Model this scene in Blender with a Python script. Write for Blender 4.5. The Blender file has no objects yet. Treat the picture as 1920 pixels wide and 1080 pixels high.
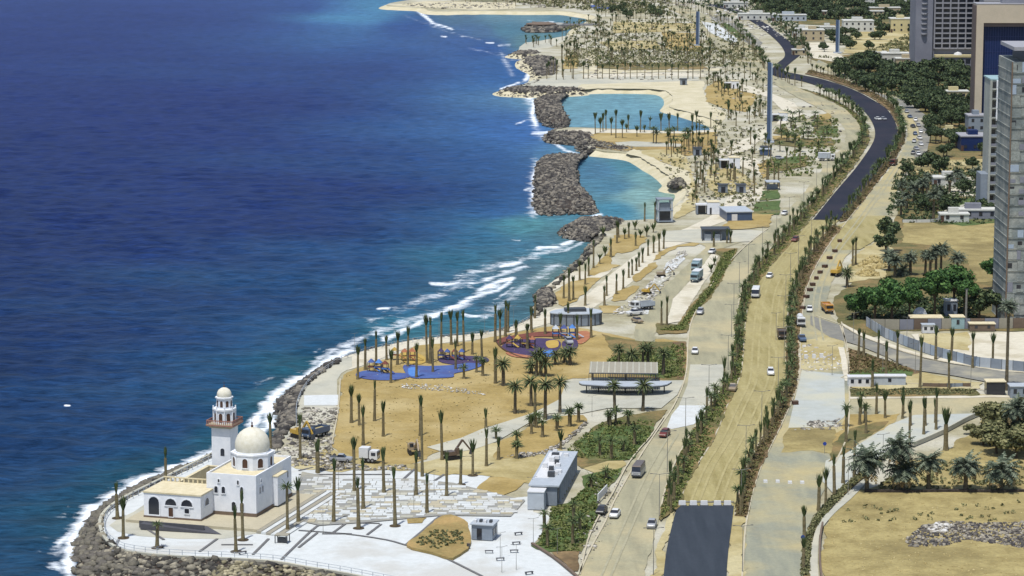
import bpy, math, random
import numpy as np
from mathutils import Vector, Matrix
from mathutils.geometry import tessellate_polygon

# ------------------------------------------------------------------ camera
scene = bpy.context.scene
COL = scene.collection
F = 5400.0                       # focal length in photo pixels (photo is 1920 wide)
HAZE = 0.000010
H = 140.0                        # camera height above the promenade
TH = math.atan(880.0 / F)        # pitch below the horizon
cam_data = bpy.data.cameras.new("camera")
cam_data.sensor_width = 36.0
cam_data.lens = 36.0 * F / 1920.0
cam_data.clip_start = 5.0
cam_data.clip_end = 90000.0
cam = bpy.data.objects.new("camera", cam_data)
cam.location = (0, 0, H)
cam.rotation_euler = (math.pi / 2 - TH, 0, 0)
COL.objects.link(cam)
scene.camera = cam

# ------------------------------------------------------------------ light
SUN_EL = math.radians(69)
SUN_AZ_X, SUN_AZ_Y = -0.40, -0.917    # horizontal direction TOWARDS the sun
world = bpy.data.worlds.new("World")
scene.world = world
world.use_nodes = True
wn = world.node_tree.nodes
wl = world.node_tree.links
bg = wn["Background"]
sky = wn.new("ShaderNodeTexSky")
sky.sky_type = 'NISHITA'
sky.sun_disc = False
sky.sun_elevation = SUN_EL
sky.sun_rotation = math.atan2(SUN_AZ_X, SUN_AZ_Y)
sky.air_density = 1.0
sky.dust_density = 1.5
wl.new(sky.outputs[0], bg.inputs[0])
bg.inputs[1].default_value = 0.14
sun_d = bpy.data.lights.new("sun", 'SUN')
sun_d.energy = 4.1
sun_d.angle = math.radians(0.55)
sun_d.color = (1.0, 0.975, 0.92)
sun = bpy.data.objects.new("sun", sun_d)
sd = Vector((SUN_AZ_X * math.cos(SUN_EL), SUN_AZ_Y * math.cos(SUN_EL), math.sin(SUN_EL)))
sun.rotation_euler = sd.to_track_quat('Z', 'Y').to_euler()
sun.location = (0, 0, 500)
COL.objects.link(sun)
vs = scene.view_settings
vs.view_transform = 'Standard'
vs.look = 'None'
vs.exposure = 0.0
vs.gamma = 1.0
vs.use_curve_mapping = False
scene.cycles.max_bounces = 4
scene.cycles.diffuse_bounces = 2
scene.cycles.glossy_bounces = 2
scene.cycles.volume_bounces = 0
scene.cycles.transparent_max_bounces = 4

# ------------------------------------------------------------------ surveying helpers
CT, ST = math.cos(TH), math.sin(TH)
def G(px, py, z=0.0):
    """point of the plane z that the photo shows at pixel (px, py)"""
    u = (px - 960.0) / F
    v = (540.0 - py) / F
    dy = CT + v * ST
    dz = -ST + v * CT
    t = (z - H) / dz
    return Vector((u * t, dy * t, z))
def S(py):
    """photo pixels per metre on the ground at row py"""
    return (py + 340.0) * CT / H
def project(p):
    dx, dy, dz = p[0], p[1], p[2] - H
    d = dy * CT - dz * ST
    v = dy * ST + dz * CT
    return 960 + F * dx / d, 540 - F * v / d
def Z(x0, y0, k, pts):
    return [(x0 + p[0] / k, y0 + p[1] / k) for p in pts]
def height_of(bx, by, ty):
    """height of an upright thing standing at (bx,by) whose top is at row ty"""
    g = G(bx, by)
    lo, hi = 0.0, 130.0
    for _ in range(30):
        m = (lo + hi) / 2
        if project((g.x, g.y, m))[1] > ty: lo = m
        else: hi = m
    return lo
def smooth(pts, n=4, closed=False):
    out = []
    N = len(pts)
    rng = range(N) if closed else range(N - 1)
    for i in rng:
        if closed:
            p0, p1, p2, p3 = pts[i - 1], pts[i], pts[(i + 1) % N], pts[(i + 2) % N]
        else:
            p0, p1, p2, p3 = pts[max(i - 1, 0)], pts[i], pts[i + 1], pts[min(i + 2, N - 1)]
        for k in range(n):
            t = k / n
            q = []
            for a in range(len(p1)):
                q.append(0.5 * (2 * p1[a] + (p2[a] - p0[a]) * t + (2 * p0[a] - 5 * p1[a] + 4 * p2[a] - p3[a]) * t * t
                         + (3 * p1[a] - p0[a] - 3 * p2[a] + p3[a]) * t ** 3))
            out.append(tuple(q))
    if not closed: out.append(tuple(pts[-1]))
    return out

# ------------------------------------------------------------------ materials
def lin(c):
    c = c / 255.0
    return c / 12.92 if c <= 0.04045 else ((c + 0.055) / 1.055) ** 2.4
EXPO = 1.42                       # how much brighter than its base colour a level sunlit surface shows
def C(r, g, b, k=EXPO):
    return (min(lin(r) / k, 0.85), min(lin(g) / k, 0.85), min(lin(b) / k, 0.85), 1.0)
MATS = {}
def mat(name, rgb, rgb2=None, scale=0.3, rough=0.9, spec=0.25, bump=0.0, bscale=None, detail=5.0, stretch=None,
        metallic=0.0, rgb3=None, scale3=0.03, lo=0.35, hi=0.65, lo3=0.45, hi3=0.62, fine=0.0):
    m = bpy.data.materials.new(name)
    m.use_nodes = True
    nt = m.node_tree
    N, L = nt.nodes, nt.links
    b = N["Principled BSDF"]
    b.inputs["Roughness"].default_value = rough
    b.inputs["Specular IOR Level"].default_value = spec
    b.inputs["Metallic"].default_value = metallic
    if rgb2 is None:
        rgb2 = tuple(c * 0.8 for c in rgb[:3]) + (1,)
    geo = N.new("ShaderNodeNewGeometry")
    mp = N.new("ShaderNodeMapping")
    L.new(geo.outputs["Position"], mp.inputs[0])
    if stretch: mp.inputs["Scale"].default_value = stretch
    ns = N.new("ShaderNodeTexNoise")
    ns.inputs["Scale"].default_value = scale
    ns.inputs["Detail"].default_value = detail
    ns.inputs["Roughness"].default_value = 0.62
    L.new(mp.outputs[0], ns.inputs["Vector"])
    mr = N.new("ShaderNodeMapRange")
    mr.inputs["From Min"].default_value = lo
    mr.inputs["From Max"].default_value = hi
    L.new(ns.outputs["Fac"], mr.inputs[0])
    mx = N.new("ShaderNodeMix"); mx.data_type = 'RGBA'
    mx.inputs[6].default_value = rgb
    mx.inputs[7].default_value = rgb2
    L.new(mr.outputs[0], mx.inputs[0])
    out = mx.outputs[2]
    if rgb3 is not None:
        n3 = N.new("ShaderNodeTexNoise")
        n3.inputs["Scale"].default_value = scale3
        n3.inputs["Detail"].default_value = 4
        n3.inputs["Roughness"].default_value = 0.6
        L.new(geo.outputs["Position"], n3.inputs["Vector"])
        m3 = N.new("ShaderNodeMapRange")
        m3.inputs["From Min"].default_value = lo3
        m3.inputs["From Max"].default_value = hi3
        L.new(n3.outputs["Fac"], m3.inputs[0])
        x3 = N.new("ShaderNodeMix"); x3.data_type = 'RGBA'
        L.new(m3.outputs[0], x3.inputs[0])
        L.new(out, x3.inputs[6])
        x3.inputs[7].default_value = rgb3
        out = x3.outputs[2]
    if fine:
        nf = N.new("ShaderNodeTexNoise")
        nf.inputs["Scale"].default_value = 1.3
        nf.inputs["Detail"].default_value = 3
        nf.inputs["Roughness"].default_value = 0.7
        L.new(geo.outputs["Position"], nf.inputs["Vector"])
        mf = N.new("ShaderNodeMapRange")
        mf.inputs["From Min"].default_value = 0.3
        mf.inputs["From Max"].default_value = 0.7
        mf.inputs["To Min"].default_value = 1.0 - fine
        mf.inputs["To Max"].default_value = 1.0 + fine
        L.new(nf.outputs["Fac"], mf.inputs[0])
        hs = N.new("ShaderNodeHueSaturation")
        L.new(mf.outputs[0], hs.inputs["Value"])
        L.new(out, hs.inputs["Color"])
        out = hs.outputs[0]
    L.new(out, b.inputs["Base Color"])
    if bump:
        nb = N.new("ShaderNodeTexNoise")
        nb.inputs["Scale"].default_value = bscale or scale * 6
        nb.inputs["Detail"].default_value = 3
        L.new(geo.outputs["Position"], nb.inputs["Vector"])
        bp = N.new("ShaderNodeBump")
        bp.inputs["Strength"].default_value = bump
        bp.inputs["Distance"].default_value = 0.3
        L.new(nb.outputs["Fac"], bp.inputs["Height"])
        L.new(bp.outputs[0], b.inputs["Normal"])
    MATS[name] = m
    return m

M = {}
M['land'] = mat('land_soil', C(192,186,156), C(160,152,122), 0.16, fine=0.14, rgb3=C(210,206,188), scale3=0.03, bump=0.4, detail=8)
M['farland'] = mat('far_soil', C(196,184,148), C(150,144,116), 0.05, fine=0.15, rgb3=C(120,122,92), scale3=0.012)
M['sand'] = mat('orange_sand', C(188,164,104), C(164,142,86), 0.12, fine=0.13, rgb3=C(198,178,126), scale3=0.04, lo3=0.48, hi3=0.66, bump=0.4, detail=8)
M['palesand'] = mat('pale_sand', C(196,180,128), C(170,154,102), 0.16, fine=0.12, rgb3=C(206,194,150), scale3=0.05, bump=0.4, detail=8)
M['sandroad'] = mat('sand_carriageway', C(188,176,124), C(154,142,90), 0.35, stretch=(1,0.12,1), fine=0.11, rgb3=C(180,168,120), scale3=0.03, bump=0.3, detail=8)
M['lot'] = mat('vacant_lot_sand', C(190,174,118), C(158,142,92), 0.16, fine=0.16, rgb3=C(138,124,80), scale3=0.03, lo3=0.5, hi3=0.66, bump=0.5, detail=9)
M['beach'] = mat('beach_sand', C(228,218,188), C(208,198,162), 0.12, fine=0.06, detail=7)
M['greyroad'] = mat('dusty_road', C(186,180,148), C(158,154,128), 0.3, stretch=(1,0.1,1), fine=0.09, rgb3=C(196,184,146), scale3=0.03, lo3=0.5, detail=8)
M['greyroad2'] = mat('dusty_road_grey', C(172,171,146), C(148,150,134), 0.3, stretch=(1,0.1,1), fine=0.09, rgb3=C(196,182,136), scale3=0.03, lo3=0.42, hi3=.6, detail=8)
M['street'] = mat('old_asphalt', C(150,148,138), C(134,133,126), 0.3, fine=0.05, rgb3=C(178,172,150), scale3=0.06, lo3=0.5)
M['asphalt'] = mat('fresh_asphalt', C(58,65,74), C(68,75,84), 0.5, stretch=(1,0.08,1), rough=0.85, fine=0.08, spec=.15, detail=8)
M['asphalt2'] = mat('new_bitumen', C(40,44,58), C(50,52,63), 0.4, stretch=(1,0.15,1), rough=0.85, fine=0.07, spec=.15, rgb3=C(56,55,66), scale3=.04)
M['white'] = mat('white_paving', C(231,235,234), C(218,222,220), 0.5, rough=0.75, fine=0.04, rgb3=C(212,212,206), scale3=0.06, lo3=0.5, detail=8)
M['prom'] = mat('promenade_paving', C(234,226,204), C(220,212,190), 0.5, rough=0.8, fine=0.04, rgb3=C(206,196,170), scale3=0.07, lo3=0.52)
M['concrete'] = mat('concrete', C(200,199,184), C(186,184,168), 0.3, fine=0.04, rgb3=C(210,206,186), scale3=0.05)
M['slab'] = mat('fresh_concrete_slab', C(198,203,198), C(188,192,184), 0.3, fine=0.03, rgb3=C(206,204,184), scale3=0.05)
M['joint'] = mat('dark_stone_band', C(112,112,116), C(128,126,122), 0.8)
M['kerb'] = mat('kerb_stone', C(216,206,178), C(196,186,160), 1.5)
M['green'] = mat('park_grass', C(100,120,68), C(76,96,48), 0.35, fine=0.25, rgb3=C(130,122,80), scale3=0.06, lo3=0.5, hi3=0.68, bump=0.6, bscale=1.0)
M['dull'] = mat('scrub_ground', C(124,116,74), C(98,98,58), 0.3, fine=0.25, rgb3=C(150,128,84), scale3=0.07, bump=0.5, bscale=1.0)
M['brownsoil'] = mat('brown_bed_soil', C(128,104,74), C(104,90,62), 0.4, fine=0.2, rgb3=C(150,126,90), scale3=0.08)
M['rockbed'] = mat('rock_bed', C(84,74,64), C(58,52,48), 0.6, fine=0.3, bump=0.8, bscale=1.2)
M['blue'] = mat('blue_rubber_pad', C(78,98,160), C(88,114,174), 0.25, fine=0.04, rgb3=C(84,96,150), scale3=0.12)
M['ltblue'] = mat('light_blue_pad', C(98,150,220), C(80,130,205), 0.3)
M['purple'] = mat('purple_rubber_pad', C(84,70,108), C(74,62,96), 0.4)
M['orange'] = mat('orange_rubber_pad', C(192,132,96), C(176,114,84), 0.4)
M['yellow'] = mat('yellow_rubber_pad', C(206,176,92), C(192,160,82), 0.4)
M['redpad'] = mat('brick_red_pad', C(140,84,70), C(120,72,62), 0.4)
M['mound'] = mat('planting_mound', C(172,152,98), C(148,128,78), 0.4, fine=0.15, rgb3=C(190,160,104), scale3=0.1, bump=0.5)

# ------------------------------------------------------------------ mesh helpers
class MB:
    def __init__(self): self.v = []; self.f = []; self.mi = []; self.cur = 0
    def add(self, vs, fs):
        o = len(self.v)
        self.v.extend(vs)
        self.f.extend([tuple(o + i for i in f) for f in fs])
        self.mi.extend([self.cur] * len(fs))
        return self
    def box(self, x0, x1, y0, y1, z0, z1, tx=0.0, ty=0.0):
        vs = [(x0,y0,z0),(x1,y0,z0),(x1,y1,z0),(x0,y1,z0),
              (x0+tx,y0+ty,z1),(x1-tx,y0+ty,z1),(x1-tx,y1-ty,z1),(x0+tx,y1-ty,z1)]
        return self.add(vs, [(3,2,1,0),(4,5,6,7),(0,1,5,4),(1,2,6,5),(2,3,7,6),(3,0,4,7)])
    def cyl(self, c, r0, r1, z0, z1, n=8, cap=True, rot=0.0):
        vs = []
        for k in range(n):
            a = rot + 2 * math.pi * k / n
            vs.append((c[0] + r0 * math.cos(a), c[1] + r0 * math.sin(a), z0))
        for k in range(n):
            a = rot + 2 * math.pi * k / n
            vs.append((c[0] + r1 * math.cos(a), c[1] + r1 * math.sin(a), z1))
        fs = [(k, (k + 1) % n, n + (k + 1) % n, n + k) for k in range(n)]
        if cap:
            fs.append(tuple(range(n, 2 * n)))
            fs.append(tuple(reversed(range(n))))
        return self.add(vs, fs)
    def lathe(self, c, prof, n=16, rot=0.0, cap=True):
        vs = []
        for r, z in prof:
            for k in range(n):
                a = rot + 2 * math.pi * k / n
                vs.append((c[0] + r * math.cos(a), c[1] + r * math.sin(a), z))
        fs = []
        for j in range(len(prof) - 1):
            for k in range(n):
                fs.append((j*n+k, j*n+(k+1)%n, (j+1)*n+(k+1)%n, (j+1)*n+k))
        if cap: fs.append(tuple((len(prof)-1)*n+k for k in range(n)))
        return self.add(vs, fs)
    def prism(self, pts, z0, z1, bottom=False):
        """vertical walls and flat top over a plan outline [(x,y)]"""
        pts = [(p[0], p[1]) for p in pts]
        n = len(pts)
        a = sum(pts[i][0]*pts[(i+1)%n][1]-pts[(i+1)%n][0]*pts[i][1] for i in range(n))
        if a < 0: pts = pts[::-1]
        tris = tessellate_polygon([[Vector((p[0], p[1], 0)) for p in pts]])
        vs = [(p[0], p[1], z1) for p in pts] + [(p[0], p[1], z0) for p in pts]
        fs = []
        for t in tris:
            A, B, D = pts[t[0]], pts[t[1]], pts[t[2]]
            cr = (B[0]-A[0])*(D[1]-A[1]) - (B[1]-A[1])*(D[0]-A[0])
            fs.append(tuple(t) if cr > 0 else tuple(reversed(t)))
        if z1 > z0:
            for i in range(n):
                j = (i + 1) % n
                fs.append((n+i, n+j, j, i))
        return self.add(vs, fs)
    def beam(self, a, b, w, h=None, up=(0,0,1)):
        h = h or w
        a, b = Vector(a), Vector(b)
        d = b - a
        if d.length < 1e-6: return self
        d.normalize()
        s = d.cross(Vector(up))
        if s.length < 1e-4: s = d.cross(Vector((1,0,0)))
        s.normalize(); t = s.cross(d)
        s *= w / 2; t *= h / 2
        vs = [tuple(a-s-t),tuple(a+s-t),tuple(a+s+t),tuple(a-s+t),tuple(b-s-t),tuple(b+s-t),tuple(b+s+t),tuple(b-s+t)]
        return self.add(vs, [(0,1,2,3),(7,6,5,4),(0,4,5,1),(1,5,6,2),(2,6,7,3),(3,7,4,0)])
    def arch(self, u0, u1, z0, z1, y, d=0.08, n=6):
        """round-headed panel in the plane y, from y-d to y"""
        r = (u1 - u0) / 2; cx = (u0 + u1) / 2
        prof = [(u0, z0), (u1, z0)] + [(cx + r*math.cos(math.pi*k/n), z1 - r + r*math.sin(math.pi*k/n)) for k in range(n + 1)]
        m = len(prof)
        vs = [(p[0], y-d, p[1]) for p in prof] + [(p[0], y, p[1]) for p in prof]
        fs = [tuple(range(m))] + [(i, m+i, m+(i+1)%m, (i+1)%m) for i in range(m)]
        return self.add(vs, fs)
    def xform(self, mtx):
        self.v = [tuple(mtx @ Vector(p)) for p in self.v]
        return self
    def mesh(self, name, *mats):
        me = bpy.data.meshes.new(name)
        me.from_pydata(self.v, [], self.f)
        for m in mats: me.materials.append(m)
        if len(mats) > 1: me.polygons.foreach_set("material_index", self.mi)
        me.update()
        return me
    def build(self, name, m, parent=None, loc=None, rz=0.0, sm=False):
        me = self.mesh(name, *(m if isinstance(m, (list, tuple)) else [m]))
        if sm: me.polygons.foreach_set("use_smooth", [True] * len(me.polygons))
        return link(name, me, parent, loc, rz)
def link(name, me, parent=None, loc=None, rz=0.0):
    o = bpy.data.objects.new(name, me)
    if loc is not None: o.location = loc
    if rz: o.rotation_euler = (0, 0, rz)
    if parent is not None: o.parent = parent
    COL.objects.link(o)
    return o
def tag(o, label=None, cat=None, group=None, kind=None):
    if label: o["label"] = label
    if cat: o["category"] = cat
    if group: o["group"] = group
    if kind: o["kind"] = kind
    return o
def thing(name, label, cat, loc=(0,0,0), rz=0.0, group=None):
    o = bpy.data.objects.new(name, None)
    o.location = loc; o.rotation_euler = (0, 0, rz)
    o.empty_display_size = 0.5
    COL.objects.link(o)
    return tag(o, label, cat, group)
def copy_tree(o, parent=None):
    c = o.copy(); COL.objects.link(c)
    if parent is not None: c.parent = parent
    for ch in CH.get(o.name, []):
        copy_tree(ch, c)
    return c
CH = {}
def register(o):
    """remember children of a prototype for copying"""
    for x in COL.objects:
        if x.parent is not None: CH.setdefault(x.parent.name, [])
    CH[o.name] = [x for x in COL.objects if x.parent == o]
    for c in CH[o.name]: CH[c.name] = [x for x in COL.objects if x.parent == c]
    return o
ORD = ("first second third fourth fifth sixth seventh eighth ninth tenth eleventh twelfth thirteenth fourteenth fifteenth sixteenth "
       "seventeenth eighteenth nineteenth twentieth").split()
LAYER = [0]
ROUGH = {'sand':.55,'palesand':.6,'lot':.6,'dull':.4,'green':.35,'brownsoil':.3,'land':.5,'beach':.4,'greyroad':.25,'greyroad2':.25,'mound':.3,'farland':1.5,'sandroad':.3,'prom':.12}
def patch(name, pts, m, layer, sm=0, kind='structure', z=0.0, thick=0.0, label=None, cat=None, skirt=0.0):
    """a piece of ground laid over the ones below; pts are where the photo shows its outline"""
    if sm: pts = smooth(pts, sm, closed=True)
    LAYER[0] += 1
    zz = z + 0.03 * layer + thick + 0.0006 * (LAYER[0] % 190)
    g = [G(p[0], p[1], zz) for p in pts]
    amp = ROUGH.get(m, 0) if isinstance(m, str) else 0
    if amp:
        rr_ = random.Random(LAYER[0]); q = []; step = 2.2
        for a, b in zip(g, g[1:] + g[:1]):
            n_ = min(40, max(1, int((b-a).length/step)))
            for k in range(n_): q.append(a + (b-a)*(k/n_))
        ph = [rr_.uniform(0, 6.28) for _ in range(6)]
        g = [Vector((p.x + amp*(.6*math.sin(p.y*.23+ph[0])+.4*math.sin(p.y*.61+ph[1])+rr_.uniform(-.5,.5)), p.y + amp*3*(.5*math.sin(p.x*.31+ph[2])+.3*math.sin(p.x*.9+ph[3])+rr_.uniform(-.4,.4)), p.z)) for p in q]
    mb = MB().prism([(q.x, q.y) for q in g], zz - (thick + skirt), zz)
    o = mb.build(name, M[m] if isinstance(m, str) else m)
    o["kind"] = kind
    if label: o["label"] = label
    return o
def strip(name, pts, w, m, layer, h=0.0, sm=3, kind='structure', parent=None, z=0.0):
    """a band of width w metres along a line"""
    if sm: pts = smooth(pts, sm)
    g = [G(p[0], p[1], z) for p in pts]
    return strip3(name, g, w, m, layer, h, kind, parent, z)
def strip3(name, g, w, m, layer, h=0.0, kind='structure', parent=None, z=0.0):
    L_, R_ = [], []
    for i, p in enumerate(g):
        a = g[max(i-1, 0)]; b = g[min(i+1, len(g)-1)]
        d = Vector((b.x-a.x, b.y-a.y, 0)); d.normalize()
        n = Vector((-d.y, d.x, 0)) * w / 2
        L_.append((p.x+n.x, p.y+n.y)); R_.append((p.x-n.x, p.y-n.y))
    zt = z + 0.03 * layer + h
    mb = MB()
    n = len(g)
    vs = [(p[0], p[1], zt) for p in L_] + [(p[0], p[1], zt) for p in R_]
    fs = [(n+i, n+i+1, i+1, i) for i in range(n-1)]
    if h:
        vs += [(p[0], p[1], zt-h) for p in L_] + [(p[0], p[1], zt-h) for p in R_]
        fs += [(i, i+1, 2*n+i+1, 2*n+i) for i in range(n-1)]
        fs += [(n+i+1, n+i, 3*n+i, 3*n+i+1) for i in range(n-1)]
        fs += [(0, 2*n, 3*n, n), (n-1, 2*n-1, 4*n-1, 3*n-1)]
    mb.add(vs, fs)
    o = mb.build(name, M[m] if isinstance(m, str) else m, parent)
    if kind and parent is None: o["kind"] = kind
    return o
# ------------------------------------------------------------------ the coast
WZ = -2.4                        # water level
coast = [(700,1700),(400,1400),(210,1210),(150,1120),(138,1080),(136,1040),(150,1000),(175,965),(210,938),(260,910),(300,891),(350,871),(400,851),
 (440,836),(480,828),(512,822),(520,800),(516,775),(520,754),(544,730),(581,706),(603,690),(632,674),(665,662),(717,648),(779,636),(831,630),(909,623),
 (961,611),(985,601),(1000,590),(1003,572),(1006,555),(1025,537),(1048,517),(1070,497),(1092,478),(1101,461),(1116,446),(1118,438),(1090,434),(1072,425),(1082,416),(1100,411),(1130,411),
 (1173,413),(1215,411),(1240,409),(1256,394),(1278,374),(1286,362),(1284,352),(1256,347),(1262,338),(1256,330),(1241,318),(1225,309),(1199,293),(1173,287),(1116,281),
 (1098,272),(1094,263),(1044,258),(1034,251),(1040,243),(1060,239),(1096,239),(1200,243),(1277,246),(1345,243),(1348,232),(1339,225),(1303,214),(1277,206),(1254,200),(1261,188),(1256,174),
 (1225,167),(1121,166),(1083,168),(1078,170),(1000,173),(954,171),(944,167),(968,162),(1000,156),(1010,146),(1012,133),(996,125),(985,117),(987,108),(1003,104),
 (968,101),(966,98),(983,94),(1025,90),(1037,87),(1058,76),(1075,66),(1083,52),(1100,42),(1117,31),(1087,25),(1054,21),(983,21),(900,20),(813,21),
 (795,15),(760,13),(727,11),(728,7),(745,3),(790,-4),(850,-20),(830,-60),(760,-110),(600,-180),(300,-250),(0,-290)]
coastS = smooth(coast, 3)
hB = [(900,1190),(740,1103),(600,1071),(520,1057),(433,1051),(322,1046),(241,1037),(209,1023),(193,1002),(190,976),(209,953),(246,930),(305,902),(358,876),(404,854),(440,842),(480,837),(520,840)]
cB2 = [(520,845),(532,815),(550,790),(554,770),(557,745),(577,716),(611,691),(636,676)]
nB2 = [(633,677),(666,665),(717,651),(779,639),(831,633),(909,626),(961,614),(985,604),(1001,592)]
bB2 = [(1012,592),(1014,574),(1018,560),(1034,541),(1060,520),(1082,500),(1104,480),(1115,462),(1130,447),(1132,440)]
_k = coast.index((1118,438))
landcoast = [(900,1500)] + smooth(hB,4)[:-1] + smooth(cB2,4)[:-3] + smooth(nB2,4)[1:-1] + smooth(bB2,4) + smooth(coast[_k:],3)
cg = [G(p[0], p[1], 0.0) for p in landcoast]
far = [G(3800,-322,-0.6), G(9000,-200,-0.6), G(9000,400,-0.6), G(6000,3000,-0.6)]
far = [Vector((-20000, 42000, 0)), Vector((30000, 42000, 0)), Vector((30000, 150, 0)), Vector((cg[0].x, 150, 0))]
LANDPOLY = [(p.x, p.y) for p in cg] + [(p.x, p.y) for p in far]
MB().prism(LANDPOLY, -7.0, 0.0).build('land', M['land'])["kind"] = 'structure'

# seabed far below everything so the water has a floor to its edge
island2 = smooth([(1008,400),(1004,360),(1006,325),(1014,303),(1030,294),(1060,292),(1098,294),(1082,303),(1080,320),(1082,345),(1090,370),(1116,393),(1105,401),(1050,402)], 3, True)
island1 = smooth([(1014,232),(1006,205),(1006,190),(1025,183),(1064,181),(1048,188),(1052,205),(1058,222),(1066,234),(1045,240)], 3, True)
def rock_isle(name, outline, h, label, seed):
    """a long heap of rocks: mound with a rough surface"""
    rnd = random.Random(seed)
    g = [G(p[0], p[1], WZ) for p in outline]
    cx = sum(p.x for p in g)/len(g); cy = sum(p.y for p in g)/len(g)
    mb = MB(); rings = []
    levels = [(1.0, -2.0), (.96, 0.2), (0.92, 0.55*h), (0.8, 0.85*h), (0.62, h), (0.4, h*1.02), (0.15, h*1.0)]
    vs = []; n = len(g)
    for s, z in levels:
        for p in g:
            j = rnd.uniform(-0.03, 0.03)
            vs.append((cx+(p.x-cx)*(s+j), cy+(p.y-cy)*(s+j), WZ+z+rnd.uniform(-.4,.4)*(s<1)))
    fs = []
    for k in range(len(levels)-1):
        for i in range(n):
            fs.append((k*n+i, k*n+(i+1)%n, (k+1)*n+(i+1)%n, (k+1)*n+i))
    fs.append(tuple((len(levels)-1)*n+i for i in range(n)))
    mb.add(vs, fs)
    o = mb.build(name, M['rockbed'])
    o["kind"] = 'structure'
    return g, (cx, cy)
# ------------------------------------------------------------------ sea
tints = [(50,30,42,62,145),(300,10,44,66,150),(560,20,50,84,160),(620,34,76,142,196),(680,28,84,150,200),(700,12,80,150,190),(760,45,50,90,160),(100,150,38,54,134),(400,120,40,64,148),(700,120,44,86,165),(900,90,50,96,165),(940,130,54,110,175),
 (100,300,28,42,112),(400,300,35,58,138),(700,300,36,78,160),(880,300,42,95,172),(960,245,56,120,190),(985,350,48,104,168),(930,390,46,100,165),(60,600,28,56,110),(300,600,30,64,122),(500,550,26,72,135),
 (650,470,32,85,150),(800,430,42,105,158),(900,440,74,152,162),(960,425,96,166,166),(820,480,66,140,154),(1000,470,92,150,160),(1060,450,92,142,150),(980,510,100,136,146),(1020,520,110,146,142),(930,570,86,128,140),(850,560,76,138,152),(700,560,48,112,146),(760,600,66,136,150),(600,640,34,88,130),(880,600,70,134,146),
 (60,850,32,66,116),(300,800,34,76,126),(30,1050,38,82,124),(450,720,28,82,122),(90,980,44,92,126),(250,880,34,92,124),(420,810,44,100,126),(500,740,60,118,134),(560,690,44,104,132),
 (1120,320,90,150,180),(1150,350,90,152,176),(1180,310,88,156,170),(1220,330,140,192,190),(1200,365,160,206,198),(1240,385,176,208,188),(1150,395,80,160,184),(1275,372,172,200,172),(1245,340,140,186,180),
 (1100,190,136,190,200),(1170,200,134,188,200),(1240,180,146,198,204),(1120,232,134,188,202),(1250,235,104,160,184),(1320,235,96,150,176),
 (1000,30,124,166,176),(940,28,118,162,176),(950,55,92,146,166),(1040,45,104,152,166),(1000,75,112,158,160),(860,28,94,134,160),(900,60,84,124,164),(880,80,66,110,168),
 (-300,200,30,46,115),(-300,900,16,44,84),(-200,-200,44,66,140),(500,-200,46,72,145),(300,1250,34,84,112)]
tp = np.array([(t[0], t[1]*2.6) for t in tints]); tc = np.array([[lin(t[2]*(.80 if t[2] < 56 else .95)), lin(t[3]*.97), lin(t[4]*(.93 if t[2] < 46 else 1.0))] for t in tints])
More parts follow.
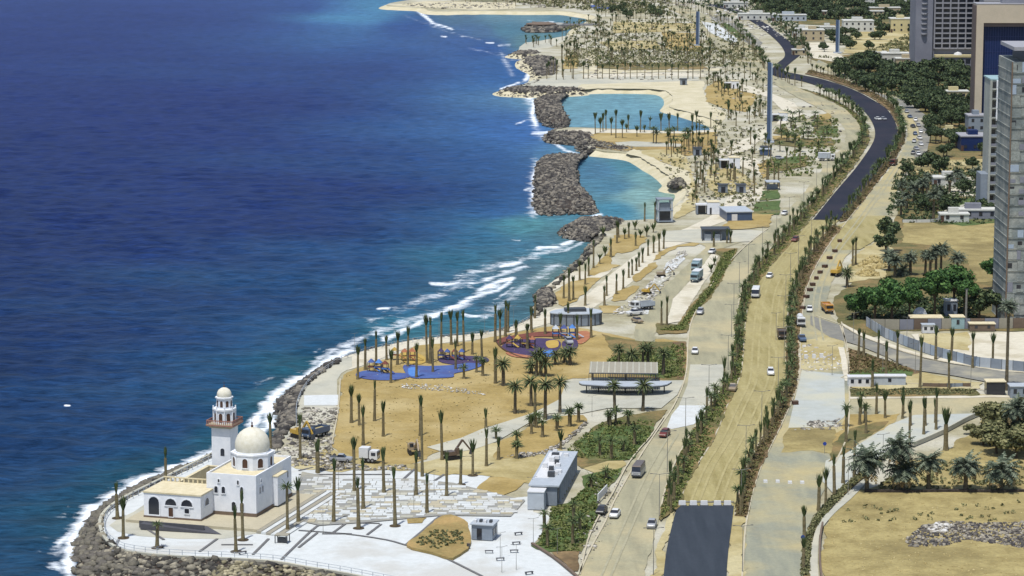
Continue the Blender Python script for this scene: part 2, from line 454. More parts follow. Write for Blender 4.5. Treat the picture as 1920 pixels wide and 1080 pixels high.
foam_lines = [ # (px list, half width px rows, strength)
 ([(0+x*1.0, y) for x, y in [(130,1080),(128,1040),(140,1000),(165,962),(200,935),(255,905),(300,887),(350,867),(400,847),(440,832)]], 15, 1.0),
 ([(130,1075),(100,1060)], 14, 0.8), ([(110,1020),(150,980)], 10, 0.8),
 ([(440,832),(480,815),(508,800),(505,770),(512,745),(540,722),(580,700),(605,683),(635,666),(660,655)], 13, 1.0),
 ([(480,790),(470,800),(500,760)], 12, 0.9),
 ([(660,655),(640,668)], 8, 1.0),
 ([(720,636),(760,618),(800,598),(840,580)], 9, 1.0), ([(700,632),(740,630)], 6, .8), ([(840,580),(880,560),(930,545),(960,525)], 7, 1.0),
 ([(900,545),(930,530),(960,522)], 9, 1.0), ([(810,532),(860,530)], 7, 1.0), ([(870,590),(912,596)], 5, 0.9), ([(770,612),(790,605)], 9, 0.8),
 ([(940,500),(975,490)], 7, 1.0), ([(960,540),(925,565)], 5, .7), ([(1010,465),(1045,463)], 6, 1.0), ([(1055,458),(1105,440)], 6, 1.0), ([(1060,447),(1100,438)], 4, 0.9),
 ([(1060,430),(1100,410),(1125,402)], 7, 1.0), ([(1008,400),(1000,370),(1002,330),(1012,302)], 7, 1.0), ([(985,355),(1005,350)], 5, 1.0), ([(1000,400),(1050,404)], 3, .8),
 ([(1030,262),(1060,282),(1095,292)], 5, 1.0), ([(1000,250),(1035,248)], 6, 1.0), ([(1005,235),(998,215),(1002,190)], 6, 1.0), ([(968,232),(982,228)], 4, 1.0),
 ([(950,168),(980,180),(1000,188)], 6, 1.0), ([(940,167),(972,155)], 4, 1.0), ([(985,150),(995,135),(985,110)], 6, 1.0), ([(960,112),(985,110)], 3, .8), ([(1020,540),(980,580)], 3, .4),
 ([(935,85),(955,84)], 4, 1.0), ([(980,84),(990,86)], 3, .8), ([(785,22),(800,33),(812,44)], 5, 1.0), ([(812,44),(835,50),(848,55)], 4, 1.0), ([(855,55),(870,55)], 2.5, .8), ([(828,67),(836,68)], 3, 1.0), ([(865,69),(885,70)], 3, 1.0), ([(912,80),(925,80)], 3, 1.0),
 ([(720,9),(760,13),(780,20)], 3, .8), ([(990,39),(1038,41)], 2.5, 1.0), ([(710,581),(728,581)], 5, 1.0), ([(655,541),(680,540)], 3, .8), ([(122,761),(130,761)], 3, 1.0), ([(392,484),(398,484)], 1.5, 1.0), ([(600,582),(604,582)], 1.6, 1.0),
 ([(700,640),(730,640)], 4, .5), ([(590,660),(640,640)], 5, .45), ([(700,600),(800,560),(880,530)], 24, .58), ([(900,600),(980,540),(1040,500)], 22, .62), ([(860,520),(960,490),(1060,460)], 20, .62), ([(640,650),(740,610),(860,575),(940,530)], 16, .75), ([(590,680),(640,650),(700,625)], 13, .70),
 ([(880,535),(930,518),(985,500)], 8, .8), ([(1000,480),(1060,470),(1100,450)], 6, .75), ([(1004,300),(996,360),(1000,405)], 14, .62), ([(975,160),(996,200),(1000,235),(1020,260)], 13, .62), ([(940,100),(960,140)], 10, .6), ([(880,90),(960,110)], 6, .55),
 ([(420,850),(500,790),(560,700)], 20, .62), ([(250,900),(170,950),(110,1040)], 22, .66), ([(760,30),(840,60),(900,75)], 6, .5), ([(1100,420),(1060,440)], 10, .55),
 ([(480,720),(540,700)], 9, .5), ([(60,1060),(90,1000),(140,940)], 14, .35),
 ([(860,500),(900,515)], 5, .35), ([(1000,498),(1040,500)], 4, .5), ([(880,470),(930,478)], 3, .3), ([(960,450),(975,449)], 3, .8)]
us = np.concatenate([np.linspace(-6000,-500,24)[:-1], np.linspace(-500,-20,30)[:-1], np.linspace(-20,1400,474), np.linspace(1410,2200,8)])
vsr = np.concatenate([-340 + np.geomspace(1.2, 330, 50)[:-1], np.arange(-10,1090,3.0), np.linspace(1095,1700,40)])
U, V = np.meshgrid(us, vsr)
u = (U-960)/F; v = (540-V)/F
t = (WZ-H)/(-ST+v*CT)
X = u*t; Y = (CT+v*ST)*t
nr, nc = U.shape
# swell: real relief, longer waves offshore, dying out inside the lagoons
rs = np.random.RandomState(4)
ZZ = np.full(U.shape, WZ)
calm = np.clip((1000 - U) / 120.0, 0.05, 1) * (V > 20)
calm = np.where(V > 410, np.clip((1100-U)/100., .05, 1), calm)
for k in range(26):
    lam = rs.uniform(4, 18); ang = rs.normal(-1.9, 0.7); a = 0.006*lam
    ZZ += a*calm*np.sin((X*math.cos(ang)+Y*math.sin(ang))*2*math.pi/lam + rs.uniform(0,6.28))*np.clip(1.3-Y/2500., .2, 1)
P = np.stack([U.ravel(), V.ravel()*2.6], 1)
colr = np.zeros((len(P), 3)); wsum = np.zeros(len(P))
for i in range(len(tp)):
    d2 = ((P-tp[i])**2).sum(1) + 60.0
    w = 1/d2**1.9
    colr += w[:,None]*tc[i]; wsum += w
colr /= wsum[:,None]
# open water: deep colour by row, turning blue and then teal as the bottom rises towards the coast
CP = np.array(coast, float)*[1, 2.2]; Q_ = np.stack([U.ravel(), V.ravel()], 1)*[1, 2.2]
dc_ = np.full(len(Q_), 1e9)
for a, b in zip(CP[:-1], CP[1:]):
    ab = b-a; tt = np.clip(((Q_-a)@ab)/(ab@ab), 0, 1)
    dc_ = np.minimum(dc_, np.sqrt(((Q_-(a+tt[:,None]*ab))**2).sum(1)))
Vr = V.ravel(); Ur = U.ravel()
wob = 1 + .18*np.sin(Vr*.031+Ur*.004) + .12*np.sin(Vr*.083+1.3-Ur*.006)
def stops(ts):
    ys = [q[0] for q in ts]
    return np.stack([np.interp(Vr, ys, [lin(q[1+k]) for q in ts]) for k in range(3)], 1)
deep = stops([(-300,52,74,140),(0,44,70,142),(60,36,60,132),(200,30,54,126),(450,28,56,118),(700,26,60,112),(1080,26,66,110)])
midc = stops([(-300,60,100,170),(60,56,100,168),(300,52,116,176),(500,50,120,164),(800,32,84,134),(1080,38,92,128)])
dark = 1 - .12*np.clip((300-Ur)/300, 0, 1)*np.clip((Vr-150)/200, 0, 1)
deep *= dark[:,None]
wm = np.exp(-(dc_*wob/270)**1.6)[:,None]; wi = np.exp(-(dc_*wob/140)**2)[:,None]
wi = np.maximum(wi, np.exp(-(dc_*wob/260)**2)[:,None]*((Vr > 400) & (Vr < 640))[:,None]*np.clip(1-np.abs(Vr-510)/120, 0, 1)[:,None])
wi = np.maximum(wi, ((Ur > 1000) & (Vr < 420))[:,None]*1.0)
wi = np.maximum(wi, (np.clip((Ur-830)/60, 0, 1)*np.clip((84-Vr)/14, 0, 1)*(Vr > 14))[:,None])
shal = colr
colr = deep*(1-wm) + midc*wm
colr = colr*(1-wi) + shal*wi
g1 = (.75*np.exp(-((Ur-650)/95)**2-((Vr-34)/9)**2) + .5*np.exp(-((Ur-730)/60)**2-((Vr-16)/10)**2))[:,None]
g1 = np.clip(g1, 0, 1)
colr = colr*(1-g1) + np.array([[lin(84), lin(158), lin(200)]])*g1
foam = np.zeros(len(P)); P1 = np.stack([U.ravel(), V.ravel()], 1)
for pts, hw, st in foam_lines:
    best = np.full(len(P), 1e9)
    for a, b in zip(pts[:-1], pts[1:]):
        a = np.array(a, float); b = np.array(b, float)
        a2 = a*[1,2.2]; b2 = b*[1,2.2]; Q = P1*[1,2.2]
        ab = b2-a2; tt = np.clip(((Q-a2)@ab)/(ab@ab), 0, 1)
        d = np.sqrt(((Q-(a2+tt[:,None]*ab))**2).sum(1))
        best = np.minimum(best, d)
    foam = np.maximum(foam, st*np.clip(1-best/(hw*2.1), 0, 1))
verts = np.stack([X.ravel(), Y.ravel(), ZZ.ravel()], 1).astype(np.float32)
idx = np.arange(nr*nc).reshape(nr, nc)
fa = np.stack([idx[1:,:-1].ravel(), idx[1:,1:].ravel(), idx[:-1,1:].ravel(), idx[:-1,:-1].ravel()], 1)
me = bpy.data.meshes.new('sea')
me.vertices.add(len(verts)); me.vertices.foreach_set('co', verts.ravel())
me.loops.add(fa.size); me.loops.foreach_set('vertex_index', fa.ravel().astype(np.int32))
me.polygons.add(len(fa)); me.polygons.foreach_set('loop_start', np.arange(0, fa.size, 4, dtype=np.int32))
me.polygons.foreach_set('use_smooth', np.ones(len(fa), bool))
me.update(); me.validate()
at = me.attributes.new('water_tint', 'FLOAT_COLOR', 'POINT')
at.data.foreach_set('color', np.concatenate([colr, np.ones((len(P),1))], 1).astype(np.float32).ravel())
af = me.attributes.new('foam', 'FLOAT', 'POINT')
af.data.foreach_set('value', foam.astype(np.float32))
def sea_material():
    m = bpy.data.materials.new('sea_water'); m.use_nodes = True
    N, L = m.node_tree.nodes, m.node_tree.links
    b = N['Principled BSDF']
    geo = N.new('ShaderNodeNewGeometry')
    a1 = N.new('ShaderNodeAttribute'); a1.attribute_name = 'water_tint'
    a2 = N.new('ShaderNodeAttribute'); a2.attribute_name = 'foam'
    def noise(scale, detail=4, rough=.6, sc=(1,1,1), rot=0.0):
        mp = N.new('ShaderNodeMapping'); mp.inputs['Scale'].default_value = sc; mp.inputs['Rotation'].default_value = (0,0,rot)
        L.new(geo.outputs['Position'], mp.inputs[0])
        n = N.new('ShaderNodeTexNoise'); n.inputs['Scale'].default_value = scale; n.inputs['Detail'].default_value = detail
        n.inputs['Roughness'].default_value = rough; L.new(mp.outputs[0], n.inputs['Vector'])
        return n.outputs['Fac']
    def rng(x, a, b_, c, d):
        r = N.new('ShaderNodeMapRange'); r.inputs[1].default_value = a; r.inputs[2].default_value = b_
        r.inputs[3].default_value = c; r.inputs[4].default_value = d; L.new(x, r.inputs[0]); return r.outputs[0]
    hs = N.new('ShaderNodeHueSaturation')
    k = N.new('ShaderNodeMath'); k.operation = 'MULTIPLY'
    L.new(rng(noise(.02, 5, .6, (.5,1,1), .3), .3, .7, .90, 1.10), k.inputs[0])
    L.new(rng(noise(.30, 4, .65, (.45,1,1), .25), .3, .7, .70, 1.30), k.inputs[1])
    kk = N.new('ShaderNodeMath'); kk.operation = 'MULTIPLY'; kk.inputs[1].default_value = SEA_K
    k2 = N.new('ShaderNodeMath'); k2.operation = 'MULTIPLY'; L.new(k.outputs[0], k2.inputs[0]); L.new(rng(noise(.8, 5, .78, (.28,1,1), .2), .32, .68, .50, 1.55), k2.inputs[1])  # light and dark of the ripples put into the water colour as streaky noise
    L.new(k2.outputs[0], kk.inputs[0]); L.new(kk.outputs[0], hs.inputs['Value'])
    L.new(a1.outputs['Color'], hs.inputs['Color']); hs.inputs['Saturation'].default_value = .95
    # foam = attribute broken up by noise
    nf = noise(.22, 7, .78, (.5,1,1), .3)
    add = N.new('ShaderNodeMath'); add.operation = 'MULTIPLY_ADD'
    L.new(a2.outputs['Fac'], add.inputs[0]); add.inputs[1].default_value = 0.60
    L.new(nf, add.inputs[2])
    # no foam where the attribute is zero
    nf2 = noise(.75, 4, .75, (.5,1,1), .3)
    ad2 = N.new('ShaderNodeMath'); ad2.operation = 'MULTIPLY_ADD'; L.new(nf2, ad2.inputs[0]); ad2.inputs[1].default_value = .35; L.new(add.outputs[0], ad2.inputs[2])
    fm = rng(ad2.outputs[0], .95, 1.24, 0, .93)
    gate = rng(a2.outputs['Fac'], .02, .15, 0, 1)
    mu = N.new('ShaderNodeMath'); mu.operation = 'MULTIPLY'; L.new(fm, mu.inputs[0]); L.new(gate, mu.inputs[1])
    mx = N.new('ShaderNodeMix'); mx.data_type = 'RGBA'
    L.new(mu.outputs[0], mx.inputs[0]); L.new(hs.outputs[0], mx.inputs[6]); mx.inputs[7].default_value = (.80,.84,.88,1)
    L.new(mx.outputs[2], b.inputs['Base Color'])
    b.inputs['Roughness'].default_value = .42
    b.inputs['IOR'].default_value = 1.33
    L.new(rng(mu.outputs[0], 0, 1, SEA_SPEC, 0.05), b.inputs['Specular IOR Level'])
    bp = N.new('ShaderNodeBump'); bp.inputs['Strength'].default_value = .8; bp.inputs['Distance'].default_value = .6
    L.new(noise(.45, 4, .6, (.5,1,1), .25), bp.inputs['Height']); L.new(bp.outputs[0], b.inputs['Normal'])
    return m
SEA_K, SEA_SPEC = 0.46, 0.03
me.materials.append(sea_material())
link('sea', me)["kind"] = 'structure'

# ------------------------------------------------------------------ ground cover, traced piece by piece
Z1=(100,680,2.7); Z2=(560,780,3.4286); Z3=(520,520,3.856); Z4=(900,500,3.6); Z5=(960,760,3.375); Z6=(1400,760,3.375); Z7=(1400,500,3.6)
Z8=(1500,250,3.6); A1=(1000,340,3.857); A2=(940,140,3.857); A3=(1240,120,3.857); A4=(900,0,4.8); A5=(1240,0,5.333); A6=(1520,0,3.857); A7=(1240,350,3.6); A8=(360,720,3.857)
ZM=(860,760,6.75); ZN=(480,640,4.5)
# headland
head_outer = [(740,1100),(655,1077),(581,1065),(518,1054),(433,1048),(322,1043),(241,1034),(211,1021),(196,1002),(193,976),(211,954),(248,932),(307,903),(359,878),(404,856),(440,843),(480,838),(520,845),(545,872)]
patch('headland_paving', smooth(head_outer,3)+[(776,881),(831,889),(921,892),(889,920),(935,936),(1000,930),(1000,960),(1032,967),(1010,1010),(997,1022),(1038,1048),(1076,1080),(1150,1150),(900,1190)], 'white', 2)
patch('headland_tan_paving', [(250,960),(300,930),(400,900),(540,915),(560,935),(520,985),(420,1010),(260,1005),(205,985)], 'concrete', 3, sm=2)
patch('promenade_paving', [(632,675),(665,663),(717,649),(779,637),(831,631),(909,624),(961,612),(990,600),(1010,592),(1040,578),(1075,573),(1143,516),(1207,467),(1246,444),(1293,425),(1337,402),(1384,371),
   (1430,350),(1432,368),(1384,394),(1360,415),(1324,427),(1306,449),(1254,464),(1228,488),(1181,532),(1135,563),(1098,585),(1060,602),(1030,606),(970,622),(910,634),(840,642),(779,650),(746,658),(700,678),(665,690),(642,693)], 'prom', 3, sm=2)
patch('coast_walkway', [(553,775),(556,745),(575,715),(610,690),(640,672),(660,668),(660,688),(640,700),(632,712),(632,762),(568,764),(566,800),(545,870),(515,850),(530,810)], 'concrete', 3)
patch('white_deck', Z(*ZN,[(405,455),(695,450),(690,540),(405,540)]), 'white', 4)
patch('sand_field', [(648,700),(690,684),(745,664),(780,650),(840,643),(910,635),(970,622),(1040,612),(1130,622),(1200,638),(1285,640),(1282,712),(1105,710),(1062,716),(1050,748),(1010,768),(990,778),(940,795),(904,806),(864,823),(820,845),(780,870),(700,872),(622,838),(634,770),(638,720)], 'sand', 3, sm=2)
patch('sand_track', [(622,838),(700,870),(780,868),(850,848),(900,838),(1000,815),(1060,850),(1140,858),(1170,862),(1165,880),(1120,885),(1080,872),(1040,872),(1000,905),(930,893),(830,890),(776,882),(560,880),(520,850),(560,830)], 'palesand', 4, sm=2)
patch('sand_field', Z(*ZM,[(560,430),(700,395),(870,290),(1000,230),(1400,110),(1600,120),(1640,190),(1500,300),(1300,470),(1150,570),(900,620),(800,640),(500,700),(420,640)]), 'sand', 5)
patch('rubble_ground', Z(*ZN,[(400,545),(690,545),(640,880),(500,960),(200,1000),(180,900),(330,700)]), 'land', 5)
patch('footpath', [(800,838),(864,821),(904,804),(940,793),(993,776),(1012,768),(1050,748),(1062,715),(1110,708),(1285,708),(1270,740),(1240,765),(1140,765),(1090,775),(1030,775),(1005,785),(965,808),(930,828),(890,842),(840,850)], 'concrete', 6)
patch('park_bed', Z(*Z5,[(420,300),(500,140),(600,100),(760,60),(970,20),(960,60),(900,130),(870,200),(800,290),(760,345),(600,352),(440,390),(380,360),(220,350),(200,320),(300,310)]), 'dull', 6)
patch('park_lawn', Z(*Z5,[(400,240),(500,170),(560,130),(900,130),(870,200),(800,290),(760,340),(600,345),(480,350),(460,300)]), 'green', 7)
patch('park_lawn', Z(*Z5,[(120,885),(200,830),(240,740),(250,640),(350,622),(460,520),(440,450),(700,395),(640,480),(550,600),(545,700),(470,850),(430,930),(300,925),(200,920)]), 'green', 5, sm=2)
patch('park_bed', Z(*Z5,[(250,930),(430,925),(420,1050),(380,1050),(300,970)]), 'brownsoil', 6)
patch('park_bed', [(1128,625),(1145,632),(1200,640),(1285,640),(1282,712),(1240,712),(1140,708),(1138,690),(1150,660)], 'dull', 6)
patch('park_lawn', Z(*Z4,[(850,700),(870,620),(960,600),(1080,620),(1200,590),(1300,560),(1330,600),(1340,720),(1240,755),(1000,715)]), 'green', 7)
patch('park_bed', Z(*Z4,[(1300,505),(1392,505),(1385,760),(1330,760),(1345,600)]), 'brownsoil', 8)
patch('planting_mound', Z(*Z2,[(690,832),(800,740),(920,642),(1010,637),(1090,682),(1102,780),(1098,832),(1040,880),(980,907),(850,872)]), 'mound', 4, sm=3, thick=0.5)
patch('sand_triangle', Z(*Z2,[(1130,478),(1240,392),(1400,402),(1480,410),(1390,470),(1290,528),(1220,530)]), 'sand', 5)
patch('sand_bed', Z(*Z2,[(700,655),(830,650),(800,685),(700,685)]), 'mound', 5)
# strips between the beach promenade and the lots
patch('sand_bed', Z(*A1,[(590,390),(810,390),(760,480),(640,520),(600,520),(560,600),(620,610),(560,640),(430,680),(400,650),(500,560),(560,470)]), 'sand', 5, sm=2)
patch('sand_bed', Z(*A1,[(280,720),(480,700),(420,760),(330,850),(200,900),(180,860),(160,800)]), 'sand', 5, sm=2)
patch('promenade_wedge', Z(*A1,[(90,765),(250,660),(400,650),(560,600),(570,640),(480,700),(280,720),(150,790)]), 'prom', 4, sm=2)
patch('sand_bed', Z(*A1,[(560,860),(640,770),(760,760),(720,820),(620,860)]), 'sand', 5, sm=2)
patch('sand_bed', Z(*A1,[(720,690),(850,590),(900,600),(820,680),(740,720)]), 'sand', 5, sm=2)
patch('sand_bed', Z(*A1,[(860,570),(960,480),(1180,440),(1170,470),(1050,470),(960,520),(900,560)]), 'sand', 5, sm=2)
patch('sand_bed', Z(*A1,[(490,900),(640,900),(600,950),(500,955)]), 'sand', 5)
patch('service_lot', [(1190,640),(1192,600),(1225,560),(1290,495),(1325,462),(1300,452),(1400,450),(1345,470),(1335,475),(1300,520),(1262,560),(1250,605),(1228,625),(1228,640)], 'greyroad', 4)
patch('white_rubble_strip', Z(*A1,[(700,960),(740,890),(850,880),(830,960)]), 'white', 5)
patch('white_rubble_strip', Z(*A1,[(930,680),(960,590),(1070,530),(1100,560),(1010,640)]), 'white', 5)
patch('white_rubble_strip', Z(*A1,[(830,740),(950,660),(1000,680),(900,760)]), 'concrete', 6)
patch('parking_paving', [(1250,607),(1262,560),(1300,520),(1335,475),(1347,480),(1337,505),(1310,545),(1275,602)], 'prom', 6)
patch('lot_island_bed', [(1228,617),(1232,605),(1272,608),(1300,566),(1327,535),(1338,508),(1352,485),(1340,467),(1385,465),(1375,490),(1355,510),(1360,517),(1330,560),(1303,590),(1287,624),(1232,626)], 'dull', 7)
# beaches
patch('beach', [(1083,168),(1121,166),(1225,167),(1256,174),(1261,188),(1254,200),(1277,206),(1303,214),(1339,225),(1350,232),(1362,212),(1330,196),(1318,165),(1318,152),(1230,152),(1120,154),(1085,160)], 'beach', 3, sm=2)
patch('beach', [(1173,288),(1199,294),(1225,310),(1241,320),(1262,338),(1256,348),(1286,352),(1288,364),(1280,377),(1256,396),(1240,410),(1262,408),(1290,380),(1300,350),(1292,310),(1262,312),(1215,290),(1190,280)], 'beach', 4, sm=2)
patch('lagoon_sand', [(1200,282),(1262,282),(1290,300),(1300,330),(1310,380),(1296,398),(1262,410),(1280,385),(1295,360),(1290,320),(1262,312),(1225,296)], 'palesand', 5, sm=2)
patch('spit_sand', [(1100,252),(1150,246),(1277,248),(1345,246),(1340,262),(1200,268),(1110,262)], 'sand', 4)
patch('spit_walk', [(1040,246),(1096,241),(1277,246),(1345,243),(1345,247),(1277,250),(1120,249),(1100,256),(1044,256)], 'prom', 5)
patch('spit_walk', Z(*A2,[(820,490),(960,480),(1300,500),(1300,520),(970,520),(840,510)]), 'concrete', 6)
patch('spit_soil', [(1115,262),(1345,256),(1345,282),(1290,292),(1200,280),(1170,284),(1118,276)], 'mound', 3)
patch('north_walk', [(966,164),(1080,165),(1090,158),(1310,151),(1310,140),(1090,138),(1000,150)], 'concrete', 3)
patch('jetty_walk', [(1090,140),(1250,136),(1320,138),(1320,144),(1250,142),(1095,146)], 'prom', 4)
patch('far_walk', [(1085,135),(1110,125),(1095,105),(1085,98),(1110,100),(1125,112),(1120,130),(1350,128),(1350,132),(1110,138)], 'beach', 4)
patch('sand_bed', [(1060,104),(1085,102),(1082,128),(1055,130)], 'sand', 4)
patch('sand_bed', [(1240,60),(1310,62),(1312,75),(1320,98),(1250,92)], 'sand', 4)
patch('sand_bed', [(1150,40),(1310,44),(1310,58),(1150,62)], 'palesand', 4)
patch('sand_bed', [(1120,78),(1230,76),(1240,92),(1150,94)], 'palesand', 4)
patch('dull_strip', [(1110,118),(1310,116),(1330,130),(1180,132),(1120,127)], 'dull', 5)
patch('blue_court', [(1100,10),(1140,8),(1148,16),(1118,18)], 'blue', 4)
patch('far_beach', [(727,10),(800,2),(900,4),(966,5),(966,16),(900,19),(840,16),(795,14)], 'beach', 3)
patch('far_dirt', [(800,-4),(1250,-6),(1200,2),(966,4),(900,3)], 'farland', 3)
patch('sand_bed', [(1322,165),(1345,150),(1400,165),(1420,180),(1400,210),(1362,205),(1325,190)], 'sand', 4)
patch('sand_bed', [(1360,300),(1400,330),(1420,345),(1390,362),(1345,370),(1320,340),(1330,312)], 'palesand', 4)
patch('path', Z(*A3,[(380,650),(540,560),(640,530),(760,460),(770,520),(700,560),(640,620),(420,680)]), 'prom', 5)
patch('path', Z(*A3,[(500,660),(680,680),(740,740),(750,800),(700,790),(600,750),(520,720)]), 'prom', 5)
patch('path', Z(*A3,[(560,140),(720,180),(960,280),(1030,360),(880,440),(830,440),(880,340),(780,240),(560,190)]), 'prom', 5)
patch('path', Z(*A3,[(480,960),(600,920),(740,880),(700,960),(620,1010),(480,1080),(420,1080)]), 'prom', 5)
for q in ([(1453,242),(1477,238),(1477,255),(1450,250)],[(1450,262),(1560,258),(1565,272),(1500,276),(1448,270)],[(1528,220),(1550,218),(1570,250),(1555,256),(1525,250)],[(1432,300),(1515,290),(1510,312),(1460,322),(1435,318)]):
    patch('park_bed', q, 'dull', 6)
for q in ([(1430,358),(1460,355),(1462,372),(1424,376)],[(1418,378),(1462,375),(1462,402),(1410,402)],[(1452,296),(1512,292),(1500,305),(1452,312)],[(1530,240),(1570,236),(1572,256),(1530,254)]):
    patch('park_lawn', q, 'green', 7)
for q in ([(1450,255),(1500,252),(1500,258),(1452,262)],[(1535,215),(1555,212),(1560,222),(1540,226)],[(1380,400),(1450,402),(1440,425),(1380,430),(1350,428)],[(1420,308),(1440,306),(1440,330),(1430,335)]):
    patch('sand_bed', q, 'sand', 7)
patch('crossing_paving', Z(*A7,[(0,300),(270,285),(300,300),(600,290),(700,300),(830,300),(790,340),(600,370),(270,380),(120,370),(0,370)]), 'concrete', 5)
# service roads and carriageways
svcL = [(1085,1080),(1108,1030),(1135,980),(1150,945),(1175,900),(1205,850),(1235,805),(1262,765),(1280,725),(1288,690),(1290,640),(1298,600),(1322,555),(1352,510),(1395,465),(1440,430),(1475,395),(1500,370),(1540,320),(1568,290),(1585,262),(1580,235),(1545,208),(1500,185),(1452,158),(1400,130),(1355,100),(1320,62),(1290,35),(1250,14)]
svcR = [(1205,1100),(1215,1050),(1232,990),(1240,950),(1252,905),(1275,850),(1312,790),(1345,740),(1372,705),(1376,650),(1380,600),(1392,545),(1422,495),(1468,440),(1515,385),(1555,335),(1598,290),(1618,258),(1612,232),(1588,205),(1550,185),(1500,165),(1455,145),(1435,120),(1425,95),(1385,62),(1330,30),(1270,8)]
patch('service_road', [(1065,1120)]+smooth(svcL,3)+smooth(svcR,3)[::-1], 'greyroad', 5)
patch('white_gravel_patch', Z(*Z5,[(1010,60),(1060,0),(1240,0),(1220,60),(1150,120),(1010,150),(980,140)]), 'white', 7)
patch('white_gravel_patch', Z(*Z4,[(1420,660),(1640,660),(1650,740),(1500,1000),(1420,1000),(1340,1080),(1290,1060),(1400,800)]), 'concrete', 6)
hedLo = [(1238,975),(1240,950),(1252,905),(1275,850),(1312,790),(1345,740),(1372,705),(1376,650),(1380,600),(1392,545),(1422,495),(1468,440),(1515,385),(1555,335),(1598,290),(1618,258),(1612,232),(1588,205),(1550,185),(1500,165)]
hedLi = [(1275,948),(1284,915),(1303,880),(1338,825),(1362,765),(1388,706),(1394,650),(1398,600),(1410,548),(1440,505),(1488,450),(1525,405),(1566,355),(1606,305),(1630,265),(1628,235),(1604,210),(1565,188),(1515,168)]
patch('median_bed', hedLo+hedLi[::-1], 'dull', 8, thick=0.12)
hedRi = [(1378,968),(1388,915),(1403,870),(1428,825),(1452,775),(1470,738),(1474,700),(1474,640),(1478,585),(1488,535),(1510,490),(1535,452),(1562,422)]
hedRo = [(1400,968),(1412,915),(1428,870),(1455,815),(1478,765),(1490,735),(1497,700),(1497,640),(1502,585),(1512,535),(1530,495),(1555,455),(1578,428)]
patch('median_bed', hedRi+hedRo[::-1], 'brownsoil', 8, thick=0.12)
hedRi2 = [(1572,415),(1598,384),(1638,332),(1668,292),(1684,262),(1684,238),(1668,207),(1640,186),(1600,165),(1550,148),(1510,138)]
hedRo2 = [(1588,412),(1612,384),(1652,332),(1680,295),(1696,264),(1697,236),(1680,202),(1650,180),(1608,158),(1560,141),(1520,131)]
patch('median_bed', hedRi2+hedRo2[::-1], 'brownsoil', 8, thick=0.12)
patch('sand_carriageway', smooth([(1262,975),(1275,948),(1284,915),(1303,880),(1338,825),(1362,765),(1388,706),(1394,650),(1398,600),(1410,548),(1440,505),(1488,450),(1520,412)],3)
      + smooth([(1575,412),(1562,422),(1535,452),(1510,490),(1488,535),(1478,585),(1474,640),(1474,700),(1470,738),(1452,775),(1428,825),(1403,870),(1388,915),(1378,968)],3), 'sandroad', 7)
patch('road_shoulder', [(1220,1100),(1236,1010),(1250,975),(1262,960),(1270,955),(1250,1020),(1242,1100)], 'palesand', 6)
patch('road_shoulder', [(1372,960),(1398,968),(1396,1010),(1394,1100),(1358,1100),(1366,1020)], 'palesand', 6)
patch('asphalt_road', smooth([(1241,1110),(1244,1080),(1250,1030),(1260,985),(1270,948)],3)+smooth([(1376,948),(1372,985),(1366,1030),(1362,1080),(1361,1110)],3), 'asphalt', 9)
aspL = [(1524,412),(1566,360),(1602,318),(1628,282),(1640,258),(1638,235),(1622,210),(1592,188),(1552,168),(1505,152),(1466,145),(1448,140),(1447,130),(1458,118),(1470,108),(1471,97),(1461,81),(1440,62),(1412,42),(1375,22),(1320,8)]
aspR = [(1574,412),(1600,382),(1640,330),(1668,290),(1683,262),(1682,238),(1666,208),(1638,188),(1598,167),(1548,150),(1502,140),(1474,134),(1472,127),(1486,114),(1502,101),(1501,90),(1484,80),(1461,63),(1437,45),(1400,25),(1350,8)]
patch('new_asphalt_road', smooth(aspL,3)+smooth(aspR,3)[::-1], 'asphalt2', 9)
svrL = [(1390,1110),(1396,1010),(1402,968),(1414,915),(1430,870),(1457,815),(1480,765),(1492,735),(1500,700),(1500,640),(1505,585),(1515,535),(1533,495),(1558,455),(1585,420),(1612,386),(1655,332),(1684,295),(1700,264),(1700,236),(1684,202),(1655,178),(1612,156),(1565,138),(1525,125)]
svrR = [(1512,1110),(1510,1030),(1518,985),(1535,945),(1560,880),(1585,830),(1592,780),(1592,700),(1588,650),(1575,612),(1558,590),(1552,560),(1568,510),(1600,465),(1640,440),(1667,405),(1686,342),(1705,314),(1722,280),(1730,250),(1712,212),(1680,182),(1640,160),(1590,138),(1535,112)]
patch('service_road', smooth(svrL,3)+smooth(svrR,3)[::-1], 'greyroad2', 5)
patch('concrete_slab', [(1503,694),(1583,702),(1585,780),(1560,800),(1478,802)], 'slab', 7)
patch('sand_patch', [(1500,640),(1580,625),(1588,690),(1560,694),(1500,692)], 'palesand', 6)
patch('sand_patch', [(1478,803),(1560,803),(1575,815),(1562,850),(1520,845),(1462,850)], 'lot', 6)
patch('sand_patch', [(1552,430),(1610,405),(1665,405),(1660,440),(1610,468),(1560,470)], 'sandroad', 6)
patch('sand_patch', [(1612,470),(1665,440),(1675,470),(1660,520),(1590,530),(1590,500)], 'palesand', 6)
patch('cross_street', [(1592,745),(1700,742),(1830,738),(1920,742),(2100,740),(2100,820),(1900,800),(1838,778),(1760,800),(1714,818),(1667,838),(1640,850),(1600,870),(1575,860),(1592,800)], 'greyroad', 6)
patch('side_street', Z(*Z7,[(430,330),(470,340),(640,400),(760,470),(1000,560),(1200,620),(1400,660),(1730,705),(2100,740),(2100,850),(1640,780),(1400,735),(1100,692),(950,610),(750,528),(560,475),(430,390)]), 'street', 7)
patch('pavement', Z(*Z7,[(640,380),(760,440),(1000,530),(1200,595),(1500,640),(2100,700),(2100,735),(1730,703),(1400,656),(1200,616),(1000,556),(760,466),(640,396)]), 'prom', 8)
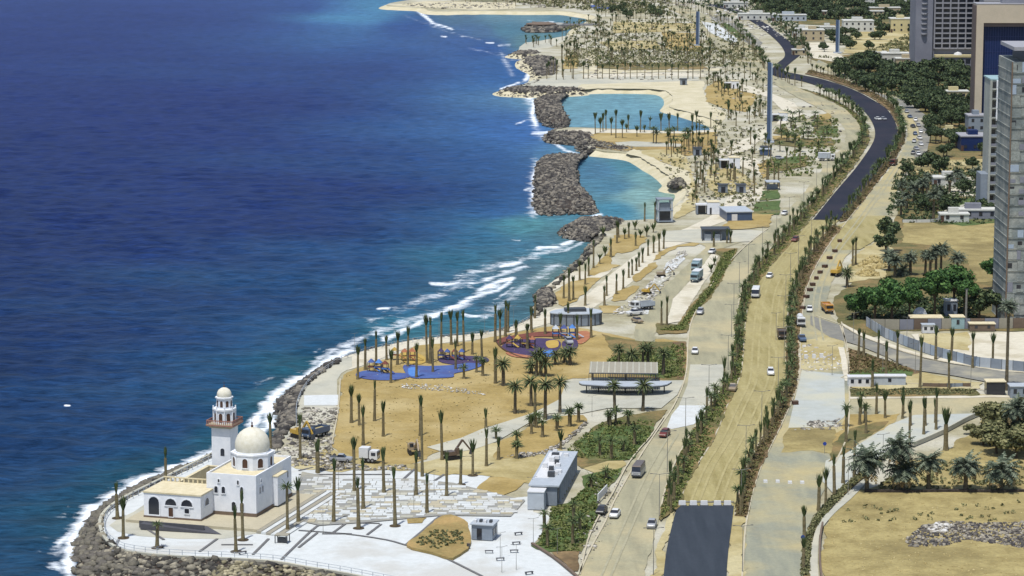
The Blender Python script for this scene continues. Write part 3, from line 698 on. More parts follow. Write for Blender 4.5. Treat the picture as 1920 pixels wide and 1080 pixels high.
patch('pavement', Z(*Z7,[(620,540),(660,545),(690,735),(700,770),(660,770)]), 'prom', 8)
patch('wedge_bed', Z(*Z7,[(670,545),(760,570),(1000,650),(1180,710),(1100,735),(690,735)]), 'brownsoil', 8)
patch('wedge_lawn', Z(*Z7,[(690,700),(900,680),(1060,690),(1130,712),(1100,733),(690,733)]), 'green', 9)
patch('pavement', Z(*Z7,[(690,735),(1200,712),(1600,790),(1560,822),(690,822)]), 'palesand', 7)
patch('strip_bed', Z(*Z7,[(690,826),(1540,826),(1570,868),(700,878)]), 'dull', 9)
patch('pavement', Z(*Z7,[(690,878),(1700,868),(2100,868),(2100,882),(1700,882),(690,892)]), 'prom', 8)
patch('wedge_sand', Z(*Z6,[(640,60),(980,50),(900,115),(640,290),(510,350),(600,130)]), 'sand', 8)
patch('wedge_bed', Z(*Z6,[(640,150),(900,90),(880,125),(640,290),(510,350),(560,230)]), 'dull', 9)
patch('light_street', Z(*Z6,[(500,350),(640,290),(900,125),(1060,60),(1480,50),(1230,165),(1060,235),(900,295),(740,415),(640,485),(550,560),(480,480)]), 'slab', 7)
patch('vacant_lot', [(1545,1110),(1540,1040),(1548,985),(1570,950),(1610,925),(1650,905),(1700,870),(1760,850),(1838,800),(1920,780),(2600,760),(2600,1300),(1550,1300)], 'lot', 5, sm=2)
patch('curved_sidewalk', Z(*Z6,[(395,1150),(400,1000),(420,850),(450,760),(500,690),(580,620),(640,550),(740,470),(745,500),(660,590),(590,650),(530,710),(470,790),(455,860),(450,1000),(455,1150)]), 'concrete', 8, sm=2)
patch('curved_hedge_bed', Z(*Z6,[(345,1150),(355,1000),(370,860),(410,760),(470,660),(560,565),(640,490),(740,415),(900,300),(905,315),(745,445),(650,530),(575,600),(490,690),(430,780),(400,870),(392,1000),(390,1150)]), 'dull', 9, sm=2)
patch('compound_yard', Z(*Z7,[(1110,455),(2300,430),(2300,660),(1740,645),(1480,605),(1180,545)]), 'prom', 6)
patch('compound_yard_sand', Z(*Z7,[(1150,460),(1500,440),(1500,560),(1200,545)]), 'palesand', 7)
patch('sand_yard', Z(*Z8,[(690,590),(880,600),(940,625),(1370,590),(1500,590),(1500,1000),(1200,1000),(1120,850),(1000,760),(700,740)]), 'lot', 5)
patch('estate_ground', [(1580,640),(1560,560),(1660,480),(1700,330),(1740,250),(2300,200),(2300,620),(1700,620)], 'dull', 3)
patch('estate_lawn', Z(*Z8,[(930,560),(960,480),(1100,440),(1300,430),(1370,560),(1370,600),(1100,625),(960,600)]), 'green', 6)
patch('estate_drive', Z(*Z8,[(940,530),(1130,470),(1160,490),(1000,545),(930,570)]), 'concrete', 7)
patch('estate_sand', Z(*Z8,[(760,180),(1250,175),(1250,250),(1200,260),(760,265)]), 'palesand', 6)
patch('estate_paving', Z(*Z8,[(980,300),(1250,290),(1250,420),(980,430)]), 'prom', 6)
patch('estate_ground', [(1520,110),(1700,90),(2300,80),(2300,260),(1760,260),(1720,200),(1640,160),(1590,138)], 'dull', 4)
patch('parking_street', [(1640,172),(1700,190),(1735,215),(1745,250),(1738,285),(1722,300),(1712,290),(1722,262),(1722,240),(1702,208),(1672,190),(1640,180)], 'street', 7)
patch('far_estate_sand', [(1600,55),(1715,45),(1715,105),(1640,100),(1580,100),(1590,80)], 'palesand', 5)
patch('far_wood_ground', [(1400,-10),(1720,-10),(1715,45),(1600,50),(1500,45),(1430,20)], 'dull', 5)
patch('pale_yard', [(1500,80),(1570,80),(1570,100),(1600,115),(1560,115),(1520,108),(1495,90)], 'prom', 6)
patch('far_street', [(1330,30),(1360,30),(1400,55),(1430,80),(1420,90),(1390,75),(1345,45)], 'street', 7)
patch('far_lawn_strip', [(1350,45),(1362,42),(1400,70),(1388,75)], 'green', 8)
patch('far_white_ground', [(1315,40),(1345,45),(1385,75),(1375,82),(1330,60)], 'white', 6)
# ------------------------------------------------------------------ slopes and rocks at the water's edge
def island_mat(name, a, b, c, rough=.95):
    """each loose piece gets its own shade between the stops"""
    m = bpy.data.materials.new(name); m.use_nodes = True
    N, L = m.node_tree.nodes, m.node_tree.links
    g = N.new('ShaderNodeNewGeometry'); r = N.new('ShaderNodeValToRGB')
    e = r.color_ramp.elements
    e[0].color = a; e[1].color = c; e[0].position = .05; e[1].position = .95
    k = e.new(.5); k.color = b
    L.new(g.outputs['Random Per Island'], r.inputs[0])
    n = N.new('ShaderNodeTexNoise'); n.inputs['Scale'].default_value = 2.2
    L.new(g.outputs['Position'], n.inputs['Vector'])
    hs = N.new('ShaderNodeHueSaturation'); mr = N.new('ShaderNodeMapRange')
    mr.inputs[1].default_value=.3; mr.inputs[2].default_value=.7; mr.inputs[3].default_value=.75; mr.inputs[4].default_value=1.25
    L.new(n.outputs['Fac'], mr.inputs[0]); L.new(mr.outputs[0], hs.inputs['Value']); L.new(r.outputs[0], hs.inputs['Color'])
    b_ = N['Principled BSDF']; L.new(hs.outputs[0], b_.inputs['Base Color'])
    b_.inputs['Roughness'].default_value = rough; b_.inputs['Specular IOR Level'].default_value = .2
    return m
M['rock'] = island_mat('boulder_stone', C(64,62,60), C(108,104,94), C(172,164,144))
M['rockdark'] = island_mat('dark_boulder_stone', C(62,60,60), C(102,98,92), C(152,144,130))
M['rockpale'] = island_mat('pale_boulder_stone', C(96,90,74), C(150,142,114), C(196,186,154))
ICO = None
def ico():
    global ICO
    if ICO is None:
        p = (1 + 5 ** .5) / 2
        v = np.array([(-1,p,0),(1,p,0),(-1,-p,0),(1,-p,0),(0,-1,p),(0,1,p),(0,-1,-p),(0,1,-p),(p,0,-1),(p,0,1),(-p,0,-1),(-p,0,1)], float)
        v /= np.linalg.norm(v[0])
        f = np.array([(0,11,5),(0,5,1),(0,1,7),(0,7,10),(0,10,11),(1,5,9),(5,11,4),(11,10,2),(10,7,6),(7,1,8),(3,9,4),(3,4,2),(3,2,6),(3,6,8),(3,8,9),(4,9,5),(2,4,11),(6,2,10),(8,6,7),(9,8,1)])
        ICO = (v, f)
    return ICO
def np_mesh(name, verts, faces, mats, mi=None, sm=False):
    """verts (n,3), faces (m,k) with constant k"""
    me = bpy.data.meshes.new(name)
    faces = np.asarray(faces, np.int32); k = faces.shape[1]
    me.vertices.add(len(verts)); me.vertices.foreach_set('co', np.asarray(verts, np.float32).ravel())
    me.loops.add(faces.size); me.loops.foreach_set('vertex_index', faces.ravel())
    me.polygons.add(len(faces)); me.polygons.foreach_set('loop_start', np.arange(0, faces.size, k, dtype=np.int32))
    if mi is not None: me.polygons.foreach_set('material_index', np.asarray(mi, np.int32))
    for m in (mats if isinstance(mats, (list, tuple)) else [mats]): me.materials.append(m)
    me.update(); me.validate()
    return me
def rocks(name, pos, sizes, m, seed, parent=None, flat=.7, kind='stuff'):
    r = np.random.RandomState(seed); v, f = ico()
    n = len(pos); pos = np.asarray(pos, float)
    V = np.repeat(v[None], n, 0) * (1 + r.uniform(-.32, .32, (n, 12, 1)))
    V *= (np.asarray(sizes)[:, None, None] * r.uniform(.65, 1.25, (n, 1, 3)) * np.array([1, 1, flat]))
    a = r.uniform(0, 6.28, n); c, s = np.cos(a)[:, None], np.sin(a)[:, None]
    x = V[:, :, 0]*c - V[:, :, 1]*s; y = V[:, :, 0]*s + V[:, :, 1]*c
    V = np.stack([x, y, V[:, :, 2]], 2) + pos[:, None, :]
    Fc = f[None] + (np.arange(n) * 12)[:, None, None]
    o = link(name, np_mesh(name, V.reshape(-1, 3), Fc.reshape(-1, 3), m), parent)
    if kind: o["kind"] = kind
    return o
def resample(pts, n):
    pts = np.array([(p[0], p[1]) for p in pts], float)
    d = np.concatenate([[0], np.cumsum(np.hypot(*np.diff(pts, axis=0).T))])
    t = np.linspace(0, d[-1], n)
    return np.stack([np.interp(t, d, pts[:, 0]), np.interp(t, d, pts[:, 1])], 1)
def gw(pts, z): return np.array([tuple(G(p[0], p[1], z)) for p in pts])
def band(name, outer, inner, z0, z1, count, size, m, seed, bed='rockbed', n=60, smin=.35):
    """sloping bed from the waterline (outer, z0) up to the edge (inner, z1), strewn with rocks"""
    A = gw(resample(smooth(outer, 4), n), z0); B = gw(resample(smooth(inner, 4), n), z1)
    A[:, 2] = z0 - .6; 
    verts = np.concatenate([A, B]); fs = [(i, i+1, n+i+1, n+i) for i in range(n-1)]
    o = link(name, np_mesh(name, verts, fs, M[bed])); o["kind"] = 'structure'
    r = np.random.RandomState(seed)
    k = r.uniform(0, n-1.001, count); i = k.astype(int); fr = (k-i)[:, None]; w = (r.uniform(0, 1, count)**.85)[:, None]
    P = (A[i]*(1-fr)+A[i+1]*fr)*(1-w) + (B[i]*(1-fr)+B[i+1]*fr)*w
    sz = smin*.7+(size*1.25-smin*.7)*r.uniform(0, 1, count)**2
    P[:, 2] += sz*.15
    rocks(name.replace('slope', 'rocks'), P, sz, m, seed+1)
    return A, B
hA = [(700,1500),(300,1300),(180,1160),(138,1080),(136,1040),(150,1000),(175,965),(210,938),(260,910),(300,891),(350,871),(400,851),(440,836),(480,828),(512,822)]
hB = [(900,1190),(740,1103),(600,1071),(520,1057),(433,1051),(322,1046),(241,1037),(209,1023),(193,1002),(190,976),(209,953),(246,930),(305,902),(358,876),(404,854),(440,842),(480,837),(520,840)]
A_, B_ = band('headland_rock_slope', hA, hB, WZ, 0.1, 6500, .85, M['rock'], 3)
# pale upper rocks on the camera side, and the largest boulders one by one
r = np.random.RandomState(9)
k = r.uniform(0, 26, 2600); i = k.astype(int); fr = (k-i)[:, None]; w = r.uniform(.35, .98, 2600)[:, None]
P = (A_[i]*(1-fr)+A_[i+1]*fr)*(1-w) + (B_[i]*(1-fr)+B_[i+1]*fr)*w
P[:, 2] += .25
rocks('upper_headland_rocks', P, r.uniform(.35, .8, 2600), M['rockpale'], 10)
rv, rf = ico()
bm_ = []
for q in range(6):
    rr = np.random.RandomState(40+q)
    vv = rv*(1+rr.uniform(-.3, .3, (12, 1)))*np.array([1.15, .9, .7])
    bm_.append(np_mesh('boulder', vv, rf, M['rock'] if q % 2 else M['rockdark']))
bed = COL.objects['headland_rock_slope']
cnt = 0
rr = np.random.RandomState(77)
while cnt < 280:
    k = rr.uniform(2, 50); i = int(k); f_ = k-i; w = rr.uniform(.02, .75)
    p = (A_[i]*(1-f_)+A_[i+1]*f_)*(1-w) + (B_[i]*(1-f_)+B_[i+1]*f_)*w
    q = project(p)
    if not (-20 < q[0] < 1940 and q[1] < 1095): continue
    o = link('boulder', bm_[cnt % 6], bed, (p[0], p[1], p[2]+.35), rr.uniform(0, 6.28))
    s = rr.uniform(.75, 1.35); o.scale = (s, s, s); cnt += 1
cB = [(480,828),(512,822),(520,800),(516,775),(520,754),(544,730),(581,706),(603,690),(632,674)]
cB2 = [(520,845),(532,815),(550,790),(554,770),(557,745),(577,716),(611,691),(636,676)]
band('cove_rock_slope', cB, cB2, WZ, 0.25, 1500, 1.15, M['rockdark'], 20, smin=.5)
band('north_shore_slope', [(632,674),(665,662),(717,648),(779,636),(831,630),(909,623),(961,611),(985,601),(1000,590)], [(633,677),(666,665),(717,651),(779,639),(831,633),(909,626),(961,614),(985,604),(1001,592)], WZ, .02, 500, .7, M['rock'], 22)
band('bay_rock_slope', [(1000,590),(1003,572),(1006,555),(1025,537),(1048,517),(1070,497),(1092,478),(1101,461),(1116,446),(1118,438)], [(1012,592),(1014,574),(1018,560),(1034,541),(1060,520),(1082,500),(1104,480),(1115,462),(1130,447),(1132,440)], WZ, .3, 900, 1.0, M['rock'], 24)
def mound_rocks(name, outline, h, count, size, m, seed, z0=0.0):
    out = smooth(outline, 3, True)
    g = np.array([tuple(G(p[0], p[1], z0)) for p in out]); c = g.mean(0)
    n = len(g); levels = [(1.0, 0), (.85, .6*h), (.55, h), (.2, h)]
    V_ = np.concatenate([np.stack([c[0]+(g[:,0]-c[0])*s, c[1]+(g[:,1]-c[1])*s, np.full(n, z0+z)], 1) for s, z in levels])
    fs = [(a*n+i, a*n+(i+1)%n, (a+1)*n+(i+1)%n, (a+1)*n+i) for a in range(3) for i in range(n)]
    o = link(name, np_mesh(name, V_, fs, M['rockbed'])); o["kind"] = 'structure'
    r = np.random.RandomState(seed)
    i = r.randint(0, n, count); s = np.sqrt(r.uniform(0, 1, count))
    zz = np.interp(s, [0, .55, .85, 1], [h, h, .6*h, 0])
    lf_ = r.uniform(0, 1, count)[:, None]; gq = g[i]*(1-lf_)+g[(i+1) % n]*lf_
    Pp = np.stack([c[0]+(gq[:,0]-c[0])*s, c[1]+(gq[:,1]-c[1])*s, z0+zz], 1)
    rocks(name + '_rocks', Pp, r.uniform(size*.45, size, count), m, seed+1)
mound_rocks('round_rock_head', [(1003,562),(1008,552),(1020,546),(1032,550),(1040,562),(1036,573),(1022,576),(1008,572)], 1.6, 350, 1.1, M['rockdark'], 31, 0.02)
mound_rocks('rock_groyne', [(1072,425),(1084,415),(1110,412),(1165,414),(1160,424),(1140,436),(1110,437),(1088,433)], 1.8, 600, 1.2, M['rockdark'], 33, -.5)
mound_rocks('spit_rock_head', [(1037,252),(1050,247),(1105,249),(1112,262),(1098,262),(1046,258)], .8, 250, 1.1, M['rockdark'], 35, -.3)
mound_rocks('spit_rock_edge', [(1094,262),(1112,262),(1150,270),(1190,277),(1186,286),(1150,283),(1116,280),(1098,272)], .5, 260, .8, M['rock'], 36, -.3)
mound_rocks('jetty_rock_edge', [(944,168),(970,164),(1085,166),(1083,171),(1000,174),(954,172)], 1.0, 400, 1.3, M['rockdark'], 37, -.4)
mound_rocks('north_point_rocks', [(985,117),(990,107),(1020,106),(1040,112),(1045,135),(1030,143),(1010,143),(1000,128)], 1.2, 500, 1.8, M['rockdark'], 38, -.4)
mound_rocks('far_point_rocks', [(965,100),(985,98),(1010,99),(1005,103),(970,103)], 1.0, 150, 1.8, M['rockdark'], 39, -.6)
mound_rocks('beach_rock_pile', [(1254,349),(1262,343),(1276,340),(1284,346),(1282,351),(1262,352)], 1.6, 120, 1.2, M['rock'], 41, .1)
for nm, ol, hh, cn, sd_ in (('near_rock_island', island2, 2.8, 6500, 51), ('far_rock_island', island1, 2.8, 3200, 53)):
    gi, ce = rock_isle(nm, ol, hh, '', sd_)
    r = np.random.RandomState(sd_)
    gi = np.array([tuple(p) for p in gi]); n = len(gi)
    i = r.randint(0, n, cn); s = r.uniform(.0, 1, cn)**.5*1.03
    zz = np.interp(s, [0, .62, .8, .92, 1.03], [1.02*hh, hh, .85*hh, .5*hh, .1])
    lf_ = r.uniform(0, 1, cn)[:, None]; gq = gi[i]*(1-lf_)+gi[(i+1) % n]*lf_
    Pp = np.stack([ce[0]+(gq[:,0]-ce[0])*s+r.normal(size=cn)*.4, ce[1]+(gq[:,1]-ce[1])*s+r.normal(size=cn)*.8, WZ+zz], 1)
    rocks(nm + '_rocks', Pp, (.35+.75*r.uniform(0, 1, cn)**2), M['rockdark'], sd_+1)
# beach slopes round the lagoons and the far bay: land edge runs down under the water
def shore(name, pts, m, drop=-3.2, out=6.0, sgn=1):
    g = [G(p[0], p[1], 0) for p in smooth(pts, 3)]
    vs, n = [], len(g)
    for i, p in enumerate(g):
        a, b = g[max(i-1,0)], g[min(i+1,n-1)]
        d = Vector((b.x-a.x, b.y-a.y, 0)); d.normalize(); q = Vector((-d.y, d.x, 0))*sgn
        vs.append((p.x-q.x*.6, p.y-q.y*.6, .04)); 
    for i, p in enumerate(g):
        a, b = g[max(i-1,0)], g[min(i+1,n-1)]
        d = Vector((b.x-a.x, b.y-a.y, 0)); d.normalize(); q = Vector((-d.y, d.x, 0))*sgn
        vs.append((p.x+q.x*out, p.y+q.y*out, drop))
    o = link(name, np_mesh(name, vs, [(i, i+1, n+i+1, n+i) for i in range(n-1)], M[m])); o["kind"] = 'structure'
i0 = coast.index((1100,411)); i1 = coast.index((1116,281)); i2 = coast.index((1060,239)); i3 = coast.index((1083,168))
shore('near_lagoon_shore', coast[i0:i1+1], 'beach'); shore('far_lagoon_shore', coast[i2:i3+1], 'beach')
shore('groyne_shore', coast[coast.index((1118,438)):i0+1], 'rockbed', out=4)
shore('spit_shore', coast[i1:i2+1], 'rockbed', out=4)
shore('north_bay_shore', coast[i3:], 'beach', out=8)

for nm_, pts_, out_, sd_ in (('groyne_skirt', coast[coast.index((1118,438)):i0+1], 5, 61), ('spit_skirt', coast[i1:i2+1], 4, 62), ('jetty_skirt', coast[i3:i3+16], 5, 63)):
    g_ = gw(resample(smooth(pts_, 3), 90), 0.0); r = np.random.RandomState(sd_)
    k = r.uniform(0, 88.9, 520); i = k.astype(int); fr = (k-i)[:, None]; d_ = g_[i+1]-g_[i]; d_ /= np.linalg.norm(d_, axis=1)[:, None]+1e-6
    w = r.uniform(-.15, 1, 520)[:, None]; P = g_[i]*(1-fr)+g_[i+1]*fr + np.stack([-d_[:,1], d_[:,0], 0*d_[:,0]], 1)*w*out_
    P[:, 2] = .2-2.6*np.clip(w[:, 0], 0, 1)
    rocks(nm_, P, .4+.8*r.uniform(0, 1, 520)**2, M['rockdark'], sd_+1)
# ------------------------------------------------------------------ palms
def leafmat(name, a, b, c):
    m = island_mat(name, a, b, c, .75); return m
M['frond'] = leafmat('palm_frond', C(56,74,44), C(80,98,58), C(112,122,78))
M['datefrond'] = leafmat('date_palm_frond', C(62,76,48), C(88,100,62), C(124,128,86))
M['oldfrond'] = leafmat('mature_palm_frond', C(58,70,56), C(92,104,84), C(132,140,118))
M['dryfrond'] = leafmat('dry_frond', C(110,94,62), C(140,120,82), C(160,142,100))
M['ptrunk'] = mat('palm_trunk', C(142,130,98), C(112,102,74), 1.2, fine=.2, stretch=(1,1,2.5))
M['ptrunk2'] = mat('date_palm_trunk', C(122,112,90), C(92,84,68), 1.2, fine=.25, stretch=(1,1,2.5))
M['pit'] = mat('tree_pit_soil', C(92,78,58), C(72,62,46), .8, fine=.2)
def frond(V_, F_, base, az, tilt, length, width, droop, nseg=4, cross=True):
    """one frond: a V-folded arching ribbon"""
    p = Vector(base); t = tilt
    rows = []
    for k in range(nseg+1):
        f = k/nseg
        w = width*(.35+1.3*f if f < .5 else 2.0*(1.02-f)+.0)*.9
        d = Vector((math.cos(az)*math.cos(t), math.sin(az)*math.cos(t), math.sin(t)))
        side = Vector((-math.sin(az), math.cos(az), 0))
        dn = Vector((0,0,-w*.35))
        rows.append((p - side*w*.5 + dn, p.copy(), p + side*w*.5 + dn))
        p = p + d*length/nseg; t -= droop/nseg
    o = len(V_)
    for r_ in rows: V_.extend([tuple(x) for x in r_])
    for k in range(nseg):
        a = o+3*k
        F_.append((a, a+1, a+4, a+3)); F_.append((a+1, a+2, a+5, a+4))
def tied_crown(seed, spread=.22, n=22, L=2.7, w=.30):
    r = random.Random(seed); V_, F_ = [], []
    for i in range(n):
        az = i*2.4 + r.uniform(-.3,.3)
        sp = spread*r.uniform(.3,1.5)
        frond(V_, F_, (.1*math.cos(az), .1*math.sin(az), -.35), az, math.pi/2 - sp, L*r.uniform(.7,1.05), w, r.uniform(-.1, .9)*spread*3, 4)
    return V_, F_
def round_crown(seed, n=34, L=2.5, w=.42, lo=-.3, hi=1.35, droop=1.3):
    r = random.Random(seed); V_, F_ = [], []
    for i in range(n):
        az = i*2.39996 + r.uniform(-.2,.2)
        t = hi - (hi-lo)*((i+.5)/n)**.8 + r.uniform(-.12,.12)
        frond(V_, F_, (.15*math.cos(az), .15*math.sin(az), r.uniform(-.1,.2)), az, t, L*r.uniform(.8,1.1), w, droop*r.uniform(.7,1.2), 4)
    return V_, F_
def feather_crown(seed, n=46, L=4.0, lo=-.9, hi=1.4, droop=1.5):
    """large mature crown: every frond has separate leaflets"""
    r = random.Random(seed); V_, F_ = [], []; mi = []
    for i in range(n):
        az = i*2.39996 + r.uniform(-.25,.25)
        t = hi - (hi-lo)*((i+.5)/n)**.75 + r.uniform(-.15,.15)
        p = Vector((.2*math.cos(az), .2*math.sin(az), r.uniform(-.2,.3)))
        ln = L*r.uniform(.75,1.1); ns = 9
        side = Vector((-math.sin(az), math.cos(az), 0))
        dr = droop*r.uniform(.7,1.2)
        for k in range(ns):
            f = (k+.5)/ns
            d = Vector((math.cos(az)*math.cos(t), math.sin(az)*math.cos(t), math.sin(t)))
            q = p + d*ln/ns
            wl_ = .85*math.sin(math.pi*min(1, .18+f*.82))+.12
            for s_ in (-1, 1):
                tip = p + d*(.35*wl_+.1) + side*s_*wl_*.75 + Vector((0,0,-.38*wl_*r.uniform(.5,1.4)))
                o = len(V_)
                V_.extend([tuple(p), tuple(q), tuple(tip + d*.13), tuple(tip)]); F_.append((o,o+1,o+2,o+3)); mi.append(1 if t < -1.15 else 0)
            p = q; t -= dr/ns
    return V_, F_, mi
TIED = [np_mesh('tied_crown', *tied_crown(i, .07+.045*(i % 3), 28, 3.0, .40), M['frond']) for i in range(5)]
LOOSE = [np_mesh('loose_crown', *round_crown(20+i, 26, 1.7, .34, -.2, 1.4, 1.2), M['frond']) for i in range(3)]
DATE = [np_mesh('date_crown', *round_crown(30+i, 52, 2.75, .44, -.55, 1.4, 1.25), M['datefrond']) for i in range(3)]
FEATH = []
for i in range(3):
    V_, F_, mi_ = feather_crown(60+i, 54, 3.7, -.55, 1.42, 1.15)
    FEATH.append(np_mesh('mature_crown', V_, F_, [M['oldfrond'], M['dryfrond']], mi_))
def trunk_mesh(name, r0, r1, m, n=7, lean=.0, rings=7):
    mb = MB(); r = random.Random(name)
    prof = []
    for k in range(rings):
        f = k/(rings-1); prof.append(((r0+(r1-r0)*f)*(1.25 if k == 0 else 1.0)*r.uniform(.93,1.07), f))
    mb.lathe((0,0), prof, n)
    me = mb.mesh(name, m); return me
TR_T = trunk_mesh('tied_palm_trunk', .37, .30, M['ptrunk'])
TR_D = trunk_mesh('date_palm_trunk', .46, .38, M['ptrunk2'])
TR_S = trunk_mesh('median_palm_trunk', .30, .25, M['ptrunk'])
TR_M = trunk_mesh('mature_palm_trunk', .5, .42, M['ptrunk2'], n=9)
pitmb = MB().cyl((0,0), 1.15, 1.15, 0, .09, 14)
PIT = pitmb.mesh('tree_pit', M['pit'])
# kind: (name, category, trunk, crowns, crown height, pit)
KINDS = {'t': ('tied_palm', TR_T, TIED, 2.2), 'l': ('loose_palm', TR_T, LOOSE, 1.2), 'd': ('date_palm', TR_D, DATE, 1.9),
         'm': ('median_palm', TR_S, TIED[:2]+LOOSE, 1.5), 'f': ('mature_palm', TR_M, FEATH, 2.2)}
PALMS = []
def in_poly(x, y, P):
    c = False; n = len(P)
    for i in range(n):
        x1, y1 = P[i]; x2, y2 = P[i-1]
        if (y1 > y) != (y2 > y) and x < (x2-x1)*(y-y1)/(y2-y1)+x1: c = not c
    return c
def palms(kind, lst, desc, where, group, zm=None, pit=False, cs=1.0):
    """lst: (x, y of the foot, y of the top) as read off the photo"""
    rows = []
    for q in lst:
        x, y, ty = q[:3]
        if zm: x, y, ty = zm[0]+x/zm[2], zm[1]+y/zm[2], zm[1]+ty/zm[2]
        kd = q[3] if len(q) > 3 else kind
        rows.append([x, y, ty, kd])
    rows.sort(key=lambda q: q[0])
    for i, (x, y, ty, kd) in enumerate(rows):
        h = max(3.0, height_of(x, y, ty))
        PALMS.append(dict(x=x, y=y, h=h, k=kd, i=i, n=len(rows), desc=desc, where=where, group=group, pit=pit, cs=cs))
def palms_h(kind, pts, h0, h1, desc, where, group, seed=1, cs=1.0, ordinal=None):
    r = random.Random(seed)
    for i, (x, y) in enumerate(pts):
        PALMS.append(dict(x=x, y=y, h=r.uniform(h0, h1), k=kind, i=i, n=999, desc=desc, where=where, group=group, pit=False, cs=cs))
TT = "tall palm with bundled crown"
palms('t', [(325,790,620),(355,890,690),(525,940,800,'l'),(570,610,440),(925,960,740),(960,900,660),(1185,850,600,'l'),(1240,810,590)], TT, "around the white mosque", "palms around the mosque", Z1, True)
palms('t', [(1100,470,265),(1250,490,270),(1340,560,400)], TT, "on the rubble behind the mosque dome", "palms on the rubble behind the mosque", Z1)
palms('t', [(225,685,290),(385,725,400),(358,490,150),(415,605,290),(548,500,220),(620,710,340),(755,515,240),(825,630,385),(950,520,240),(1040,445,230),(1120,385,165)], TT, "on the patterned white plaza", "palms on the patterned white plaza", Z2, True)
palms('t', [(795,390,-115),(922,285,-18),(1207,325,90),(1285,280,150),(1400,275,168,'l'),(120,365,175)], TT, "on the sand track above the plaza", "palms along the sand track", Z2)
palms('t', [(582,740,505),(635,670,450),(715,635,400),(790,600,425),(820,765,535),(868,635,400),(943,650,370),(1005,730,485),(1082,620,285),(1103,625,300),(1125,690,450),(1185,565,265),(1258,490,245),(1300,500,260),(1350,545,250),(1290,670,460),(1410,560,410),(1480,590,390),(1485,715,580,'l'),(1575,770,530)], TT, "by the blue play pads", "palms around the blue play pads", Z3)
palms('t', [(1575,470,210),(1612,490,240),(1648,430,180),(1667,400,190),(1730,480,320),(1805,520,345),(1840,400,230),(1350,735,625,'l'),(1440,690,560,'l')], TT, "between the blue and purple play pads", "palms between the play pads", Z3)
palms('t', [(805,690,385),(872,712,460),(905,880,560),(1000,675,345),(1075,805,520),(825,1010,830),(1075,1040,930)], TT, "at the left end of the orange sand field", "palms at the left end of the sand field", ZN)
palms('t', [(788,818,745),(911,803,768),(1003,795,720)], TT, "in the middle of the orange sand field", "palms in the middle of the sand field")
palms('t', [(505,695,430),(475,430,300,'l'),(735,680,440,'l'),(735,540,320,'l'),(920,370,130),(985,290,80,'l'),(1060,410,170,'l'),(1290,560,330),(1240,330,110,'l'),(1400,275,30,'l'),(1520,220,-20,'l')], "small palm with short tufted crown", "beside the pale footpath", "small palms beside the footpath", ZM)
palms('d', [(966,776,711),(996,762,702),(1022,787,706),(1050,775,705),(944,724,670),(1069,685,647),(1041,684,655),(1059,680,650),(996,700,672),(1006,706,655),(1014,706,652),(1023,706,668)], "date palm with full round crown", "beside the pale footpath", "date palms beside the footpath")
palms('d', [(935,700,520),(1025,715,545),(1100,700,510),(1135,690,505),(1240,735,540)], "date palm with full crown", "on the green bed behind the long canopy", "date palms behind the canopy", Z4)
palms('d', [(910,985,760),(1100,975,750)], "date palm with full crown", "in front of the long canopy", "date palms in front of the canopy", Z4)
palms('l', [(610,1080,950),(665,1055,920),(340,1080,1010),(400,1060,975),(880,1080,970),(1000,1080,970),(525,1090,1000)], "short palm with round tuft", "on the beds below the canopy", "short palms below the canopy", Z4)
palms('l', [(555,320,190),(628,345,200),(705,295,205),(775,255,120),(610,130,30),(655,125,5),(735,135,25)], "short palm with round tuft", "on the green park lawn", "short palms on the park lawn", Z5)
palms('l', [(205,800,660),(225,900,740),(390,760,600),(385,880,700),(430,790,680),(500,520,440),(595,470,405)], "small leafy palm", "on the lawn beside the grey pavilion", "small palms on the pavilion lawn", Z5)
palms('t', [(105,790,560),(20,740,620,'l'),(320,560,390),(345,430,280),(440,460,300),(545,440,330),(595,400,250),(655,500,340),(750,480,290),(240,510,375),(370,350,195)], TT, "around the purple play pad", "palms around the purple play pad", Z4)
palms('t', [(1225,400,240),(1262,400,205)], TT, "at the end of the parking island", "palms at the end of the parking island", Z4)
palms('t', [(220,850,690),(260,870,640),(290,860,690),(335,720,570),(375,750,600),(400,690,560),(375,900,770),(435,630,430),(480,600,510),(520,540,460),(560,550,420),(505,400,320),(605,450,290),(615,410,300),(660,420,335),(690,410,300),(740,470,375),(775,410,340),(735,350,290)], TT, "on the bay side of the beach promenade", "palms on the bay side of the promenade", A1)
palms('t', [(805,290,160),(880,300,150),(820,400,310),(868,370,290)], TT, "by the lagoon watch tower", "palms by the lagoon watch tower", A1)
palms('t', [(515,900,760),(530,830,690),(600,820,680),(650,780,640),(690,700,590),(715,680,570),(745,650,550),(765,620,520),(790,590,490),(830,540,430),(870,520,400),(910,510,380),(942,490,355)], TT, "lining the land side of the promenade", "palms lining the land side of the promenade", A1)
palms('t', [(1285,660,600),(1310,610,560),(1305,475,370),(1400,450,350),(1425,450,355)], "palm with bundled crown", "along the hedge of the parking lot", "palms by the parking lot hedge", A1)
palms('t', [(680,430,285),(715,420,320),(735,410,290),(757,400,265),(795,440,320),(828,460,265),(875,460,335),(905,420,350),(918,400,300),(1005,420,270),(1075,390,300),(1155,410,290),(1215,420,290),(1275,410,290),(1380,400,300),(1410,380,270),(1515,390,280),(980,450,360),(1035,420,360)], TT, "on the spit between the two lagoons", "palms on the spit between the lagoons", A2)
palms('l', [(1100,500,375),(1200,450,390),(1220,470,390),(1250,450,375),(1330,470,395),(1345,440,380),(1120,500,400),(1260,530,460),(1320,560,430),(1430,440,330),(1470,430,370)], "low palm with dark tuft", "on the soil of the lagoon spit", "low palms on the lagoon spit", A2)
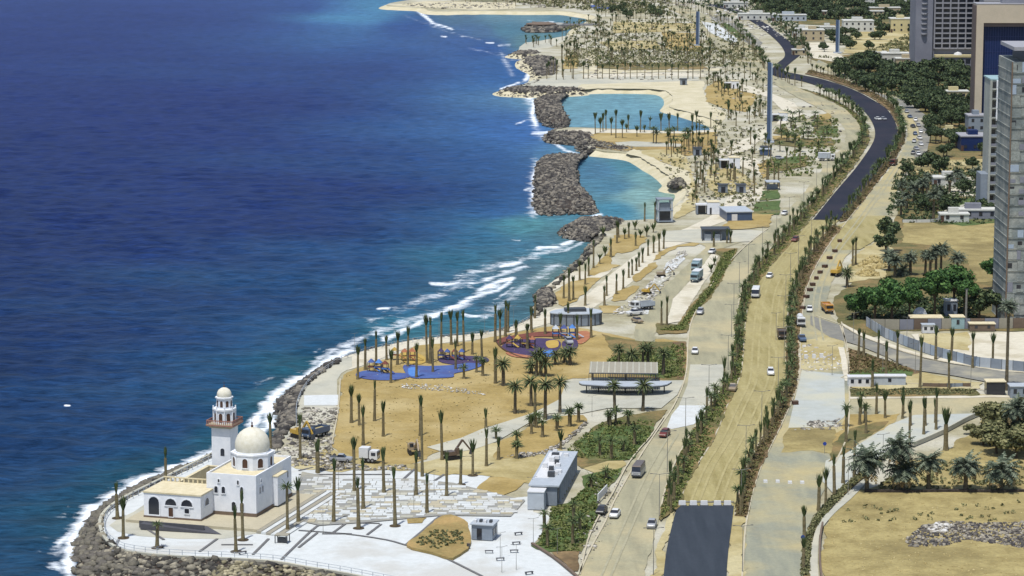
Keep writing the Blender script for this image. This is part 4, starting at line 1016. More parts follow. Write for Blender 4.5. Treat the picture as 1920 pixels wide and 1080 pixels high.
# east side
palms('t', [(755,600,420),(790,610,440),(885,630,440),(945,640,520),(940,750,515),(1015,680,440),(1275,635,410),(1380,640,420),(1525,690,450),(1660,680,460),(1170,820,480),(848,820,640),(1365,830,590)], TT, "along the curving grey side street", "palms along the side street", Z7)
palms('t', [(770,1000,840,'l'),(800,1060,920,'l'),(875,1000,800),(935,1030,840),(1055,1000,820),(1105,1080,910),(1205,1080,910),(1275,1060,895),(675,1090,925,'l')], TT, "below the green strip of the side street", "palms below the green strip", Z7)
palms('t', [(630,240,15),(715,130,-40),(755,185,-10),(985,90,-60),(1030,270,0),(1120,190,-40),(1198,160,-100),(680,460,170),(610,500,270),(555,575,330),(500,630,410),(455,670,450),(365,860,650),(360,1050,845)], TT, "along the curved hedge of the vacant lot", "palms along the curved hedge", Z6)
palms('t', [(1260,290,30)], "thick trunked palm wrapped in grey netting", "behind the vacant lot", "wrapped palm", Z6, cs=1.7)
palms('f', [(760,545,268),(958,548,190),(990,545,330),(1150,545,290),(1385,545,310),(1610,545,330),(1700,260,-40),(1660,230,80),(1745,250,60),(1755,200,-30)], "mature palm with drooping grey green fronds", "by the sandy vacant lot", "mature palms by the vacant lot", Z6, cs=1.22)
palms('f', [(640,975,820),(690,960,900),(745,960,800),(845,960,790),(875,1005,790),(915,1000,760),(950,960,740),(1060,980,800),(600,930,790)], "bushy palm with grey drooping crown", "above the round green trees", "palms above the green trees", Z8, cs=.85)
palms('f', [(720,520,390),(770,470,330),(830,480,300),(860,430,270),(900,590,380),(930,520,350),(1060,360,240),(1010,400,270),(1190,330,225),(690,430,320),(680,560,440),(1100,380,280)], "bushy palm with dark crown", "in the estate garden by the road", "palms in the estate garden", Z8, cs=.85)
palms('f', [(318,1040,900,'d')], "date palm with round crown", "beside the yellow excavator", "palm beside the excavator", Z8)
palms('t', [(355,900,720),(375,890,700)], "tall bundled palm", "between the excavator and the sand heap", "palms by the sand heap", Z8)
# median rows: one palm about every six metres
def along(pts, step, z=0.0, jit=0.0, seed=1, off=0.0):
    g = [G(p[0], p[1], z) for p in smooth(pts, 4)]
    out = []; acc = 0.0; r = random.Random(seed)
    for a, b in zip(g[:-1], g[1:]):
        L_ = math.hypot(b.x-a.x, b.y-a.y)
        while acc < L_:
            f = acc/L_
            d = Vector((b.x-a.x, b.y-a.y, 0)).normalized()
            p = Vector((a.x+(b.x-a.x)*f - d.y*(off+r.uniform(-jit,jit)), a.y+(b.y-a.y)*f + d.x*(off+r.uniform(-jit,jit)), z))
            out.append(project(p)); acc += step*r.uniform(.85, 1.15)
        acc -= L_
    return out
mid = lambda A, B, f=.5: [(a[0]*(1-f)+b[0]*f, a[1]*(1-f)+b[1]*f) for a, b in zip(A, B)]
nB = len(hedLi)
leftmed = mid(hedLo[:nB], hedLi, .42)
MED = "palm with dark tied crown"
palms_h('m', along(leftmed, 5.0, jit=.9, seed=3), 3.6, 6.2, MED, "in the planted strip left of the sandy carriageway", "palms left of the carriageway", 5)
palms_h('m', along(mid(hedRi, hedRo, .3), 4.6, jit=.7, seed=4), 3.6, 6.0, MED, "in the planted strip right of the sandy carriageway", "palms right of the carriageway", 6)
palms_h('m', along(mid(hedRi2, hedRo2, .5), 6.0, jit=.8, seed=7), 4.2, 6.4, MED, "beside the curve of the new dark road", "palms beside the dark road curve", 7)
palms_h('m', along([(1500,163),(1450,143),(1425,112),(1400,80),(1370,50),(1310,22),(1240,4)], 9, jit=1.5, seed=8), 5, 8, MED, "along the far end of the dark road", "palms by the far road", 8)
palms_h('m', along([(1520,122),(1510,100),(1500,80),(1465,52),(1420,25),(1360,4)], 9, jit=1.5, seed=9), 5, 8, MED, "behind the far end of the dark road", "palms behind the far road", 9)
def region(poly, n, seed):
    r = random.Random(seed); out = []
    xs = [p[0] for p in poly]; ys = [p[1] for p in poly]
    while len(out) < n:
        x, y = r.uniform(min(xs), max(xs)), r.uniform(min(ys), max(ys))
        if in_poly(x, y, poly): out.append((x, y))
    return out
FARP = "slender palm with tied crown"
palms_h('t', region([(1060,45),(1120,34),(1300,30),(1350,60),(1420,90),(1430,115),(1350,126),(1110,124),(1050,92)], 210, 11), 4.5, 8.5, FARP, "in the far park", "palms in the far park", 11, .8)
palms_h('t', region([(1120,5),(1300,2),(1330,40),(1150,45),(1120,25)], 60, 12), 4.5, 8, FARP, "at the far end of the park", "palms at the far end of the park", 12, .8)
palms_h('t', region([(1325,135),(1436,130),(1436,235),(1360,240),(1365,200),(1325,165)], 60, 13), 4, 7.5, FARP, "between the far lagoon and the blue tower", "palms between lagoon and tower", 13, .8)
palms_h('t', region([(1225,285),(1300,262),(1350,262),(1345,330),(1330,378),(1296,392),(1305,345),(1290,305)], 60, 14), 3.5, 7.5, FARP, "on the sand behind the near lagoon", "palms behind the near lagoon", 14, .7)
palms_h('t', [(1092+i*13+random.Random(i).uniform(-3,3), 148) for i in range(18)], 7, 9, FARP, "along the walk behind the far lagoon", "palms behind the far lagoon", 15, .8)
palms_h('t', region([(985,80),(1045,76),(1045,88),(990,90)], 16, 16), 4.5, 6.5, FARP, "on the thin strip in the far bay", "palms on the far bay strip", 16, .8)
palms_h('t', region([(1045,100),(1085,95),(1085,150),(1020,152),(1030,130)], 22, 17), 6, 10, FARP, "on the rocky north point", "palms on the north point", 17, .8)
palms_h('t', region([(800,0),(1110,0),(1110,14),(1000,18),(900,8)], 40, 18), 6, 9, FARP, "on the farthest shore", "palms on the farthest shore", 18, .8)
palms_h('l', region([(1450,225),(1500,215),(1570,220),(1575,255),(1520,310),(1455,300)], 20, 19), 3.5, 7, "small palm with loose crown", "in the garden patches left of the road", "palms in the garden patches", 19)
palms_h('t', region([(1380,250),(1450,270),(1450,350),(1400,350),(1350,380)], 14, 20), 5, 8, FARP, "around the roadside kiosks", "palms around the kiosks", 20, .8)
palms_h('t', [(1413,345),(1437,350),(1460,350),(1475,318),(1490,290),(1500,315),(1414,368),(1452,348)], 8, 9.5, FARP, "by the small white shelters", "palms by the white shelters", 21, .9)
for p in PALMS: p['px'] = p['h']*S(p['y'])
TENS = ['', '', 'twenty', 'thirty', 'forty', 'fifty']
def ordinal(i):
    i += 1
    if i <= 20: return ORD[i-1]
    t_, o_ = divmod(i, 10)
    if o_ == 0: return {3:'thirtieth',4:'fortieth',5:'fiftieth'}.get(t_, 'last')
    return TENS[min(t_,5)] + '-' + ORD[o_-1]
LEFTS = [(830,'beside the grey pavilion'),(700,'beside the park lawns'),(600,'beside the long canopy'),(520,'beside the parking island'),(440,'beside the parked pale trucks'),(370,'beside the lawn squares'),(250,'below the road curve'),(0,'above the road curve')]
RIGHTS = [(830,'beside the white marker blocks'),(700,'beside the concrete slab'),(620,'beside the blue pickup'),(520,'beside the timber crates'),(0,'beside the excavator')]
CURVES = [(330,'below the red truck'),(240,'beside the parking street'),(0,'beside the dark tree belt')]
for gname, side, tab in (("palms left of the carriageway", "left", LEFTS), ("palms right of the carriageway", "right", RIGHTS), ("palms beside the dark road curve", "outer", CURVES)):
    cnt = {}
    for p in sorted([p for p in PALMS if p['group'] == gname and p['y'] < 1180 and -30 < p['x'] < 1950], key=lambda q: -q['y']):
        mark = [m_ for y_, m_ in tab if p['y'] >= y_][0]
        k_ = cnt.get(mark, 0); cnt[mark] = k_+1
        p['label'] = "dark tied palm in the %s median %s, %s counting upward" % (side, mark, ordinal(k_))
QUOTA = {'t': 290, 'm': 290, 'l': 200, 'd': 100, 'f': 100}
used = {k: 0 for k in QUOTA}
PALMS.sort(key=lambda p: -p['px'])
bulkV, bulkF, bulkM, bo = [], [], [], 0
meshcache = {}
def arrs(me):
    if me.name not in meshcache:
        co = np.empty(len(me.vertices)*3, np.float32); me.vertices.foreach_get('co', co)
        meshcache[me.name] = (co.reshape(-1,3), [tuple(p.vertices) for p in me.polygons])
    return meshcache[me.name]
rp = random.Random(99)
lowcrown = [np_mesh('far_crown', *tied_crown(80+i, .25, 9, 2.4, .5), M['frond']) for i in range(3)]
lowtrunk = MB().cyl((0,0), .3, .24, 0, 1, 5, cap=False).mesh('far_trunk', M['ptrunk'])
def words(w): return len(w.split())
for p in PALMS:
    nm, tr, crs, ch = KINDS[p['k']]
    g = G(p['x'], p['y']); rz = rp.uniform(0, 6.28)
    cs = p['cs']*rp.uniform(.85, 1.15)
    vis = -30 < p['x'] < 1950 and p['y'] < 1180
    if not vis: continue
    if used[p['k']] < QUOTA[p['k']]:
        used[p['k']] += 1
        if 'label' in p: lab = p['label']
        elif p['n'] == 1: lab = p['desc'] + ' ' + p['where']
        elif p['n'] <= 20: lab = "%s %s, %s from the left" % (p['desc'], p['where'], ORD[p['i']])
        else: lab = p['desc'] + ' ' + p['where']
        ws = lab.split()
        if len(ws) > 16: lab = ("%s %s, %s from the left" % (p['desc'].replace(' with bundled crown', '').replace(' with short tufted crown', '').replace(' with full round crown', '').replace(' with full crown',''), p['where'], ORD[p['i']]))
        t = thing(nm, lab, 'palm tree', (g.x, g.y, .22), rz, p['group'] if p['n'] > 1 else None)
        hh = p['h']; th = max(1.2, hh - ch*cs)
        fat = 1.6 if 'wrapped' in p['desc'] else rp.uniform(.85, 1.12)
        lean = rp.uniform(-.035, .035)
        o = link('trunk', tr, t, (0,0,-.2)); o.scale = (fat, fat, th+.2); o.rotation_euler = (lean, 0, 0)
        c = link('crown', crs[rp.randrange(len(crs))], t, (0, -math.sin(lean)*th, th)); c.scale = (cs, cs, cs*rp.uniform(.9,1.1))
        if p['y'] < 330: o.scale = (fat*.7, fat*.7, th+.2); c.scale = (cs*1.75, cs*1.75, cs*1.15)
        if p['k'] == 't' and p['px'] > 60: 
            c.scale = (cs, cs, cs*1.05)
        if p['pit']: link('tree_pit', PIT, t, (0,0,-.12))
    else:
        th = max(1.2, p['h']-ch*cs)
        for me_, sx, sz, z0 in ((lowtrunk, .75, th+.2, 0), (lowcrown[rp.randrange(3)], cs*1.5, cs*1.1, th+.1)):
            co, fs = arrs(me_)
            c_, s_ = math.cos(rz), math.sin(rz)
            x = (co[:,0]*c_-co[:,1]*s_)*sx+g.x; y = (co[:,0]*s_+co[:,1]*c_)*sx+g.y; z = co[:,2]*sz+z0
            bulkV.append(np.stack([x,y,z],1)); bulkF.append(np.array(fs)+bo); bulkM += [0 if me_ is lowtrunk else 1]*len(fs); bo += len(co)
if bulkV:
    o = link('distant_palms', np_mesh('distant_palms', np.concatenate(bulkV), np.concatenate(bulkF), [M['ptrunk'], M['frond']], bulkM))
    o["kind"] = 'stuff'; o["label"] = 'slender palms crowding the far park and the far road'
print('palms', len(PALMS), used)
# ------------------------------------------------------------------ building materials
def flat(name, rgb, rough=.8, spec=.3, metallic=0.0, var=.06, sc=1.0):
    a = C(*rgb); b = tuple(c*(1-var*2) for c in a[:3])+(1,)
    return mat(name, a, b, sc, rough=rough, spec=spec, metallic=metallic)
M['plaster'] = mat('white_plaster', C(246,248,252,1.28), C(234,238,244,1.3), .6, rough=.8, fine=.03)
M['roofcream'] = mat('cream_roof', C(240,228,194), C(224,210,172), .8, fine=.05)
M['dome'] = mat('dome_plaster', C(244,240,224), C(232,226,204), 1.2, fine=.05)
M['plinth'] = flat('brown_stone_plinth', (130,112,96))
M['wood'] = flat('dark_wood', (96,70,56))
M['rail'] = flat('red_brown_rail', (178,128,112))
M['glassdark'] = mat('dark_window_glass', C(42,46,56), C(54,58,66), .5, rough=.15, spec=.5)
M['terrace'] = flat('terrace_stone', (206,196,168))
M['step'] = flat('step_stone', (176,170,152))
M['darkstone'] = flat('dark_ramp', (92,92,98))
M['greypanel'] = flat('grey_metal_panel', (150,160,172), .5)
M['greypanel2'] = flat('pale_metal_panel', (198,206,214), .5)
M['whitepaint'] = flat('white_paint', (244,244,244), .4, .5)
M['darkmetal'] = flat('dark_metal', (74,76,80), .5, .5)
M['canopyroof'] = flat('canopy_roof_slats', (176,170,152))
M['bluetower'] = flat('blue_grey_cladding', (76,98,132), .4, .5)
M['lightcladding'] = flat('light_cladding', (176,192,210), .4, .5)
M['poster'] = flat('blue_sign', (50,80,170))
M['hotel'] = mat('hotel_concrete', C(150,152,162), C(136,138,150), .1, fine=.04)
M['hotelslab'] = flat('hotel_balcony_slab', (176,176,182))
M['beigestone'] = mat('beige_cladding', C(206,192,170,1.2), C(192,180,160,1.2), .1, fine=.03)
M['beigeside'] = mat('dark_beige_cladding', C(120,106,102), C(110,98,94), .1, fine=.03)  # darker, browner tone of the frame's beige, for its side and soffit
M['blueglass'] = mat('navy_curtain_glass', C(30,48,92,1.1), C(24,40,80,1.1), .05, rough=.4, spec=.15)
M['greyfloor'] = mat('bare_concrete', C(148,156,154), C(122,130,130), .25, fine=.18, rgb3=C(176,178,170), scale3=.12)
M['scaff'] = island_mat('site_sheeting', C(104,112,108), C(150,156,150), C(190,196,194), .8)
M['whitetower'] = mat('apartment_render', C(192,194,186), C(172,176,170), .2, fine=.06)
M['paleyellow'] = flat('villa_wall', (222,208,158))
M['villawhite'] = flat('villa_white', (226,226,218))
M['villatan'] = flat('villa_tan', (200,184,150))
M['teal'] = flat('light_blue_cabin', (172,202,204), .5)
M['bluesheet'] = flat('blue_sheet', (60,74,132), .6)
M['chrome'] = flat('lamp_pole_metal', (150,148,140), .5)
M['darkpole'] = flat('dark_pole', (84,78,66), .7)
M['ornament'] = M['joint']
def opening(parent, cx, z0, z1, w, y, nm='window', arch=True, label=None, depth=.12, frame=.14):
    """a recessed window or door on a wall facing -y: surround (proud) with a dark pane"""
    u0, u1 = cx-w/2, cx+w/2
    f = MB()
    f.box(u0-frame, u0, y-depth, y-.003, z0, z1-(w/2 if arch else 0)); f.box(u1, u1+frame, y-depth, y-.003, z0, z1-(w/2 if arch else 0))
    f.box(u0-frame, u1+frame, y-depth-.05, y-.003, z0-frame, z0)
    if arch:
        n = 6; r0, r1 = w/2, w/2+frame; cz = z1-w/2
        for k in range(n):
            a, b = math.pi*k/n, math.pi*(k+1)/n
            P_ = [(cx+r*math.cos(t), yy, cz+r*math.sin(t)) for yy in (y-depth, y-.003) for r, t in ((r0,a),(r1,a),(r1,b),(r0,b))]
            f.add(P_, [(0,3,2,1),(1,2,6,5),(0,4,7,3)])
    else: f.box(u0-frame, u1+frame, y-depth, y-.003, z1, z1+frame)
    return f, (MB().arch(u0, u1, z0, z1, y-.01, .03) if arch else MB().box(u0, u1, y-.04, y-.01, z0, z1))
def put_opening(parent, M4, cx, z0, z1, w, y, nm='window', arch=True, fm='plaster', pm='glassdark', frame=.14, label=None):
    f, p = opening(parent, cx, z0, z1, w, y, nm, arch, frame=frame)
    fo = f.xform(M4).build(nm, M[fm], parent)
    if label: fo['label'] = label
    p.xform(M4).build('pane' if nm == 'window' else 'leaf', M[pm], fo)
    return fo
I4 = Matrix.Identity(4)
def RZ(a, x=0, y=0, z=0): return Matrix.Translation((x, y, z)) @ Matrix.Rotation(a, 4, 'Z')

# ------------------------------------------------------------------ the mosque
org = G(481, 975.5)
mz = thing('mosque', 'white domed mosque with square minaret on the rocky headland', 'mosque', (org.x, org.y, .1), math.radians(-17))
TZ = 0.9                          # terrace height
W_, D_, Hh = 10.8, 19.5, 8.6
wall = MB().box(-W_, 0, 0, D_, TZ, Hh)
# parapet
for a in ((-W_,0,0,.3),(-W_,0,D_-.3,D_),(-W_,-W_+.3,.3,D_-.3),(-.3,0,.3,D_-.3)):
    wall.box(a[0]-.0, a[1]+.0, a[2], a[3], Hh, Hh+.45)
wall.build('prayer_hall', M['plaster'], mz)
MB().box(-W_+.3, -.3, .3, D_-.3, Hh, Hh+.06).build('roof', M['roofcream'], mz)
MB().box(-W_-.12, .12, -.12, D_+.12, 0, TZ+.35).build('plinth', M['plinth'], mz)
MB().box(-.003, 1.1, 9.0, 14.2, TZ, 6.9).build('side_porch', M['plaster'], mz)
MB().box(-.05, 1.2, 8.9, 14.3, 6.9, 7.15).build('porch_roof', M['roofcream'], mz)
FR = I4
for cx in (-8.7, -7.1): put_opening(mz, FR, cx, 5.0, 6.4, .75, 0)
for cx in (-8.1,): put_opening(mz, FR, cx, 7.2, 7.9, .4, 0)
for cx in (-4.9, -3.1): put_opening(mz, FR, cx, 1.5, 3.4, .85, 0)
put_opening(mz, FR, -3.1, 4.8, 6.6, .6, 0)
put_opening(mz, FR, -3.9, 7.0, 7.9, .4, 0)
SD = RZ(math.pi/2)                 # wall facing +x : local u runs along y
for cx in (1.9, 3.4, 15.8, 17.2): put_opening(mz, SD, cx, 5.0, 6.4, .65, 0)
for cx in (2.6,): put_opening(mz, SD, cx, 7.2, 7.9, .4, 0)
# drum and dome
dc = (-4.6, 9.6)
MB().lathe(dc, [(4.35,Hh),(4.35,Hh+3.0),(4.5,Hh+3.0),(4.5,Hh+3.3),(3.9,Hh+3.3),(3.9,Hh+3.5)], 8, math.pi/8).build('drum', M['plaster'], mz)
dome = MB().lathe(dc, [(3.4,Hh+3.4),(3.56,Hh+4.1),(3.58,Hh+4.9),(3.44,Hh+5.7),(3.1,Hh+6.5),(2.58,Hh+7.2),(1.8,Hh+7.8),(.95,Hh+8.15),(.25,Hh+8.3)], 28).build('dome', M['dome'], mz, sm=True)
MB().lathe(dc, [(.22,Hh+8.3),(.3,Hh+8.6),(.1,Hh+8.9),(.22,Hh+9.15),(.06,Hh+9.4),(.05,Hh+10.2)], 8).build('finial', M['wood'], dome)
for k in range(8):
    a = math.pi*2*k/8
    m4 = Matrix.Translation((dc[0], dc[1], 0)) @ Matrix.Rotation(a, 4, 'Z') @ Matrix.Translation((0, -4.35*math.cos(math.pi/8), 0))
    put_opening(mz, m4, 0, Hh+.55, Hh+2.5, 1.15, 0, fm='plaster', pm='wood')
# arcade wing
wx0, wx1, wy0, wy1, wh = -21.8, -9.4, -6.4, 3.5, 5.6
wing = MB().box(wx0, wx1, wy0, 0, TZ, wh).box(wx0, -W_-.01, 0, wy1, TZ, wh)
wing.build('arcade_wing', M['plaster'], mz)
MB().box(wx0-.15, wx1+.15, wy0-.15, -.15, wh, wh+.3).box(wx0-.15, -W_-.02, -.15, wy1, wh, wh+.3).build('roof', M['roofcream'], mz)
MB().box(wx0-.1, wx1+.1, wy0-.1, -.13, 0, TZ+.02).box(wx0-.1, -W_-.13, -.13, wy1, 0, TZ+.02).build('plinth', M['plinth'], mz)
FW = Matrix.Translation((0, wy0, 0))
put_opening(mz, FW, -19.6, TZ+.3, 4.9, 2.3, 0, nm='archway', frame=.25)
put_opening(mz, FW, -15.9, 3.35, 4.75, 2.5, 0, frame=.2)
put_opening(mz, FW, -12.4, 3.35, 4.75, 2.5, 0, frame=.2)
put_opening(mz, FW, -15.9, TZ+.1, 2.9, 1.0, 0, nm='door', arch=False, pm='wood')
put_opening(mz, FW, -12.4, 1.9, 2.9, 1.0, 0, arch=False)
put_opening(mz, RZ(math.pi/2, wx1, 0), -3.4, 3.2, 4.7, 2.0, 0, frame=.2)
# courtyard walls up to the minaret
for nm, b in (('courtyard_wall',(-21.8,-21.3,3.5,26)),('courtyard_wall',(-21.8,-8,26,26.5)),('courtyard_wall',(-8.5,-8,19.6,26))):
    MB().box(*b, 0, 4.0).box(b[0]-.1,b[1]+.1,b[2]-.1,b[3]+.1,4.0,4.15).build(nm, M['roofcream'], mz)
MB().box(-21.3,-W_-.02,3.55,19.0,.1,.9).build('courtyard_floor', M['terrace'], mz)
bal = MB()
for i in range(11): bal.box(-21.2+i*1.0,-20.9+i*1.0,3.0,3.3,wh+.3,wh+1.1)
bal.box(-21.6,-10.9,2.95,3.35,wh+1.1,wh+1.3).build('balustrade', M['roofcream'], mz)
# minaret
mc = G(423, 902); mi = mz.matrix_basis.inverted() @ Vector((mc.x, mc.y, 0))
mx_, my_ = mi.x, mi.y
mina = MB().box(mx_-2.15, mx_+2.15, my_-2.15, my_+2.15, 0, 13.2).build('minaret', M['plaster'], mz)
MB().box(mx_-2.5, mx_+2.5, my_-2.5, my_+2.5, 13.2, 13.6).box(mx_-3.0, mx_+3.0, my_-3.0, my_+3.0, 13.6, 14.1).build('balcony_slab', M['terrace'], mina)
rl = MB()
for s in (-1, 1):
    rl.box(mx_-3.0, mx_+3.0, my_+s*2.9-.06, my_+s*2.9+.06, 14.9, 15.1); rl.box(mx_+s*2.9-.06, mx_+s*2.9+.06, my_-2.83, my_+2.83, 14.9, 15.1)
    rl.box(mx_-3.05, mx_+3.05, my_+s*3.0-.07, my_+s*3.0+.07, 13.75, 14.05); rl.box(mx_+s*3.0-.07, mx_+s*3.0+.07, my_-2.92, my_+2.92, 13.75, 14.05)
    for k in range(13):
        q = -2.9+k*5.8/12
        rl.box(mx_+q-.07, mx_+q+.07, my_+s*2.9-.05, my_+s*2.9+.05, 14.1, 14.9)
        if 0 < k < 12: rl.box(mx_+s*2.9-.05, mx_+s*2.9+.05, my_+q-.07, my_+q+.07, 14.1, 14.9)
rl.build('balcony_rail', M['rail'], mina)
MB().lathe((mx_,my_), [(2.3,14.1),(2.3,17.2),(2.55,17.2),(2.55,17.6),(1.9,17.6)], 8, math.pi/8).build('lower_stage', M['plaster'], mina)
MB().lathe((mx_,my_), [(1.7,17.5),(1.7,20.0),(1.95,20.0),(1.95,20.3),(1.3,20.35)], 8, math.pi/8).build('upper_stage', M['plaster'], mina)
for k in range(8):
    a = k*math.pi/4+math.pi/8
    MB().cyl((mx_+2.35*math.cos(a), my_+2.35*math.sin(a)), .16, .16, 14.1, 18.2, 6).build('pinnacle', M['plaster'], mina)
MB().lathe((mx_,my_), [(1.5,20.3),(1.58,20.7),(1.5,21.3),(1.2,21.9),(.7,22.3),(.15,22.5)], 20).build('minaret_dome', M['dome'], mina, sm=True)
MB().lathe((mx_,my_), [(.12,22.5),(.16,22.8),(.05,23.0),(.05,23.9)], 6).build('finial', M['wood'], mina)
for k in range(8):
    a = math.pi*2*k/8
    for rr_, z0, z1, w in ((2.3, 14.5, 16.6, .8), (1.7, 18.0, 19.5, .6)):
        m4 = Matrix.Translation((mx_, my_, 0)) @ Matrix.Rotation(a, 4, 'Z') @ Matrix.Translation((0, -rr_*math.cos(math.pi/8), 0))
        f, p = opening(mina, 0, z0, z1, w, 0, frame=.08)
        p.xform(m4).build('window', M['wood'], mina)
mina.scale = (1, 1, .905)
f, p = opening(mina, 0, 6.5, 8.3, .9, 0)
p.xform(Matrix.Translation((mx_+.3, my_-2.15, 0))).build('window', M['glassdark'], mina)
# terrace, steps, ramp
MB().box(-24.5, 4.2, -9.5, 22, 0.0, .55).build('terrace', M['terrace'], mz)
for i in range(6):
    MB().box(4.2+i*1.1, 5.3+i*1.1, -10.5-i*.2, 26, 0.0, .5-.08*i).build('step', M['step'] if i % 2 == 0 else M['white'], mz)
    MB().box(5.3+i*1.1-.12, 5.3+i*1.1+.003, -10.5-i*.2, 26, .5-.08*i+.001, .5-.08*i+.012).build('step_edge', M['joint'], mz)
MB().add([(-19,-12.2,.12),(-6,-11.2,.12),(-2,-13.4,.02),(-19,-14.6,.12),(-19,-12.2,1.3),(-6,-11.2,.9),(-2,-13.4,.05),(-19,-14.6,1.3)],[(4,7,6,5),(0,1,5,4),(3,7,4,0),(2,3,7,6),(1,2,6,5)][::1]).build('ramp', M['darkstone'], mz)
MB().box(-20,-6,-12.9,-12.6,0,1.4).build('ramp_wall', M['darkstone'], mz)

# ------------------------------------------------------------------ pavilion and kiosks
def frame_of(px1, py1, px2, py2):
    """origin and heading of a line on the ground seen between two pixels"""
    a, b = G(px1, py1), G(px2, py2); d = b-a
    return a, math.atan2(d.y, d.x), d.length
def bldg(name, label, cat, px, py, rz, loc=None, group=None):
    g = G(px, py); return thing(name, label, cat, (g.x, g.y, .2), rz, group)
a, ang, L_ = frame_of(1003, 956, 1030, 957)
t = bldg('service_pavilion', 'long low grey pavilion with rooftop machinery beside the green lawn', 'pavilion', 1033, 954, math.radians(-8))
# long axis runs away from the camera, slightly to the right
MB().box(-4.5, 1.0, 2, 34, 0, 4.0).build('hall', M['greypanel'], t)
MB().box(-4.9, 1.5, 1.6, 34.5, 4.0, 4.35).build('roof', M['greypanel2'], t)
MB().box(-4.6, -1.2, -2.0, 1.55, 0, 3.6).build('front_box', M['greypanel2'], t)
MB().box(-4.7, -1.1, -2.1, 1.6, 3.6, 3.8).build('front_box_roof', M['whitepaint'], t)
for i in range(9):
    MB().box(1.0, 1.12, 3+i*3.4, 5.6+i*3.4, .3, 3.4).build('side_opening', M['glassdark'], t)
    MB().box(1.0, 1.5, 5.8+i*3.4, 6.1+i*3.4, 0, 4.0).build('fin', M['greypanel2'], t)
rp = random.Random(5)
for i in range(12):
    x = -4+rp.uniform(0, 3.4); y = 9+i*2.0
    MB().box(x, x+rp.uniform(.8,1.6), y, y+rp.uniform(.8,1.5), 4.35, 4.35+rp.uniform(.5,1.1)).build('air_unit', M['whitepaint'] if i % 3 else M['darkmetal'], t)
MB().box(-4.4,-1.6, 8, 33, 4.352, 4.40).build('roof_deck', M['whitepaint'], t)
t = bldg('plaza_kiosk', 'small grey kiosk with dark doorway between the mound and the open white plaza', 'kiosk', 897, 1014, math.radians(-14))
MB().box(-1.4, 2.8, 0, 4.2, 0, 3.0).build('walls', M['greypanel'], t)
MB().box(-1.7, 3.1, -.3, 4.5, 3.0, 3.2).build('roof', M['greypanel2'], t)
MB().box(-.3, .7, -.1, -.003, .1, 2.3).build('door', M['glassdark'], t)
for i in range(2): MB().box(2.803, 2.9, .6+i*1.7, 1.7+i*1.7, .9, 2.2).build('window', M['glassdark'], t)
for i in range(4): MB().box(-1.2+i*1.0, -.7+i*1.0, 1+.4*(i%2), 2+.4*(i%2), 3.2, 3.7).build('roof_unit', M['darkmetal'] if i%2 else M['whitepaint'], t)
# long canopy
a = G(1088, 742); b = G(1257, 745)
t = thing('park_canopy', 'long flat shade canopy with slatted screen on the pale park square', 'shade canopy', (a.x, a.y, .2), math.atan2(b.y-a.y, b.x-a.x)*.5)
Lc = (b-a).length
sl = MB()
out = smooth([(0,2.0),(Lc*.12,.6),(Lc*.5,-1.0),(Lc*.9,.6),(Lc,4.5),(Lc*.97,6),(Lc*.5,5.5),(Lc*.03,5.5)], 3, True)
MB().prism(out, 2.3, 2.5).build('lower_roof', M['greypanel2'], t)
MB().prism([(p[0]*1.0, p[1]-.12) for p in out], 2.05, 2.3).build('roof_edge', M['darkmetal'], t)
MB().box(Lc*.09, Lc*.86, 7, 22, 4.0, 4.2).build('upper_roof', M['canopyroof'], t)
for i in range(30):
    x = Lc*.09+i*(Lc*.77)/29
    MB().box(x-.07, x+.07, 6.6, 6.9, .1, 4.05).build('screen_slat', M['darkmetal'], t)
MB().box(Lc*.09, Lc*.86, 6.6, 6.95, 4.05, 4.25).build('screen_rail', M['darkmetal'], t)
for i in range(12): MB().box(Lc*.1+i*Lc*.068, Lc*.1+i*Lc*.068+.3, 7.2, 21.8, 4.2, 4.26).build('roof_slat', M['concrete'], t)
for x, y in ((1.5,3),(Lc*.2,4),(Lc*.5,3),(Lc*.8,4),(Lc-1.5,4.5),(Lc*.12,20),(Lc*.5,20),(Lc*.84,20)):
    MB().cyl((x,y), .16, .16, 0, 2.05 if y < 10 else 4.0, 8).build('column', M['darkmetal'], t)
# curved glass pavilion behind the purple pads
a = G(1035, 612)
t = thing('curved_pavilion', 'curved grey glass pavilion behind the purple play pad', 'pavilion', (a.x, a.y, .2), .12)
arc = [(0,2),(2.2,0),(6,-1.2),(10,-1.2),(13.5,.5),(14,3.5),(12,7),(7,8.5),(2,6)]
MB().prism(smooth(arc,2,True), 0, 3.2).build('glass_wall', M['greypanel'], t)
MB().prism([( 7+(p[0]-7)*1.06, 3+(p[1]-3)*1.08) for p in smooth(arc,2,True)], 3.2, 3.45).build('roof', M['greypanel2'], t)
ar = smooth(arc,2,True)
for i in range(0, 12):
    p = ar[i]; 
    MB().cyl((7+(p[0]-7)*1.02, 3+(p[1]-3)*1.03), .14, .14, 0, 3.2, 6).build('mullion', M['darkmetal'], t)
MB().box(4,10,2,5,3.45,4.3).build('roof_hatch', M['darkmetal'], t)
